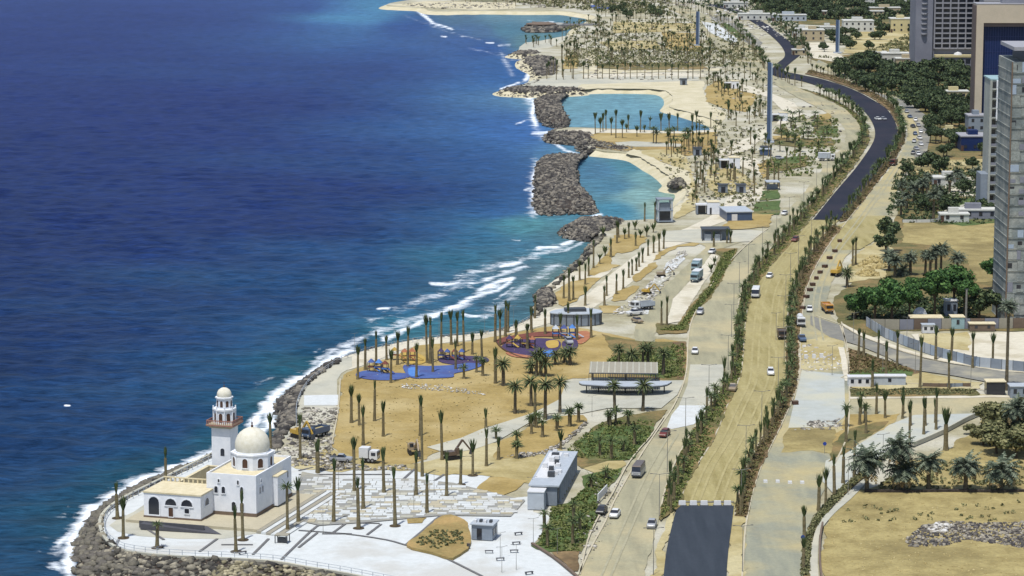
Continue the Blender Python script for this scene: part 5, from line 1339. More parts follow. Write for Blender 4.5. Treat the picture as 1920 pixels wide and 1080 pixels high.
# play structures
def play(px, py, label, cols, seed, s=1.0):
    g = G(px, py); r = random.Random(seed)
    t = thing('play_structure', label, 'playground', (g.x, g.y, .3), r.uniform(-.3,.3))
    for i, c in enumerate(cols):
        x, y = (i-len(cols)/2)*2.3*s, r.uniform(-1.5,1.5)
        MB().box(x-.9*s, x+.9*s, y-.9*s, y+.9*s, 1.2*s, 1.4*s).build('deck', M[c], t)
        for sx in (-.8,.8):
            for sy in (-.8,.8): MB().cyl((x+sx*s,y+sy*s), .09, .09, 0, 2.6*s, 6).build('post', M['darkmetal'], t)
        MB().lathe((x,y), [(1.3*s,2.6*s),(.1,3.6*s)], 4, math.pi/4).build('tower_roof', M[cols[(i+1)%len(cols)]], t)
        MB().beam((x+.9*s,y,1.3*s), (x+3.0*s,y-1.2*s,.2), .7*s, .15).build('slide', M[cols[(i+2)%len(cols)]], t)
    return t
patch('play_pad', [(668,700),(690,694),(720,698),(765,700),(770,706),(740,712),(700,712),(672,707)], 'blue', 6, sm=3)
patch('play_pad', [(758,684),(800,686),(850,684),(880,680),(905,684),(880,694),(852,700),(848,707),(800,709),(772,708),(760,698)], 'blue', 7, sm=3)
patch('play_pad', [(766,690),(782,690),(784,704),(768,704)], 'ltblue', 8, sm=3)
patch('play_pad', [(822,672),(850,668),(905,668),(915,678),(870,684),(830,680)], 'purple', 6, sm=3)
patch('play_pad', [(748,664),(775,660),(800,672),(790,682),(760,680)], 'yellow', 6, sm=3)
patch('play_pad', [(945,645),(965,638),(1000,634),(1040,636),(1052,645),(1040,660),(1000,668),(965,662),(942,652)], 'purple', 6, sm=3)
patch('play_pad', [(948,660),(975,664),(998,668),(990,671),(960,668)], 'orange', 7, sm=3)
patch('play_pad', [(930,640),(945,632),(1010,622),(1060,622),(1055,630),(1000,631),(960,636),(940,646)], 'redpad', 7, sm=3)
patch('play_pad', [(1018,658),(1036,656),(1039,666),(1022,668)], 'ltblue', 8, sm=3)
patch('play_pad', [(1024,640),(1045,638),(1046,650),(1028,652)], 'yellow', 8, sm=3)
patch('play_pad', [(1075,625),(1100,620),(1108,630),(1092,644),(1078,640)], 'orange', 7, sm=3)
patch('play_pad', [(1055,640),(1080,636),(1082,652),(1058,654)], 'purple', 8, sm=3)
play(716, 700, 'small red and blue climbing frame on the dark blue pad', ['redpad','blue','ltblue'], 1, .9)
play(764, 676, 'orange and yellow climbing frame on the yellow pad', ['orange','yellow','orange'], 2, .9)
play(852, 676, 'blue climbing frame between the blue pads', ['blue','purple','blue','redpad'], 3, .8)
play(985, 652, 'orange and purple climbing frame on the purple pad', ['orange','purple','yellow','redpad'], 4, .9)
play(1066, 636, 'pale blue play tower right of the purple pad', ['ltblue','greypanel2','blue'], 5, 1.0)
rim = strip('play_kerb', [(928,636),(935,648),(950,660),(980,672),(1010,672),(1040,664)], .5, 'wood', 9, .1)
# watch tower on the lagoon
t = bldg('lagoon_tower', 'grey two storey watch tower at the corner of the near lagoon', 'tower', 1247, 418, 0.1)
for x in (-2.4, 2.4):
    for y in (0, 4.6): MB().box(x-.25,x+.25,y-.25,y+.25,0,8.2).build('post', M['greypanel2'], t)
for z in (0.2,4.0,7.9): MB().box(-2.8,2.8,-.4,5,z,z+.35).build('deck', M['greypanel'], t)
MB().box(-1.8,1.8,.5,4,.55,3.9).build('cabin', M['glassdark'], t); MB().box(-1.8,1.8,.5,4,4.35,6.6).build('cabin', M['greypanel'], t)
def white_shelter(px, py, label, sc=1.0, mirror=1):
    t = bldg('white_kiosk', label, 'kiosk', px, py, .04, group='white beach kiosks')
    s = sc
    MB().box(-4.2*s,-.2*s,0,4*s,3.2*s,3.6*s).build('canopy_slab', M['whitepaint'], t)
    MB().box(-4.0*s,-3.5*s,0,4*s,0,3.2*s).build('side_wall', M['greypanel'], t)
    MB().box(-3.4*s,-.5*s,3*s,3.9*s,0,3.2*s).build('back_room', M['glassdark'], t)
    MB().box(-.2*s,4.2*s,0,5*s,0,4.3*s).build('white_block', M['plaster'], t)
    MB().box(-.3*s,4.3*s,-.1,5.1*s,4.3*s,4.5*s).build('roof', M['roofcream'], t)
    MB().box(.7*s,1.4*s,-.06,-.003,.1,2.4*s).build('door', M['glassdark'], t)
    return t
white_shelter(1327, 403, 'white kiosk with dark open bay just right of the near lagoon', 1.0)
white_shelter(1368, 317, 'white kiosk with dark open bay beside the pale sandy circle', 1.0)
white_shelter(1462, 228, 'small white kiosk at the right foot of the tall blue tower', .9)
white_shelter(1372, 167, 'small white kiosk beyond the far lagoon beach', .9)
t = bldg('ticket_hall', 'low blue grey hall with pale roof by the light promenade', 'hall', 1384, 415, .12)
MB().box(-4,5,0,14,0,3).build('walls', M['bluetower'], t); MB().box(-4.3,5.3,-.3,14.3,3,3.3).build('roof', M['greypanel2'], t); MB().box(-2.3,-.3,-.08,-.003,.1,2.4).build('door', M['whitepaint'], t)
for i in range(4): MB().box(5.003,5.1,1+i*3.2,3+i*3.2,.8,2.4).build('window', M['glassdark'], t)
t = bldg('bus_canopy', 'dark flat canopy on posts at the head of the parking lot', 'canopy', 1343, 453, .02)
MB().box(-4.8,4.8,0,7,3.6,4.0).build('roof', M['darkmetal'], t)
MB().box(-4.6,4.6,3,6.6,0,3.6).build('rear_glass', M['greypanel'], t)
for x in (-4.6,-1.5,1.5,4.6): MB().box(x-.15,x+.15,.1,.4,0,3.6).build('post', M['darkmetal'], t)
for x in (-3.8,-.6): MB().box(x,x+2.6,1,2.6,0,2.2).build('cabin', M['greypanel2'], t)
t = bldg('small_shelter', 'small pale shelter with dark posts beside the clipped lawn squares', 'shelter', 1450, 357, .05)
MB().box(-2.6,2.6,0,6,2.8,3.1).build('roof', M['greypanel2'], t)
for x in (-2.4,2.4):
    for y in (.2,5.6): MB().box(x-.12,x+.12,y-.12,y+.12,0,2.8).build('post', M['darkmetal'], t)
MB().box(-2,2,3,5,0,1.6).build('counter', M['greypanel'], t)
for (px, py, lab) in ((1308,292,'dark small hut among palms behind the spit'),(1356,363,'dark small hut above the white beach kiosk'),(1282,160,'dark upright booth at the end of the far jetty walk'),(1435,290,'grey booth pair at the foot of the blue tower'),(1390,363,'low dark planter box on the pale circle')):
    t = bldg('service_hut', lab, 'hut', px, py, .05)
    MB().box(-1.7,1.7,0,3,0,3.0).build('walls', M['greypanel'], t); MB().box(-2,2,-.3,3.3,3.0,3.3).build('roof', M['darkmetal'], t); MB().box(-.8,.8,-.08,-.003,.1,2.4).build('door', M['glassdark'], t)
# tall blue pylons
for (px, py, ty, w, lab) in ((1442,268,118,2.1,'tall blue grey pylon beside the white kiosk, the largest of its kind'),(1308,86,22,2.3,'tall blue pylon standing in the far park'),(1570,100,38,2.3,'tall blue pylon right of the winding dark road')):
    h = height_of(px, py, ty); t = bldg('pylon', lab, 'pylon', px, py, 0, group='tall blue pylons')
    MB().box(-w/2, w*.2, -w*.3, w*.3, 0, h).build('shaft', M['bluetower'], t)
    MB().box(w*.2+.003, w*.5, -w*.25, w*.25, 0, h*.99).build('side_fin', M['lightcladding'], t)
    MB().box(-w, w, -w, w, 0, .6).build('base', M['greypanel2'], t)
t = bldg('glass_booth', 'low glass booth below the tall blue pylon', 'booth', 1436, 292, 0)
MB().box(-2.4,2.4,0,3,0,2.4).build('glass_wall', M['bluetower'], t); MB().box(-2.7,2.7,-.3,3.3,2.4,2.7).build('roof', M['greypanel2'], t)

# ------------------------------------------------------------------ the towers on the right
def tower_thing(name, label, px, py): return bldg(name, label, 'building', px, py, 0)
# hotel
t = tower_thing('hotel_tower', 'tall grey hotel tower with a grid of balconies, above the far trees', 1714, 133)
s = S(133); Wh = 138/s; Hh2 = 66
MB().box(0, Wh, 0, 22, 0, Hh2).build('core', M['hotel'], t)
MB().box(Wh*.0, Wh*.23, -2.0, -.003, 0, Hh2).build('stair_tower', M['hotel'], t)
x0 = Wh*.26; cols = 7; cw = (Wh-x0)/cols
nfl = 19; z0 = 12.5; fh = (Hh2-z0)/nfl
win = MB().box(.2, cw-.9, -.06, 0, .1, fh-.55).mesh('window', M['glassdark'])
for f_ in range(nfl):
    z = z0+f_*fh
    MB().box(x0-.3, Wh+.2, -1.1, -.003, z-.3, z+.35).build('balcony_slab', M['hotelslab'], t)
    for c_ in range(cols):
        link('window', win, t, (x0+c_*cw+.55, -.02, z+.55))
for c_ in range(cols+1): MB().box(x0+c_*cw-.3, x0+c_*cw+.3, -1.25, -.004, z0, Hh2).build('pier', M['hotelslab'], t)
for f_ in range(14):
    link('stair_landing', MB().cyl((Wh*.115,-2.2), 1.7, 1.7, z0+8+f_*fh, z0+8.8+f_*fh, 10).mesh('stair_landing', M['hotelslab']), t)
MB().box(x0, Wh+3, -7, -1.3, 8.0, 9.2).build('podium_roof', M['paleyellow'], t)
MB().box(x0+1, Wh+2, -6.5, -1.4, 0, 8.0).build('podium', M['hotel'], t)
for i in range(4): MB().box(x0+2+i*5, x0+4.6+i*5, -6.6, -6.503, 4.5, 7).build('podium_window', M['glassdark'], t)
MB().lathe((x0+13,-4), [(2.4,9.2),(2.0,10.2),(.3,10.9)], 12).build('skylight', M['whitepaint'], t)
# second slab behind
t = tower_thing('rear_hotel_slab', 'grey balcony block standing behind the beige framed glass building', 1856, 150)
MB().box(-2, 30, 14, 30, 0, 62).build('core', M['hotel'], t)
for f_ in range(17):
    MB().box(-2.2, 30, 13.0, 13.997, 4+f_*3.4, 4.9+f_*3.4).build('balcony_slab', M['hotelslab'], t)
# beige frame and navy glass
t = tower_thing('framed_glass_building', 'navy glass office block inside a giant beige frame', 1826, 238)
s = S(238); top = height_of(1826, 238, 9)
MB().box(0, 3.3, 0, 11, 0, top).build('frame_leg', M['beigestone'], t)
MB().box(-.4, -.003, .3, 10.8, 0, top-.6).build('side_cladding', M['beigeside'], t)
MB().box(3.3, 60, 0, 11, top-8.5, top).build('frame_beam', M['beigestone'], t)
MB().box(-.1, 60, -.1, 11.1, top, top+.35).build('parapet_cap', M['hotelslab'], t)
MB().box(3.302, 60, 3, 10.9, 0, top-8.5).build('glass_volume', M['blueglass'], t)
for i in range(22): MB().box(3.6+i*1.15, 3.72+i*1.15, 2.8, 2.998, 0, top-8.5).build('mullion', M['bluesheet'], t)
for i in range(6): MB().box(3.4, 60, 2.85, 2.96, 6+i*7, 6.12+i*7).build('transom', M['bluesheet'], t)
MB().box(12, 24, 3, 9, top+.35, top+3.5).build('plant_room', M['hotel'], t)
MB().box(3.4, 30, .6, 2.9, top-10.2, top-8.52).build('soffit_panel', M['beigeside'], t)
# slim apartment block
t = tower_thing('apartment_block', 'slim off-white apartment block with dark balconies between the glass block and the grey tower', 1850, 400)
top = height_of(1850, 400, 152); fl = int(top/3.3); fh = top/fl
MB().box(.6, 12, 1.2, 16, 0, top).build('core', M['whitetower'], t)
for i in range(fl):
    z = i*fh
    up = i > fl*.66
    MB().box(0, 12, -.3, 1.197, z, z+.35).build('balcony_floor', M['whitetower'], t)
    if not up: MB().box(0, 12, -.3, -.15, z+.353, z+1.2).build('balcony_front', M['hotel'] if i % 2 else M['greypanel'], t)
    for c_ in range(3):
        MB().box(1.1+c_*2.2, 2.5+c_*2.2, 1.1, 1.197, z+.6, z+2.7).build('window', M['glassdark'], t)
for x in (0, 3.2, 4.4): MB().box(x, x+.8, -.5, -.303, 0, top*(.7 if x == 3.2 else 1)).build('pier', M['whitetower'], t)
MB().box(2.4, 5.2, -.4, 1.19, top*.7, top).build('stair_bay', M['plaster'], t)
MB().box(.3, 12.2, .9, 16.3, top, top+.5).build('parapet', M['teal'], t)
MB().box(-2.5,0.5,-.2,10,0,14).build('side_wing', M['greypanel'], t)
# unfinished grey tower at the right edge
t = tower_thing('unfinished_tower', 'unfinished grey concrete tower cut off by the right edge', 1884, 612)
top = height_of(1884, 612, 118); nfl = 24; fh = top/nfl
MB().box(.35, 16, .35, 24, 0, top).build('core', M['greyfloor'], t)
r = random.Random(12)
for i in range(nfl):
    z = i*fh
    MB().box(.2, 16.2, .12, 24.2, z, z+.22).build('floor_slab', M['greyfloor'], t)
    for c_ in range(6):
        if r.random() < .86:
            a_ = .1+c_*2.6+r.uniform(0,.4); w = r.uniform(1.0,2.6); h1 = r.uniform(.8,2.9)
            MB().box(a_, a_+w, .02+r.uniform(0,.2), .348, z+.31, z+.3+h1).build('sheeting', M[r.choice(['scaff','scaff','greyfloor','greyfloor','hotel','hotel','lightcladding'])], t)
        if r.random() < .25:
            MB().box(.4+c_*2.6, 1.6+c_*2.6, .28, .347, z+.9, z+2.3).build('window_opening', M['glassdark'], t)
MB().box(-.05,.3,-.02,.3,0,top).build('corner_post', M['plinth'], t)
MB().box(3.5, 16, 1.5, 20, top, top+3.2).build('top_storey', M['darkmetal'], t)
MB().box(.4, 16.5, -.5, 22, top+3.2, top+4.2).build('top_slab', M['hotelslab'], t)
# ------------------------------------------------------------------ leafy things
M['leaf'] = island_mat('broad_leaf', C(46,78,40), C(72,108,54), C(102,136,72), .7)
M['leafdark'] = island_mat('dark_broad_leaf', C(44,60,40), C(70,88,54), C(108,120,80), .7)
M['leafdull'] = island_mat('dull_scrub_leaf', C(88,94,62), C(118,120,80), C(154,150,106), .8)
M['shrub'] = island_mat('median_shrub_leaf', C(82,98,50), C(112,126,66), C(146,148,90), .8)
M['shrubbrown'] = island_mat('dry_shrub_leaf', C(100,88,58), C(126,110,74), C(118,122,74), .85)
M['bark'] = flat('tree_bark', (96,80,60))
def leaf_arrays(centers, radii, per, leaf, seed, flat_=.8, shell=.55):
    r = np.random.RandomState(seed); n = len(centers)
    c = np.repeat(np.asarray(centers, float), per, 0); R = np.repeat(np.asarray(radii, float), per)
    d = r.normal(size=(n*per, 3)); d /= np.linalg.norm(d, axis=1)[:, None]
    rad = R*(shell+(1-shell)*r.uniform(0, 1, n*per)**.6)*r.uniform(.8, 1.12, n*per)
    P = c+d*rad[:, None]*np.array([1, 1, flat_])
    nrm = d+r.normal(size=d.shape)*.55; nrm /= np.linalg.norm(nrm, axis=1)[:, None]
    a = np.cross(nrm, r.normal(size=d.shape)); a /= np.linalg.norm(a, axis=1)[:, None]
    b = np.cross(nrm, a)
    s = (leaf*r.uniform(.6, 1.35, n*per))[:, None]
    V = np.stack([P-a*s*.9-b*s*.3, P-b*s*.75+a*s*.2, P+a*s+b*s*.15, P+b*s*.7-a*s*.2], 1).reshape(-1, 3)
    return V, np.arange(len(V)).reshape(-1, 4)
def leaf_clumps(name, centers, radii, per, leaf, m, seed, kind='stuff', parent=None, label=None, flat_=.8):
    V, F_ = leaf_arrays(centers, radii, per, leaf, seed, flat_)
    o = link(name, np_mesh(name, V, F_, m), parent)
    if kind: o["kind"] = kind
    if label: o["label"] = label
    return o
def crown_mesh(seed, m, lobes=9, per=120, leaf=.055):
    """unit crown: radius 1, centred at z=0"""
    r = np.random.RandomState(seed)
    c = r.normal(size=(lobes, 3)); c /= np.linalg.norm(c, axis=1)[:, None]
    c *= r.uniform(.35, .72, lobes)[:, None]; c[:, 2] = c[:, 2]*.7+.05; c[0] = 0
    R = r.uniform(.28, .46, lobes); R[0] = .5
    V, F_ = leaf_arrays(c, R, per, leaf, seed+1, .85, .5)
    return np_mesh('tree_crown', V, F_, m)
CRG = [crown_mesh(100+i, M['leaf'], 16, 260, .075) for i in range(3)]
CRD = [crown_mesh(110+i, M['leafdark'], 12, 120, .10) for i in range(4)]
CRS = [crown_mesh(120+i, M['leafdull'], 14, 170, .085) for i in range(3)]
def tree_trunk(seed):
    mb = MB(); r = random.Random(seed)
    mb.lathe((0,0), [(.16,0),(.12,.35),(.10,.75)], 7)
    for k in range(4):
        a = k*1.57+r.uniform(-.4,.4)
        mb.beam((0,0,.55), (.45*math.cos(a), .45*math.sin(a), 1.0), .08)
    return mb.mesh('tree_trunk', M['bark'])
TT_ = [tree_trunk(i) for i in range(2)]
rt = random.Random(31)
def tree(px, py, ty, wpx, crs, label, group=None, name='broad_tree', squash=1.0):
    s = S(py); R = wpx/s/2; h = height_of(px, py, ty); g = G(px, py)
    t = thing(name, label, 'tree', (g.x, g.y, .2), rt.uniform(0, 6.28), group)
    zc = max(R*.75, h-R*.8)
    o = link('trunk', TT_[rt.randrange(2)], t); o.scale = (R*.5, R*.5, zc)
    c = link('crown', crs[rt.randrange(len(crs))], t, (0, 0, zc)); c.scale = (R, R, R*.9*squash)
    return t
GT = [(1604,598,545,62,'lowest bushy green tree at the left end of the round green trees'),(1640,604,528,78,'bright green round tree near the left end of the green row'),(1672,603,520,84,'largest round green tree behind the grey site wall'),
      (1705,600,530,60,'round green tree behind the dome-roofed cabins'),(1712,570,515,48,'smaller green tree rising behind the round green trees'),(1752,598,505,80,'round green tree left of the thin grey mast'),
      (1788,590,490,86,'tallest green tree beside the pale sand yard'),(1808,600,520,60,'green tree directly right of the thin grey mast'),(1862,545,480,54,'lone green tree beside the unfinished tower'),
      (1664,474,402,58,'tall dark green tree at the corner of the sand yard'),(1660,490,430,50,'lower half of the dark green pair at the sand yard corner'),(1836,600,535,70,'dark ragged tree between mast and unfinished tower'),(1868,600,545,44,'dark ragged tree touching the unfinished tower')]
for i, q in enumerate(GT):
    tree(*q[:4], CRG if i < 9 else (CRD if i in (11,12,9,10) else CRG), q[4], 'round green trees by the site cabins' if i < 8 else None)
SB = [(1856,806,762,84),(1884,818,762,92),(1908,832,766,96),(1868,852,808,86),(1905,860,808,88),(1843,836,806,56),(1925,800,742,90),(1820,815,800,30),(1930,850,785,80),(1876,835,785,80)]
for i, q in enumerate(SB):
    tree(*q, CRS, "dull olive thicket bush beside the wrapped palm, %s from the left" % ORD[sorted(SB).index(q)], 'olive thicket bushes', 'thicket_bush', .8)
wood = Z(*A6,[(180,430),(420,430),(600,490),(740,510),(1000,480),(1170,430),(1170,880),(940,900),(860,800),(700,735),(500,680),(180,555)])
wd = region(wood, 85, 41)
for (x, y) in wd: tree(x, y+8, y-26, rt.uniform(32,52), CRD, 'dark tree in the thick belt between the hotel and the curving road', 'dark trees of the belt below the hotel', 'belt_tree')
for (x, y) in region(Z(*A6,[(850,870),(1060,960),(1100,1100),(900,1110),(860,1000)]), 14, 42): tree(x, y+8, y-22, rt.uniform(24,38), CRD, 'dark tree beside the parking street', 'dark trees beside the parking street', 'belt_tree')
for (x, y) in region([(1405,2),(1720,2),(1715,30),(1640,28),(1560,34),(1500,34),(1440,22)], 80, 43): tree(x, y+4, y-13, rt.uniform(18,30), CRD, 'dark tree in the far wood at the top edge', 'dark trees of the far wood', 'far_tree')
for (x, y) in region([(1530,60),(1715,36),(1715,60),(1660,66),(1650,92),(1600,88),(1545,100)], 26, 44): tree(x, y+4, y-13, rt.uniform(16,30), CRD, 'dark tree scattered among the far villas', 'dark trees among the far villas', 'far_tree')
for (x, y) in region([(1140,14),(1240,10),(1250,30),(1160,34)], 14, 45): tree(x, y+4, y-10, rt.uniform(14,24), CRD, 'dark tree beyond the far park', 'dark trees beyond the far park', 'far_tree')
for (x, y) in region([(1690,310),(1850,300),(1850,400),(1700,400),(1680,370)], 16, 46): tree(x, y+8, y-22, rt.uniform(30,50), CRD, 'dark low tree in the estate garden', 'dark low trees in the estate garden', 'garden_tree')
for (x, y) in region([(1740,240),(1850,240),(1850,290),(1745,290)], 9, 47): tree(x, y+8, y-20, rt.uniform(22,34), CRD, 'dark tree beside the low navy building', 'dark trees by the navy building', 'garden_tree')
# shrubs of the medians and beds (uncountable ground cover)
def line_shrubs(name, A, B, n, m, seed, rad=(.35,.8), label=None, per=16):
    r = np.random.RandomState(seed); a = gw(resample(smooth(A,3), 120), .15); b = gw(resample(smooth(B,3), 120), .15)
    k = r.uniform(0, 118.9, n); i = k.astype(int); f = (k-i)[:, None]; w = r.uniform(.08, .92, n)[:, None]
    P = (a[i]*(1-f)+a[i+1]*f)*(1-w)+(b[i]*(1-f)+b[i+1]*f)*w
    R = r.uniform(*rad, n); P[:, 2] += R*.35
    leaf_clumps(name, P, R, per, .24, m, seed+1, label=label)
line_shrubs('median_shrubs', hedLo[:nB], hedLi, 2600, M['shrub'], 61, label='low green shrubs filling the left median')
line_shrubs('median_shrubs', hedRi, hedRo, 1500, M['shrubbrown'], 63, label='low brown green shrubs filling the right median')
line_shrubs('median_shrubs', hedRi2, hedRo2, 1300, M['shrubbrown'], 65, label='low shrubs along the dark road curve')
def area_shrubs(name, poly, n, m, seed, rad=(.3,.8), label=None, per=14, leaf=.24, z=.2):
    pts = region(poly, n, seed); r = np.random.RandomState(seed)
    P = np.array([tuple(G(x, y, z)) for x, y in pts]); R = r.uniform(*rad, n); P[:, 2] += R*.3
    leaf_clumps(name, P, R, per, leaf, m, seed+1, label=label)
PK = Z(*Z5,[(400,240),(500,150),(600,100),(900,100),(870,200),(800,290),(760,340),(600,345),(400,330),(300,320)])
area_shrubs('park_plants', PK, 520, M['shrub'], 71, (.2,.6), 'low green planting of the park beds')
area_shrubs('park_plants', Z(*Z5,[(140,885),(240,740),(250,650),(350,625),(460,520),(500,450),(690,398),(640,480),(550,600),(545,700),(470,850),(430,925),(300,920)]), 700, M['shrub'], 72, (.15,.42), 'low bright planting beside the grey pavilion')
area_shrubs('park_plants', Z(*Z4,[(850,700),(870,620),(960,600),(1080,580),(1300,540),(1380,520),(1380,750),(1240,750),(1000,712)]), 700, M['shrub'], 73, (.3,.8), 'low planting behind the long canopy')
area_shrubs('park_plants', [(1234,620),(1275,612),(1300,575),(1330,540),(1345,500),(1360,475),(1380,468),(1370,492),(1355,515),(1328,558),(1300,588),(1282,620)], 700, M['shrub'], 74, (.3,.8), 'hedge planting of the parking island')
area_shrubs('bed_plants', Z(*Z7,[(690,560),(760,575),(1000,655),(1150,710),(700,725)]), 350, M['shrubbrown'], 75, (.25,.6), 'sparse shrubs in the wedge bed')
area_shrubs('bed_plants', Z(*Z7,[(700,830),(1535,830),(1560,865),(705,872)]), 450, M['leafdull'], 76, (.25,.5), 'clipped plants in the long strip bed')
area_shrubs('bed_plants', Z(*Z6,[(345,1080),(355,1000),(370,860),(410,760),(470,660),(560,565),(640,490),(740,415),(900,300),(905,315),(745,445),(650,530),(575,600),(490,690),(430,780),(400,870),(392,1000),(390,1080)]), 900, M['leafdull'], 77, (.3,.6), 'dry hedge along the curved sidewalk')
area_shrubs('mound_plants', Z(*Z2,[(740,820),(850,740),(1060,740),(1060,820),(900,860)]), 120, M['leafdull'], 78, (.15,.35), 'sparse tufts on the planting mound', z=.65)
area_shrubs('scrub', [(1690,300),(1860,300),(1860,420),(1700,420),(1660,400)], 900, M['leafdark'], 79, (.5,1.4), 'undergrowth of the estate garden', 18, .4)
area_shrubs('scrub', [(1590,600),(1830,600),(1830,560),(1650,560)], 500, M['leafdark'], 80, (.5,1.3), 'undergrowth below the green trees', 18, .4)
area_shrubs('scrub', wood, 900, M['leafdark'], 81, (.8,2.2), 'undergrowth of the tree belt', 16, .7)
area_shrubs('scrub', [(1400,-4),(1720,-4),(1715,34),(1600,40),(1500,36),(1430,18)], 900, M['leafdark'], 82, (1,3), 'undergrowth of the far wood', 14, 1.0)
area_shrubs('scrub', [(1480,108),(1600,110),(1715,60),(1715,100),(1650,108)], 260, M['leafdull'], 83, (.6,1.8), 'scattered scrub among the far villas', 14, .6)
area_shrubs('park_plants', [(1450,240),(1500,215),(1570,220),(1575,262),(1560,300),(1520,330),(1440,330),(1440,300),(1500,280)], 420, M['shrub'], 84, (.4,1.1), 'planting of the roadside garden patches', 14, .4)
area_shrubs('park_plants', [(1640,920),(1900,920),(1920,905),(1920,860),(1700,870)], 220, M['leafdull'], 85, (.3,1.0), 'dry bushes under the mature palms', 16, .3)
area_shrubs('lot_weeds', [(1560,950),(1920,940),(1920,975),(1580,985)], 40, M['leafdull'], 86, (.3,.8), 'weeds on the vacant lot', 14, .25)
area_shrubs('park_plants', [(1060,92),(1430,90),(1430,125),(1060,125)], 900, M['leafdull'], 87, (.6,2.0), 'low planting in the far park', 12, .5)
area_shrubs('park_plants', [(1230,290),(1345,262),(1345,390),(1300,392)], 120, M['leafdull'], 88, (.3,.9), 'tufts on the lagoon sand', 12, .35)

area_shrubs('far_scrub', [(1060,40),(1340,30),(1430,90),(1330,95),(1060,90)], 500, M['leafdull'], 89, (.6,2.2), 'scattered growth across the far park', 12, .6)
area_shrubs('far_scrub', [(1250,0),(1420,-2),(1520,60),(1500,100),(1440,40),(1330,12)], 420, M['leafdark'], 90, (.8,2.4), 'growth along the far road', 12, .7)
area_shrubs('far_scrub', [(900,-2),(1260,-2),(1260,30),(1110,22)], 400, M['leafdull'], 91, (.8,2.6), 'growth on the farthest shore', 12, .8)
area_shrubs('far_scrub', [(1330,135),(1440,130),(1440,400),(1350,390)], 420, M['leafdull'], 92, (.4,1.2), 'growth between lagoon and road', 12, .4)
# ------------------------------------------------------------------ rubble and loose stones (stuff)
def scatter(name, poly, n, size, m, seed, label=None, flat_=.6, z=.22, smin=.15):
    pts = region(poly, n, seed); r = np.random.RandomState(seed)
    P = np.array([tuple(G(x, y, z)) for x, y in pts]); sz = smin+(size-smin)*r.uniform(0,1,n)**2.2
    o = rocks(name, P, sz, m, seed+1, flat=flat_); 
    if label: o["label"] = label
def heap(name, px, py, rpx, h, n, size, m, seed, label):
    g = G(px, py); R = rpx/S(py); r = np.random.RandomState(seed)
    a = r.uniform(0, 6.28, n); q = np.sqrt(r.uniform(0, 1, n))
    P = np.stack([g.x+np.cos(a)*q*R, g.y+np.sin(a)*q*R*1.3, .2+h*(1-q)**.9*r.uniform(.8,1.1,n)], 1)
    o = rocks(name, P, r.uniform(size*.4, size, n), m, seed+1); o["label"] = label
    return o
M['debris'] = island_mat('light_debris', C(150,144,130), C(206,202,192), C(236,234,230), .8)
M['debriscoal'] = island_mat('dark_rubble', C(66,64,66), C(104,98,92), C(184,176,158), .85)
M['debrisdark'] = island_mat('mixed_debris', C(84,80,78), C(150,144,130), C(214,208,196), .8)
M['soilclod'] = island_mat('soil_clods', C(168,150,100), C(186,168,114), C(202,186,138), .95)
scatter('rubble', Z(*ZN,[(400,560),(690,560),(640,880),(680,1020),(300,1060),(180,960),(330,700)]), 700, .8, M['debrisdark'], 91, 'building rubble behind the mosque')
scatter('rubble', [(600,860),(700,875),(760,872),(770,880),(600,882)], 260, .7, M['debrisdark'], 92, 'rubble at the edge of the plaza')
scatter('rubble', Z(*A1,[(560,960),(700,860),(830,740),(1060,500),(1130,500),(1000,680),(860,860),(820,960)]), 500, .7, M['debris'], 93, 'broken paving along the service lot')
scatter('rubble', Z(*Z6,[(1090,770),(1250,735),(1500,745),(1755,740),(1900,760),(1900,900),(1755,905),(1600,880),(1400,850),(1250,890),(1030,895),(1000,850)]), 2400, .55, M['debriscoal'], 94, 'dark rubble heaps on the vacant lot', .75)
scatter('rubble', Z(*Z6,[(1110,775),(1200,745),(1300,750),(1290,800),(1180,805)]), 260, .7, M['debris'], 95, 'white rubble on the vacant lot')
scatter('clods', Z(*Z6,[(560,600),(1900,560),(1900,1100),(480,1100),(480,800)]), 600, .28, M['soilclod'], 96, 'loose clods on the vacant lot')
scatter('clods', [(640,700),(1000,640),(1120,640),(1060,720),(960,790),(780,860),(640,840)], 450, .25, M['soilclod'], 97, 'loose clods on the orange sand field')
scatter('clods', [(1290,760),(1390,720),(1470,740),(1450,770),(1400,860),(1310,900)], 260, .2, M['soilclod'], 98, 'loose clods on the sandy carriageway')
scatter('stones', Z(*ZM,[(620,640),(780,600),(1000,600),(1300,470),(1600,200),(1640,230),(1350,480),(1100,620),(820,660)]), 420, .45, M['debrisdark'], 99, 'stone row along the park bed edge')
scatter('stones', Z(*Z3,[(900,770),(1150,770),(1500,830),(1500,850),(1150,820),(900,800)]), 160, .4, M['debris'], 101, 'pale stones in the sand field')
scatter('rubble', [(1500,640),(1560,660),(1585,690),(1500,700),(1480,690)], 200, .6, M['debris'], 102, 'rubble at the end of the concrete slab')
scatter('rubble', [(1520,790),(1575,785),(1580,806),(1490,806)], 120, .7, M['debrisdark'], 103, 'rubble below the concrete slab')
scatter('rubble', [(1080,980),(1140,940),(1150,970),(1110,1060),(1085,1060)], 90, .5, M['debrisdark'], 104, 'rubble at the kerb of the service road')
scatter('rubble', [(1110,900),(1180,880),(1150,960),(1120,970)], 90, .5, M['debrisdark'], 105, 'rubble beside the lawn')
scatter('materials', [(1050,60),(1430,30),(1450,120),(1350,150),(1100,150)], 650, 1.4, M['debrisdark'], 106, 'building materials lying about the far park', .5, smin=.4)
scatter('materials', [(1330,140),(1560,150),(1600,230),(1480,330),(1340,390),(1330,250)], 350, 1.0, M['debrisdark'], 107, 'building materials lying about the gardens', .5, smin=.3)
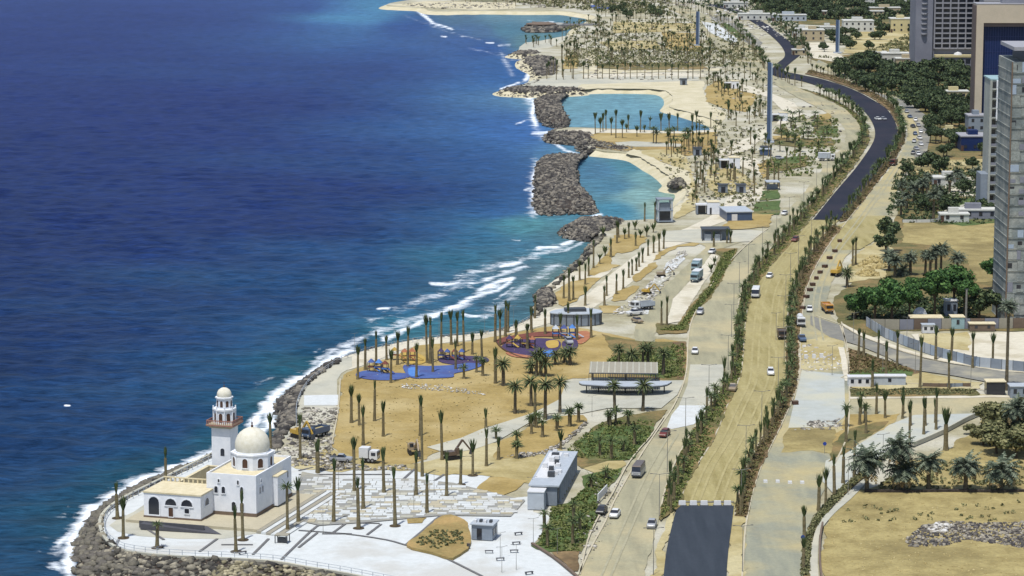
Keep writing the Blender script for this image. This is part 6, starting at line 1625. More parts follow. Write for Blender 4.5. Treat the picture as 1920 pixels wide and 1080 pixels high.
scatter('materials', [(1230,290),(1345,262),(1420,350),(1345,395),(1296,392)], 260, .9, M['debrisdark'], 108, 'building materials on the lagoon sand', .5, smin=.3)
scatter('materials', [(1280,-2),(1480,10),(1500,90),(1440,60),(1330,40)], 300, 1.8, M['debris'], 109, 'building materials by the far road', .5, smin=.5)
scatter('rubble', [(740,6),(960,2),(962,16),(800,16)], 240, 1.6, M['debrisdark'], 119, 'stones and debris on the far spit', .5, smin=.4)
scatter('materials', [(980,-4),(1300,-4),(1300,12),(980,14)], 260, 2.2, M['debrisdark'], 110, 'clutter on the farthest shore', .5, smin=.6)
heap('sand_heap', 1638, 500, 26, 3.2, 500, 1.0, M['soilclod'], 111, 'heap of excavated sand beside the sand yard')
heap('sand_heap', 1626, 516, 20, 2.0, 300, .9, M['soilclod'], 113, 'lower heap of excavated sand')
heap('soil_heap', 1530, 800, 12, 1.0, 140, .6, M['debrisdark'], 115, 'grey spoil heap at the slab edge')

# ------------------------------------------------------------------ plaza pattern, bands, kerbs
M['pavegap'] = mat('paving_gap', C(150,152,152), C(176,172,156), .3, fine=.1)
base = patch('patterned_paving', [(566,884),(640,898),(770,897),(850,905),(985,938),(958,968),(830,966),(700,978),(600,985),(556,975),(548,940),(560,905)], 'pavegap', 5)
PPOLY = [(570,888),(640,901),(770,900),(850,908),(980,939),(955,966),(830,963),(700,975),(600,982),(560,972),(552,940),(563,908)]
r = random.Random(17); slabs = []
ga, gb = G(560, 985), G(985, 890)
y = G(700, 985).y; ymax = G(700, 884).y
row = 0
while y < ymax:
    d = r.uniform(1.0, 2.2); x = G(540, 940).x
    while x < G(990, 940).x:
        w = r.uniform(.9, 3.2)
        q = project((x+w/2, y+d/2, .2))
        if in_poly(q[0], q[1], PPOLY) and r.random() < .80: slabs.append((x+.08, x+w-.08, y+.12, y+d-.08, r.random()))
        x += w
    y += d
zb = max(v.co.z for v in base.data.vertices)
smesh = {k: MB().box(-.5,.5,-.5,.5,0,1).mesh('paving_slab', M[k]) for k in ('white','terrace','concrete')}
rest = MB()
for i, (x0, x1, y0, y1, u) in enumerate(slabs):
    if i < 300:
        o = link('paving_slab', smesh['white' if u < .62 else ('concrete' if u < .85 else 'terrace')], base, ((x0+x1)/2, (y0+y1)/2, zb+.004), r.uniform(-.12,.12)); o.scale = (x1-x0, y1-y0, .07+.03*u)
    else: rest.box(x0, x1, y0, y1, zb+.004, zb+.07+.03*u)
if rest.v: tag(rest.build('paving_slabs', M['white'], base), kind='stuff')
print('slabs', len(slabs))
bands = [Z(*Z2,[(0,380),(590,380)]),Z(*Z2,[(640,440),(745,345)]),Z(*Z2,[(855,432),(935,380)]),Z(*Z2,[(0,355),(90,335)]),Z(*Z2,[(225,752),(310,690)]),Z(*Z2,[(440,768),(530,700)]),Z(*Z2,[(0,740),(300,762),(560,800),(690,835),(850,875),(1000,945),(1100,995),(1180,1035)]),
   Z(*Z2,[(0,850),(120,755)]),Z(*Z2,[(690,832),(800,740),(920,642),(1015,635)]),Z(*Z2,[(1500,830),(1640,920),(1780,1035)]),Z(*Z1,[(740,960),(830,895)]),Z(*Z1,[(1010,975),(1090,895)]),Z(*Z1,[(1155,1000),(1300,860),(1360,815)]),Z(*Z1,[(300,960),(330,900)]),
   Z(*Z1,[(1360,870),(1512,870)]),Z(*Z1,[(850,925),(1010,925)]),Z(*Z1,[(480,850),(560,900)]),Z(*Z2,[(1130,535),(1450,545)]),Z(*Z2,[(1250,640),(1345,545)]),Z(*Z2,[(1350,640),(1440,550)]),Z(*Z2,[(580,470),(930,475)]),Z(*Z2,[(300,690),(520,695)])]
for b_ in bands: strip('stone_band', b_, .55, 'joint', 6, .04, sm=3)
strip('plaza_kerb', Z(*Z2,[(1500,830),(1640,920),(1780,1035),(1900,1150)]), .5, 'plinth', 7, .35)
def kerb(pts, w=.35): strip('kerb', pts, w, 'kerb', 8, .13)
kerb(svcL[:16]); kerb(svrL[:16]); kerb(hedLo[:14]); kerb(hedLi[:14]); kerb(hedRi); kerb(hedRo); kerb(svrR[4:10])
kerb(Z(*Z7,[(470,340),(640,400),(760,470),(1000,560),(1200,620),(1400,660),(1730,705),(2100,740)]))
kerb(Z(*Z7,[(690,735),(700,770),(1500,822),(1640,870)])); kerb(Z(*Z7,[(640,380),(670,545),(690,735)]))
kerb(Z(*Z5,[(430,1080),(480,860),(560,690),(640,560),(720,400),(800,290),(880,200),(960,80)]), .3)
kerb([(622,835),(634,770),(638,712)], .3)
M['track'] = mat('wheel_track', C(174,162,112), C(190,178,128), .5, fine=.15, stretch=(1,.3,1))
M['trackgrey'] = mat('wheel_track_grey', C(172,167,139), C(184,178,148), .5, fine=.15, stretch=(1,.3,1))
car_mid = [(1325,942),(1335,915),(1352,875),(1382,825),(1406,770),(1428,722),(1432,690),(1434,640),(1438,590),(1448,540),(1474,495),(1510,450),(1546,414)]
def shift(pts, k): return [(x+k*S(y)*1.0, y) for x, y in pts]
for k_ in (-3.2,-1.5,1.3,3.1): strip('wheel_track', shift(car_mid, k_), .55, 'track', 11, 0)
svc_mid = [(1140,1090),(1170,1020),(1200,950),(1232,880),(1270,815),(1300,765),(1325,720),(1332,650),(1342,595),(1368,540),(1410,485),(1460,425),(1500,385)]
for k_ in (-1.6,.2): strip('wheel_track', shift(svc_mid[:5], k_), .5, 'trackgrey', 9, 0)
svr_mid = [(1450,1100),(1455,1010),(1470,940),(1500,880),(1530,820)]
svr2 = [(1540,640),(1532,590),(1538,540),(1565,480),(1610,420),(1660,350),(1700,290)]
for k_ in (-1.2,.6): strip('wheel_track', shift(svr2, k_), .5, 'trackgrey', 9, 0)
# boundary wall of the vacant lot and the long low wall beside the hedge
strip('boundary_wall', Z(*Z6,[(465,1150),(458,1000),(465,860),(480,780)]), .4, 'plinth', 6, 1.0).update({}) if False else None
w1 = strip('boundary_wall', Z(*Z6,[(478,1150),(462,1000),(466,860),(480,775)]), .35, 'plinth', 6, 1.1); w1["kind"]='thing'; tag(w1, 'low dark wall on the left edge of the vacant lot', 'wall')
w1 = strip('boundary_wall', Z(*Z6,[(1050,268),(1230,190),(1400,100),(1500,60)]), .5, 'concrete', 8, 1.0); w1["kind"]='thing'; tag(w1, 'low brown wall running up behind the wrapped palm', 'wall')
w1 = strip('palm_shadow_strip', Z(*Z6,[(745,553),(1000,556),(1300,552),(1560,556),(1755,552)]), .8, 'rockbed', 7, .5); w1["kind"]='thing'; tag(w1, 'low dark strip standing in for shadow at the feet of the mature palms', 'wall')  # dark raised strip made in place of the shadows under the palms
# ------------------------------------------------------------------ vehicles
def paint(n, rgb): 
    M[n] = flat(n, rgb, .35, .5, var=.02); return n
for n, rgb in (('car_white',(240,240,238)),('car_silver',(176,178,182)),('car_red',(124,62,54)),('car_dark',(64,62,64)),('car_blue',(92,112,142)),('truck_yellow',(226,164,66)),('truck_brown',(110,92,78)),('machine_yellow',(206,168,70)),('bus_roof',(112,98,88)),('truck_teal',(160,186,196)),('car_tan',(168,150,124))): paint(n, rgb)
M['tyre'] = flat('tyre_rubber', (46,44,42), .9); M['lamp'] = flat('head_lamp', (236,236,226), .2, .5); M['rim'] = flat('wheel_rim', (160,160,162), .4, .5)
tyre_me = {}
def wheel(parent, x, y, r=.33, w=.24):
    k = (r, w)
    if k not in tyre_me:
        a = MB().cyl((0,0), r, r, -w/2, w/2, 14).xform(Matrix.Rotation(math.pi/2, 4, 'Y')).mesh('wheel', M['tyre'])
        b = MB().cyl((0,0), r*.55, r*.55, -w/2-.02, w/2+.02, 10).xform(Matrix.Rotation(math.pi/2, 4, 'Y')).mesh('rim', M['rim'])
        tyre_me[k] = (a, b)
    o = link('wheel', tyre_me[k][0], parent, (x, y, r)); link('rim', tyre_me[k][1], o)
    return o
def hull(mb, secs, w0):
    """sections: (y, zbottom, ztop, halfwidth_bottom, halfwidth_top)"""
    n = len(secs); vs = []
    for y, z0, z1, a, b in secs:
        zm = z0+(z1-z0)*.55
        vs += [(-a,y,z0),(a,y,z0),(a*1.02,y,zm),(b,y,z1),(-b,y,z1),(-a*1.02,y,zm)]
    fs = []
    for i in range(n-1):
        for k in range(6):
            fs.append((i*6+k, i*6+(k+1)%6, (i+1)*6+(k+1)%6, (i+1)*6+k))
    fs.append(tuple(reversed(range(6)))); fs.append(tuple((n-1)*6+k for k in range(6)))
    mb.add(vs, fs); return mb
def vroot(name, label, cat, px, py, rz, group=None):
    g = G(px, py)
    return thing(name, label, cat, (g.x, g.y, .34), rz, group)
def car(px, py, rz, col, label, group=None, suv=False):
    """front points along local -y (towards the camera when rz = 0)"""
    t = vroot('parked_car' if group else 'car', label, 'car', px, py, rz, group)
    h = .18 if suv else 0
    b = hull(MB(), [(-2.2,.35,.62,.72,.66),(-2.05,.24,.80,.86,.78),(-1.0,.22,.92+h,.88,.82),(.0,.22,.95+h,.89,.84),(1.5,.22,.98+h,.89,.84),(2.05,.26,.94+h,.86,.80),(2.2,.4,.8+h,.76,.7)], .9)
    b.build('body', M[col], t)
    g_ = MB(); z0 = .92+h; z1 = 1.40+h
    f0, f1, r1, r0 = -1.05, -.35, (1.6 if suv else 1.1), (2.0 if suv else 1.75)
    g_.add([(-.78,f0,z0),(.78,f0,z0),(.62,f1,z1),(-.62,f1,z1),(-.78,r0,z0),(.78,r0,z0),(.62,r1,z1),(-.62,r1,z1)], [(0,1,2,3),(5,4,7,6),(4,0,3,7),(1,5,6,2),(3,2,6,7)])
    g_.build('windows', M['glassdark'], t)
    MB().box(-.63,.63,f1-.03,r1+.03,z1,z1+.07,.06,.1).build('roof', M[col], t)
    for x in (-.8,.8):
        for y in (-1.35,1.35): wheel(t, x, y)
    for x in (-.6,.6): MB().box(x-.16,x+.16,-2.2,-2.13,.58,.74).build('headlight', M['lamp'], t)
    return t
def minibus(px, py, rz, col, roofcol, label, L=6.6, W=2.1, Hh_=2.6):
    t = vroot('minibus', label, 'bus', px, py, rz)
    w = W/2
    hull(MB(), [(-L/2,.5,1.25,w*.9,w*.88),(-L/2+.25,.35,1.35,w,w*.98),(L/2-.1,.35,1.4,w,w*.98),(L/2,.5,1.35,w*.95,w*.93)], w).build('body', M[col], t)
    MB().add([(-w*.95,-L/2+.12,1.34),(w*.95,-L/2+.12,1.34),(w*.9,-L/2+.5,Hh_-.25),(-w*.9,-L/2+.5,Hh_-.25),(-w*.97,L/2-.06,1.34),(w*.97,L/2-.06,1.34),(w*.92,L/2-.15,Hh_-.25),(-w*.92,L/2-.15,Hh_-.25)], [(0,1,2,3),(5,4,7,6),(4,0,3,7),(1,5,6,2)]).build('windows', M['glassdark'], t)
    MB().box(-w*.96,w*.96,-L/2+.4,L/2-.1,Hh_-.25,Hh_,.12,.15).build('roof', M[roofcol], t)
    for i in range(4):
        for s in (-1,1): MB().box(s*w*.93-.04,s*w*.93+.05,-L/2+1.4+i*1.3,-L/2+1.52+i*1.3,1.35,Hh_-.25).build('window_post', M[col], t)
    for x in (-w+.15,w-.15):
        for y in (-L/2+1.1,L/2-1.3): wheel(t, x, y, .42, .28)
    for x in (-w*.7,w*.7): MB().box(x-.16,x+.16,-L/2-.05,-L/2+.02,.75,1.0).build('headlight', M['lamp'], t)
    MB().box(-w*.9,w*.9,-L/2-.1,-L/2+.05,.4,.62).build('bumper', M['darkmetal'], t)
    return t
def truck(px, py, rz, cab, bed, label, kind='dump', L=7.5):
    t = vroot({'dump':'dump_truck','box':'box_truck','tank':'tank_truck','pickup':'pickup_truck'}[kind], label, 'truck', px, py, rz)
    if kind == 'pickup':
        hull(MB(), [(-2.5,.4,.85,.8,.75),(-2.3,.35,1.0,.9,.85),(-1.0,.35,1.1,.92,.87),(2.5,.35,1.1,.92,.87)], .9).build('body', M[cab], t)
        MB().add([(-.8,-1.1,1.08),(.8,-1.1,1.08),(.66,-.5,1.65),(-.66,-.5,1.65),(-.8,.8,1.08),(.8,.8,1.08),(.68,.6,1.65),(-.68,.6,1.65)],[(0,1,2,3),(5,4,7,6),(4,0,3,7),(1,5,6,2)]).build('windows', M['glassdark'], t)
        MB().box(-.7,.7,-.55,.65,1.65,1.72,.04,.05).build('roof', M[cab], t)
        MB().box(-.85,.85,.9,2.45,1.1,1.13).build('load_bed', M['darkmetal'], t)
        for x in (-.82,.82):
            for y in (-1.6,1.6): wheel(t, x, y, .38, .26)
        return t
    MB().box(-1.0,1.0,-L/2,L/2,.75,.95).build('chassis', M['darkmetal'], t)
    MB().box(-1.15,1.15,-L/2,-L/2+1.9,.7,2.6,.06,.1).build('cab', M[cab], t)
    MB().box(-1.0,1.0,-L/2-.05,-L/2+.1,1.55,2.3).build('windscreen', M['glassdark'], t)
    for s in (-1.17,1.11): MB().box(s,s+.06,-L/2+.4,-L/2+1.4,1.55,2.25).build('side_window', M['glassdark'], t)
    y0 = -L/2+2.1; y1 = L/2
    if kind == 'dump':
        b = MB(); b.box(-1.2,1.2,y0,y1,.96,1.1)
        b.box(-1.25,-1.13,y0,y1,1.1,2.3); b.box(1.13,1.25,y0,y1,1.1,2.3); b.box(-1.12,1.12,y0,y0+.12,1.1,2.5); b.box(-1.12,1.12,y1-.12,y1,1.1,2.2)
        b.build('dump_body', M[bed], t)
        MB().box(-1.1,1.1,y0+.14,y1-.14,1.12,1.9,.3,.5).build('load', M['palesand'] if bed != 'truck_yellow' else M['orange'], t)
    elif kind == 'box':
        MB().box(-1.2,1.2,y0,y1,.96,3.1).build('cargo_box', M[bed], t); MB().box(-1.22,1.22,y0-.02,y1+.02,3.1,3.18).build('box_roof', M['whitepaint'], t)
    else:
        MB().cyl((0,0), .95, .95, y0, y1, 14).xform(Matrix.Translation((0,0,1.9)) @ Matrix.Rotation(-math.pi/2, 4, 'X')).build('tank', M[bed], t)
    for x in (-1.0,1.0):
        for y in (-L/2+1.1, L/2-1.1, L/2-2.2): wheel(t, x, y, .48, .32)
    for x in (-.8,.8): MB().box(x-.14,x+.14,-L/2-.06,-L/2,.9,1.12).build('headlight', M['lamp'], t)
    return t
def excavator(px, py, rz, label, col='machine_yellow', sc=1.0, arm=(4.5,5.5)):
    t = vroot('excavator', label, 'excavator', px, py, rz); t.scale = (sc,sc,sc)
    for x in (-1.05,1.05):
        MB().box(x-.3,x+.3,-1.9,1.9,0,.8,0,.3).build('track', M['tyre'], t)
    MB().cyl((0,0), .8,.8,.8,1.0,12).build('turntable', M['darkmetal'], t)
    MB().box(-1.3,1.3,-.6,2.1,1.0,2.0,.08,.12).build('engine_house', M[col], t)
    c = MB().box(-1.3,-.2,-1.6,-.62,1.0,2.8,.05,.15).build('cab', M[col], t)
    MB().box(-1.2,-.3,-1.55,-1.5,1.7,2.6).build('cab_window', M['glassdark'], c)
    MB().beam((.3,-.8,1.6),(.3,-3.2,arm[0]),.4,.5).build('boom', M[col], t)
    MB().beam((.3,-3.2,arm[0]),(.3,-5.6,1.6),.3,.4).build('stick', M[col], t)
    MB().box(-.2,.8,-6.2,-5.4,.4,1.5,.1,.2).build('bucket', M['darkmetal'], t)
    return t
D = math.radians
truckless = None
minibus(1197, 893, D(-12), 'car_silver', 'bus_roof', 'grey minibus with dark roof driving down the dusty service road')
car(1153, 971, D(-12), 'car_white', 'white saloon car driving on the service road near the lawn')
car(1246, 820, D(-18), 'car_red', 'dark red car parked beside the service road', suv=True)
minibus(1417, 558, D(-8), 'car_white', 'car_white', 'white minibus on the sandy carriageway beside the left median', 7.2, 2.3, 2.8)
car(1443, 522, D(-14), 'car_white', 'white car ahead of the white minibus on the sand')
truck(1466, 636, D(-2), 'truck_brown', 'truck_brown', 'dusty brown truck halted at the right median', 'dump', 6.0)
truck(1501, 612, D(-2), 'car_white', 'car_white', 'white tank truck on the right service road', 'tank', 7.0)
truck(1504, 641, D(2), 'car_blue', 'car_blue', 'blue grey pickup behind the white tank truck', 'pickup')
car(1518, 585, D(-6), 'car_white', 'white car right of the white tank truck')
truck(1551, 586, D(4), 'truck_yellow', 'truck_yellow', 'orange yellow dump truck parked on the right service road', 'dump', 8.0)
excavator(1568, 518, D(150), 'yellow excavator working beside the sand heap', sc=.95)
car(1445, 704, D(-3), 'car_white', 'white car alone on the sandy carriageway', suv=True)
truck(1374, 734, D(-10), 'car_tan', 'car_tan', 'tan pickup at the left edge of the sandy carriageway', 'pickup')
car(1313, 590, D(-12), 'car_silver', 'silver car with dark windows on the left service road', suv=True)
car(1303, 664, D(-5), 'car_white', 'white car beside the dark hedge bed on the service road')
truck(1306, 528, D(-16), 'truck_teal', 'truck_teal', 'pale blue box truck on the white parking strip', 'box', 8.0)
truck(1306, 508, D(-16), 'truck_teal', 'truck_teal', 'pale blue box truck just beyond the other on the parking strip', 'box', 6.0)
car(1491, 454, D(-22), 'car_red', 'small red car at the top of the sandy carriageway', suv=True)
truck(1675, 311, D(-20), 'car_red', 'truck_brown', 'red brown truck on the road right of the dark asphalt', 'dump', 6.0)
car(1646, 226, D(20), 'car_white', 'white car on the dark asphalt curve')
car(1656, 226, D(20), 'car_silver', 'silver car beside the white one on the dark asphalt curve')
car(1335, 476, D(-20), 'car_white', 'white car parked at the top of the parking strip')
car(1471, 404, D(-20), 'car_white', 'white car near the clipped lawn squares')
car(1460, 300, D(60), 'car_silver', 'silver car near the glass booth')
truck(1550, 302, D(80), 'car_white', 'greypanel2', 'grey white truck parked by the left median curve', 'box', 7.0)
lotcars = [(1717,228),(1722,238),(1712,240),(1727,250),(1716,254),(1724,262),(1714,268),(1727,274),(1718,282),(1712,290),(1722,292),(1706,222),(1690,205),(1700,212)]
cc = ['car_white','car_silver','car_dark','car_white','car_blue','car_white','car_silver']
for i, (x, y) in enumerate(lotcars): car(x, y, D(-10+i%3*8), cc[i%7], "%s car on the parking street behind the road curve, %s from the top" % ({'car_white':'white','car_silver':'silver','car_dark':'dark','car_blue':'blue grey'}[cc[i%7]], ORD[sorted(lotcars, key=lambda q: q[1]).index((x,y))]), 'cars on the parking street')
truck(1205, 582, D(-60), 'car_white', 'greypanel2', 'white flatbed truck among rubble beside the service lot', 'dump', 7.0)
truck(1190, 592, D(-65), 'car_white', 'car_white', 'white pickup just below the white flatbed truck', 'pickup')
excavator(1213, 553, D(70), 'small yellow excavator in the sandy lot strip', sc=.7)
excavator(1240, 520, D(100), 'tan excavator further up the sandy lot strip', 'car_tan', .7)
truck(693, 868, D(75), 'car_white', 'car_white', 'white boxy truck parked at the edge of the sand field', 'box', 4.2)
truck(640, 868, D(80), 'car_silver', 'car_silver', 'grey pickup among the rubble at the plaza edge', 'pickup')
excavator(776, 852, D(10), 'grey yellow loader on the sand track behind the plaza palms', 'car_tan', .95, (3.8,4))
excavator(848, 862, D(120), 'dark excavator on the sand track right of the loader', 'truck_brown', .85)
excavator(560, 822, D(40), 'yellow brown excavator on the rubble behind the dome', 'machine_yellow', .9)
truck(592, 822, D(-35), 'car_blue', 'car_blue', 'blue grey truck on the rubble behind the mosque', 'dump', 7.5)
car(1067, 646, D(10), 'car_silver', 'silver car between the play pads and the pavilion', suv=True)
car(1195, 606, D(30), 'car_tan', 'tan car at the lower end of the service lot')
car(1128, 964, D(-14), 'car_dark', 'dark car parked on the lawn side of the service road')
car(1222, 990, D(-8), 'car_silver', 'silver car at the foot of the left median')
car(1745, 622, D(85), 'car_white', 'white van beside the long grey site wall', suv=True)

# ------------------------------------------------------------------ street furniture
# road barriers
for i, x in enumerate((1279,1300,1320,1345,1364)):
    g = G(x, 950); t = thing('road_barrier', "white concrete barrier across the end of the dark asphalt, %s from the left" % ORD[i], 'barrier', (g.x, g.y, .28), 0, 'white barriers at the asphalt end')
    MB().box(-.75,.75,-.35,.35,0,1.0,.06,.14).build('block', M['whitepaint'], t)
    MB().box(-.9,.9,-.42,.42,-.01,.12).build('foot', M['darkmetal'], t)
strip('asphalt_lip', [(1272,944),(1376,944)], .8, 'joint', 11, .03, 0)
for i, (x, y) in enumerate(((1435,906),(1458,906),(1481,908),(1504,908))):
    g = G(x, y); tag(MB().box(-.45,.45,-.45,.45,0,.55,.05,.05).build('marker_block', M['whitepaint'], None, (g.x,g.y,.15)), "small white block in a row across the right service road, %s from the left" % ORD[i], 'barrier', 'white marker blocks')
for i, (x, y) in enumerate(((1511,674),(1526,673),(1540,672))):
    g = G(x, y); tag(MB().box(-.5,.5,-.45,.45,0,1.1,.05,.05).build('marker_block', M['whitepaint'], None, (g.x,g.y,.2)), "upright white block behind the concrete slab, %s from the left" % ORD[i], 'barrier', 'upright white blocks')
crate_px = [(1571,455),(1562,474),(1552,487),(1543,503),(1534,514),(1527,525),(1520,537),(1515,547),(1508,560),(1501,581),(1483,668),(1486,760)]
for i, (x, y) in enumerate(crate_px):
    g = G(x, y); t = thing('timber_crate', "brown timber crate beside the right median, %s counting down from the far end" % ORD[i], 'crate', (g.x+.6, g.y, .2), i*.3, 'timber crates along the right median')
    MB().box(-.7,.7,-.7,.7,.1,.95).build('box', M['wood'], t)
    for k in range(3): MB().box(-.75,.75,-.55+k*.5,-.35+k*.5,.95,1.0).build('lid_slat', M['car_tan'] if 'car_tan' in M else M['wood'], t)
    for k in (-.5,.5): MB().box(k-.1,k+.1,-.7,.7,0,.1).build('skid', M['darkmetal'], t)
# lamp posts
pole_me = MB().lathe((0,0), [(.12,0),(.09,.4),(.05,9)], 7).mesh('pole', M['chrome'])
arm_me = MB().beam((-1.5,0,9.1),(0,0,8.9),.09).beam((1.5,0,9.1),(0,0,8.9),.09).mesh('arm', M['chrome'])
head_me = MB().box(-.3,.3,-.1,.1,0,.1,.08,.03).mesh('lamp_head', M['darkmetal'])
def lamp(px, py, rz, label, group, s=1.0, k=1):
    g = G(px, py); t = thing('street_lamp', label, 'street lamp', (g.x, g.y, .2), rz, group); t.scale = (s*k, s*k, s)
    link('pole', pole_me, t); link('arm', arm_me, t)
    for x in (-1.7,1.7): link('lamp_head', head_me, t, (x,0,9.05))
lf = along([(1228,1080),(1238,985),(1245,915),(1270,850),(1308,790),(1342,738),(1370,690),(1374,640),(1378,595),(1392,540),(1422,490),(1468,435),(1515,382),(1555,330)], 42)
for i, (x, y) in enumerate(lf): lamp(x-3, y, .1, "lamp post left of the left median, %s up from the bottom edge" % ORD[min(i,19)], 'lamp posts along the left median')
rf_ = along([(1392,1075),(1390,975),(1392,893),(1440,780),(1462,730),(1470,680),(1470,600),(1482,530),(1506,480),(1540,435)], 44)
for i, (x, y) in enumerate(rf_): lamp(x, y, .1, "lamp post inside the right median, %s up from the bottom edge" % ORD[min(i,19)], 'lamp posts along the right median')
plz = [(606,1002),(635,922),(776,958),(941,1075),(968,1070),(938,1048),(998,940),(814,930),(1110,782),(1045,1040),(1000,1020)]
for i, (x, y) in enumerate(plz): lamp(x, y, .5, "slender lamp post on the white plaza, %s from the left" % ORD[sorted(plz).index((x,y))], 'lamp posts on the white plaza', .55, 1.1)
rl_ = [(1820,728),(1455+200,700),(1716,700),(1560,705),(1600,640),(1700,648),(1455,640),(1655,880),(1590,930)]
for i, (x, y) in enumerate(rl_): lamp(x, y, .5, "thin lamp post by the side streets, %s from the left" % ORD[sorted(rl_).index((x,y))], 'lamp posts by the side streets', .85)
pr = along([(665,664),(779,638),(909,626),(1000,596)], 16)
for i, (x, y) in enumerate(pr): lamp(x, y, .5, "slender lamp post on the pale beach promenade, %s from the left" % ORD[min(i,19)], 'lamp posts on the beach promenade', .6)
# benches and small round pits on the right plaza
for i, (x, y) in enumerate(((917,1038),(964,1037),(938,1052),(968,1022),(972,1004),(992,1078),(455,1040),(300,1030))):
    g = G(x, y); t = thing('bench', "low dark bench on the white paving, %s from the left" % ORD[sorted([917,964,938.1,968.1,972,992,455,300]).index(sorted([917,964,938.1,968.1,972,992,455,300], key=lambda q: abs(q-x))[0])], 'bench', (g.x, g.y, .2), .1*i, 'dark benches on the white paving')
    t.scale = (.75,.9,.9); MB().box(-1.1,1.1,-.3,.3,.4,.5).build('seat', M['darkstone'], t)
    for k in (-.9,.9): MB().box(k-.08,k+.08,-.28,.28,0,.4).build('leg', M['darkmetal'], t)
g = G(878, 1030); t = thing('litter_bin', 'small dark litter bin left of the grey plaza kiosk', 'bin', (g.x,g.y,.15)); MB().cyl((0,0),.28,.32,0,1.0,10).build('bin_body', M['darkmetal'], t); MB().cyl((0,0),.34,.34,1.003,1.08,10).build('lid', M['plinth'], t)
g = G(527, 1020); t = thing('guard_shelter', 'small dark shelter with yellowish roof at the mosque steps', 'shelter', (g.x,g.y,.15), -.2)
MB().box(-1.3,1.3,-.1,1.9,1.5,1.65).build('roof', M['canopyroof'], t)
for x in (-1.2,1.2):
    for y in (0,1.8): MB().box(x-.08,x+.08,y-.08,y+.08,0,1.5).build('post', M['darkmetal'], t)
MB().box(-.9,.9,.5,1.5,0,.9).build('counter', M['darkmetal'], t)
g = G(1100, 0)
# white parapet by the lawn, seen nearly end-on
a = G(1121, 945)
t = thing('lawn_parapet', 'long narrow white parapet standing along the lawn edge', 'sign', (a.x, a.y, .2), D(-14)); MB().box(-.1,.1,0,9,.4,1.9).build('panel', M['whitepaint'], t)
for y in (.2,8.8): MB().box(-.15,.15,y-.1,y+.1,0,.4).build('leg', M['darkmetal'], t)
# blue round traffic signs
for (x, y, lab) in ((1505,1030,'blue round road sign by the curved hedge'),(1546,852,'blue round road sign at the tip of the sand wedge')):
    g = G(x, y); t = thing('road_sign', lab, 'road sign', (g.x, g.y, .15)); MB().cyl((0,0),.05,.05,0,2.2,6).build('post', M['chrome'], t)
    MB().cyl((0,0),.42,.42,-.03,.03,16).xform(Matrix.Translation((0,-.08,2.3)) @ Matrix.Rotation(math.pi/2,4,'X')).build('disc', M['poster'], t)
# railing of the headland
def railing(pts, label, step=2.6, h=1.15, m='greypanel2', offs=0.0):
    g = [G(p[0], p[1], .1) for p in pts]
    t = thing('promenade_railing', label, 'railing', tuple(g[0]))
    o0 = g[0]; top = MB(); pm = MB().box(-.06,.06,-.06,.06,0,h).mesh('post', M[m])
    acc = 0; P_ = []
    for a, b in zip(g[:-1], g[1:]):
        L_ = (b-a).length
        while acc < L_: P_.append(a+(b-a)*(acc/L_)); acc += step
        acc -= L_
    for p in P_: link('post', pm, t, tuple(p-o0))
    for a, b in zip(P_[:-1], P_[1:]):
        for z in (h, h*.55): top.beam((a.x-o0.x,a.y-o0.y,z),(b.x-o0.x,b.y-o0.y,z),.07)
    top.build('rail', M[m], t)
railing(smooth([(760,1096),(655,1075),(581,1063),(518,1052),(433,1046),(322,1041),(243,1032),(214,1020),(199,1002),(197,976),(215,954),(250,934),(309,905),(361,880),(404,860)],3), 'grey post railing curving round the mosque headland')
railing(smooth([(556,800),(557,760),(578,720),(612,694),(640,676),(665,667),(717,653),(779,641),(831,635),(909,628),(961,616),(1000,596)],3), 'thin railing along the seaward edge of the beach promenade', 4.0)
wl_ = strip('sea_wall', [(760,1103),(655,1080),(581,1068),(518,1057),(433,1051),(322,1046),(239,1037),(207,1023),(191,1002),(188,976),(207,952),(245,929),(304,900),(357,874),(402,851)], .6, 'concrete', 4, .45); wl_["kind"]='thing'; tag(wl_, 'low pale sea wall between rocks and mosque promenade', 'wall')
# site fence: panels as parts
def panel_fence(pts, label, step=3.0, h=2.8, mats_=('lightcladding','greypanel2','greypanel'), name='site_fence'):
    g = [G(p[0], p[1], .1) for p in pts]; o0 = g[0]; r = random.Random(label)
    t = thing(name, label, 'fence', tuple(o0)); acc = 0; P_ = []
    for a, b in zip(g[:-1], g[1:]):
        L_ = (b-a).length
        while acc < L_: P_.append(a+(b-a)*(acc/L_)); acc += step
        acc -= L_
    for a, b in zip(P_[:-1], P_[1:]):
        d = b-a; rz = math.atan2(d.y, d.x); L_ = d.length
        o = MB().box(.06, L_-.06, -.04, .04, .1, h).build('panel', M[r.choice(mats_)], t, tuple(a-o0), rz)
        MB().box(-.05, .05, -.08, .08, 0, h+.1).build('post', M['darkmetal'], t, tuple(a-o0), rz)
panel_fence([(1624,612),(1660,634),(1705,652),(1761,671),(1830,689),(1920,698),(2050,702)], 'pale blue and grey panel fence around the site yard')
panel_fence([(1632,618),(1700,619),(1760,617),(1830,617),(1920,616),(2000,616)], 'brown grey wall of panels below the round green trees', 4.0, 3.0, ('plinth','hotel','canopyroof'))
panel_fence([(1730,726),(1770,727),(1830,726)], 'low grey railing panels above the long strip bed', 2.0, 1.1, ('greypanel','plinth'))
panel_fence([(1875,412),(1876,470),(1877,540)], 'grey wall on the right side of the pale sand yard', 6.0, 2.6, ('hotel',))
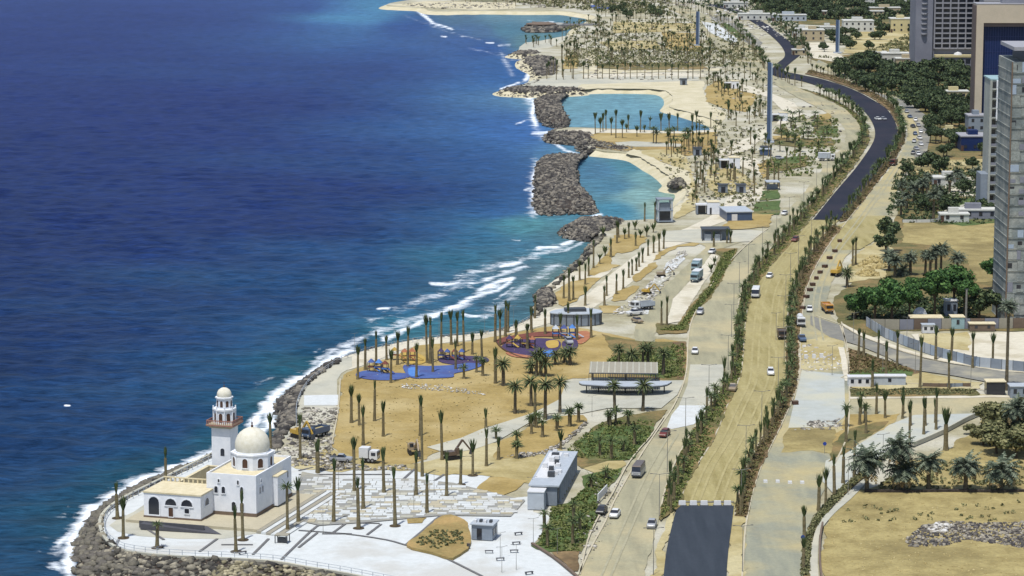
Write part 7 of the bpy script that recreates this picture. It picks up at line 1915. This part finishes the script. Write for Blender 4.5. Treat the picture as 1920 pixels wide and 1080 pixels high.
# cabins of the yard
def cabin(px, py, w, d, h, wall_, roof_, label, rz=0, cat='cabin', zlift=0, win=2):
    t = bldg('site_cabin', label, cat, px, py, rz)
    MB().box(-w/2,w/2,0,d,0,h).build('walls', M[wall_], t); MB().box(-w/2-.2,w/2+.2,-.2,d+.2,h,h+.2).build('roof', M[roof_], t)
    n = win
    for i in range(n):
        x = -w/2+(i+.5)*w/n
        MB().box(x-.4,x+.4,-.06,-.003,h*.4,h*.8).build('window', M['glassdark'], t)
    return t
cabin(1796, 618, 3.6, 4, 3.2, 'teal', 'roofcream', 'pale blue site cabin with cream roof in the yard', win=1)
cabin(1784, 596, 3.4, 4, 4.6, 'greypanel', 'whitepaint', 'taller grey cabin with white roof tank behind the pale blue cabin')
cabin(1738, 610, 9, 5, 1.8, 'plinth', 'roofcream', 'long low building with cream roof in front of the green trees', win=4)
cabin(1741, 626, 3.4, 2.4, 2.2, 'whitepaint', 'greypanel2', 'small white cabin below the long cream roof', win=2)
cabin(1842, 622, 7, 3, 1.9, 'plinth', 'roofcream', 'low brown shed right of the pale blue cabin')
cabin(1905, 606, 7, 4, 2.6, 'hotel', 'greypanel2', 'grey shed at the foot of the unfinished tower')
cabin(1612, 727, 5.6, 2.6, 2.4, 'whitepaint', 'whitepaint', 'white metal shelter above the strip bed, left one of the pair', win=3)
cabin(1668, 724, 8.0, 2.6, 2.2, 'greypanel2', 'whitepaint', 'longer white metal shelter above the strip bed, right one of the pair', win=1)
cabin(1867, 742, 4.6, 3.4, 3.2, 'glassdark', 'roofcream', 'dark glazed gate house with cream roof by the tall palm', win=1)
cabin(1912, 748, 4.6, 4, 2.8, 'greypanel', 'greypanel2', 'grey gate building at the right edge')
t = bldg('tent_dome', 'white dome roofed tent at the foot of the green trees', 'tent', 1726, 600, 0); MB().box(-1.8,1.8,0,3,0,1.6).build('walls', M['greypanel2'], t); MB().lathe((0,1.5),[(1.9,1.6),(1.5,2.5),(.6,3.1),(.1,3.2)],12).build('dome', M['whitepaint'], t)
g = G(1811, 606); t = thing('mast', 'thin grey mast between the green trees', 'mast', (g.x,g.y,.1)); MB().lathe((0,0),[(.35,0),(.28,9.5)],8).build('pole', M['chrome'], t); MB().box(-.5,.5,-.2,.2,9.5,9.7).build('cap', M['darkmetal'], t)
PALMX = G(1887, 732); t = thing('tall_palm', 'very tall bare trunked palm in front of the unfinished tower', 'palm tree', (PALMX.x, PALMX.y, .1))
hh = height_of(1887, 732, 560); o = link('trunk', TR_M, t); o.scale = (.85,.85,hh-2); c = link('crown', FEATH[1], t, (0,0,hh-2)); c.scale = (.8,.8,.8)
# villas and far buildings
def villa(px, py, w, d, h, wall_, label, roof_='villawhite', rz=0.0):
    t = bldg('villa', label, 'house', px, py, rz)
    MB().box(-w/2,w/2,0,d,0,h).build('walls', M[wall_], t)
    MB().box(-w/2-.3,w/2+.3,-.3,d+.3,h,h+.5).build('roof', M[roof_], t)
    MB().box(-w*.2,w*.15,d*.3,d*.7,h+.5,h+2.4).build('roof_room', M[wall_], t)
    n = max(2, int(w/4)); fl = max(1, int(h/3.4))
    wm = MB().box(-.6,.6,-.1,-.003,0,1.4).mesh('window', M['glassdark'])
    for f_ in range(fl):
        for i in range(n): link('window', wm, t, (-w/2+(i+.5)*w/n, 0, f_*3.3+1.2))
    MB().box(-w*.5-.003,-w*.5+1.2,-.15,-.003,.05,2.4).build('door', M['wood'], t)
    return t
VL = [(1610,60,20,12,7,'villawhite','white two storey villa just above the yellow plot'),(1690,62,14,12,9,'paleyellow','pale yellow villa at the left side of the hotel tower'),(1525,78,14,10,7,'villatan','tan villa with dark trees beside the winding road'),
      (1505,70,12,8,5,'villawhite','small white villa at the bend of the winding road'),(1552,66,10,8,5,'villawhite','small white villa right of the bend'),(1600,30,44,6,3,'villatan','long low pale building in the far wood'),
      (1620,12,16,10,9,'villawhite','white villa at the top edge among trees'),(1660,26,22,8,4,'villatan','low tan house above the yellow villa'),(1700,10,12,8,8,'villawhite','white house touching the hotel tower top'),
      (1680,118,16,10,5,'villawhite','white low house below the yellow ground'),(1700,128,12,8,5,'villatan','tan low house at the hotel foot'),(1650,112,8,7,4,'paleyellow','small yellow house at the edge of the tree belt'),
      (1790,186,14,7,3.5,'paleyellow','long yellow roofed house inside the tree belt'),(1782,258,10,6,2.6,'paleyellow','low yellow wall house below the tree belt'),(1420,38,26,9,4,'villawhite','pale long shed behind the far road'),
      (1480,40,24,8,4,'greypanel2','grey long shed at the edge of the far wood'),(1380,16,18,8,4,'villawhite','pale shed at the very far road'),(1500,104,9,6,3,'villatan','small tan hut beside the S bend'),
      (1780,350,12,7,3,'villawhite','white pool house in the estate garden'),(1828,412,16,6,3,'hotel','grey low block beside the estate lawn'),(1790,418,10,5,2.6,'villawhite','small white hut on the estate lawn')]
for q in VL: villa(*q)
t = villa(1828, 284, 12, 14, 6, 'blueglass', 'navy low building at the foot of the beige frame', 'hotelslab')
t = villa(1832, 248, 8, 10, 7, 'greypanel', 'grey annex behind the low navy building', 'hotelslab')
panel_fence([(1708,322),(1760,318),(1846,318)], 'yellow garden wall above the estate garden', 5, 1.6, ('paleyellow',), 'garden_wall')
panel_fence([(1692,418),(1740,418),(1800,412)], 'white low garden wall at the top of the sand yard', 5, 1.2, ('villawhite',), 'garden_wall')
# far bay platform
mound_rocks('far_bay_reef', [(980,54),(990,47),(1020,46),(1050,47),(1080,50),(1060,56),(1040,60),(1000,61),(985,59)], 1.6, 350, 2.2, M['rockdark'], 141, WZ+.3)
g = G(1015, 50, WZ+1.5); t = thing('bay_pavilion', 'low dark pavilion on the reef in the far bay', 'pavilion', (g.x, g.y, WZ+1.6))
MB().lathe((0,0), [(9,0),(9,1.6),(10.5,1.7),(10.5,2.1),(5,2.9),(1,3.2)], 20).build('hall', M['plinth'], t); MB().cyl((12.5,0),3,3,0,2.4,12).build('side_drum', M['villawhite'], t)
patch('far_bay_strip', [(974,88),(985,80),(1015,76),(1045,70),(1066,66),(1066,92),(1000,97),(972,97)], 'concrete', 2, z=-.8, skirt=3)
patch('far_pier', [(1050,44),(1125,44),(1125,47),(1050,47)], 'joint', 1, thick=.3, skirt=2.5)
# ------------------------------------------------------------------ sea air
mb = MB().box(-42000, 42000, -300, 46000, -8.2, 152)
hz = bpy.data.materials.new('sea_haze'); hz.use_nodes = True
nt = hz.node_tree; nt.nodes.clear()
vo = nt.nodes.new('ShaderNodeVolumePrincipled'); ou = nt.nodes.new('ShaderNodeOutputMaterial')
vo.inputs['Color'].default_value = (.80, .88, 1.0, 1); vo.inputs['Density'].default_value = HAZE
vo.inputs['Anisotropy'].default_value = 0.2
nt.links.new(vo.outputs[0], ou.inputs['Volume'])
h_ = mb.build('haze', hz); h_["kind"] = 'stuff'; h_["label"] = 'thin bluish sea haze over the whole coast'
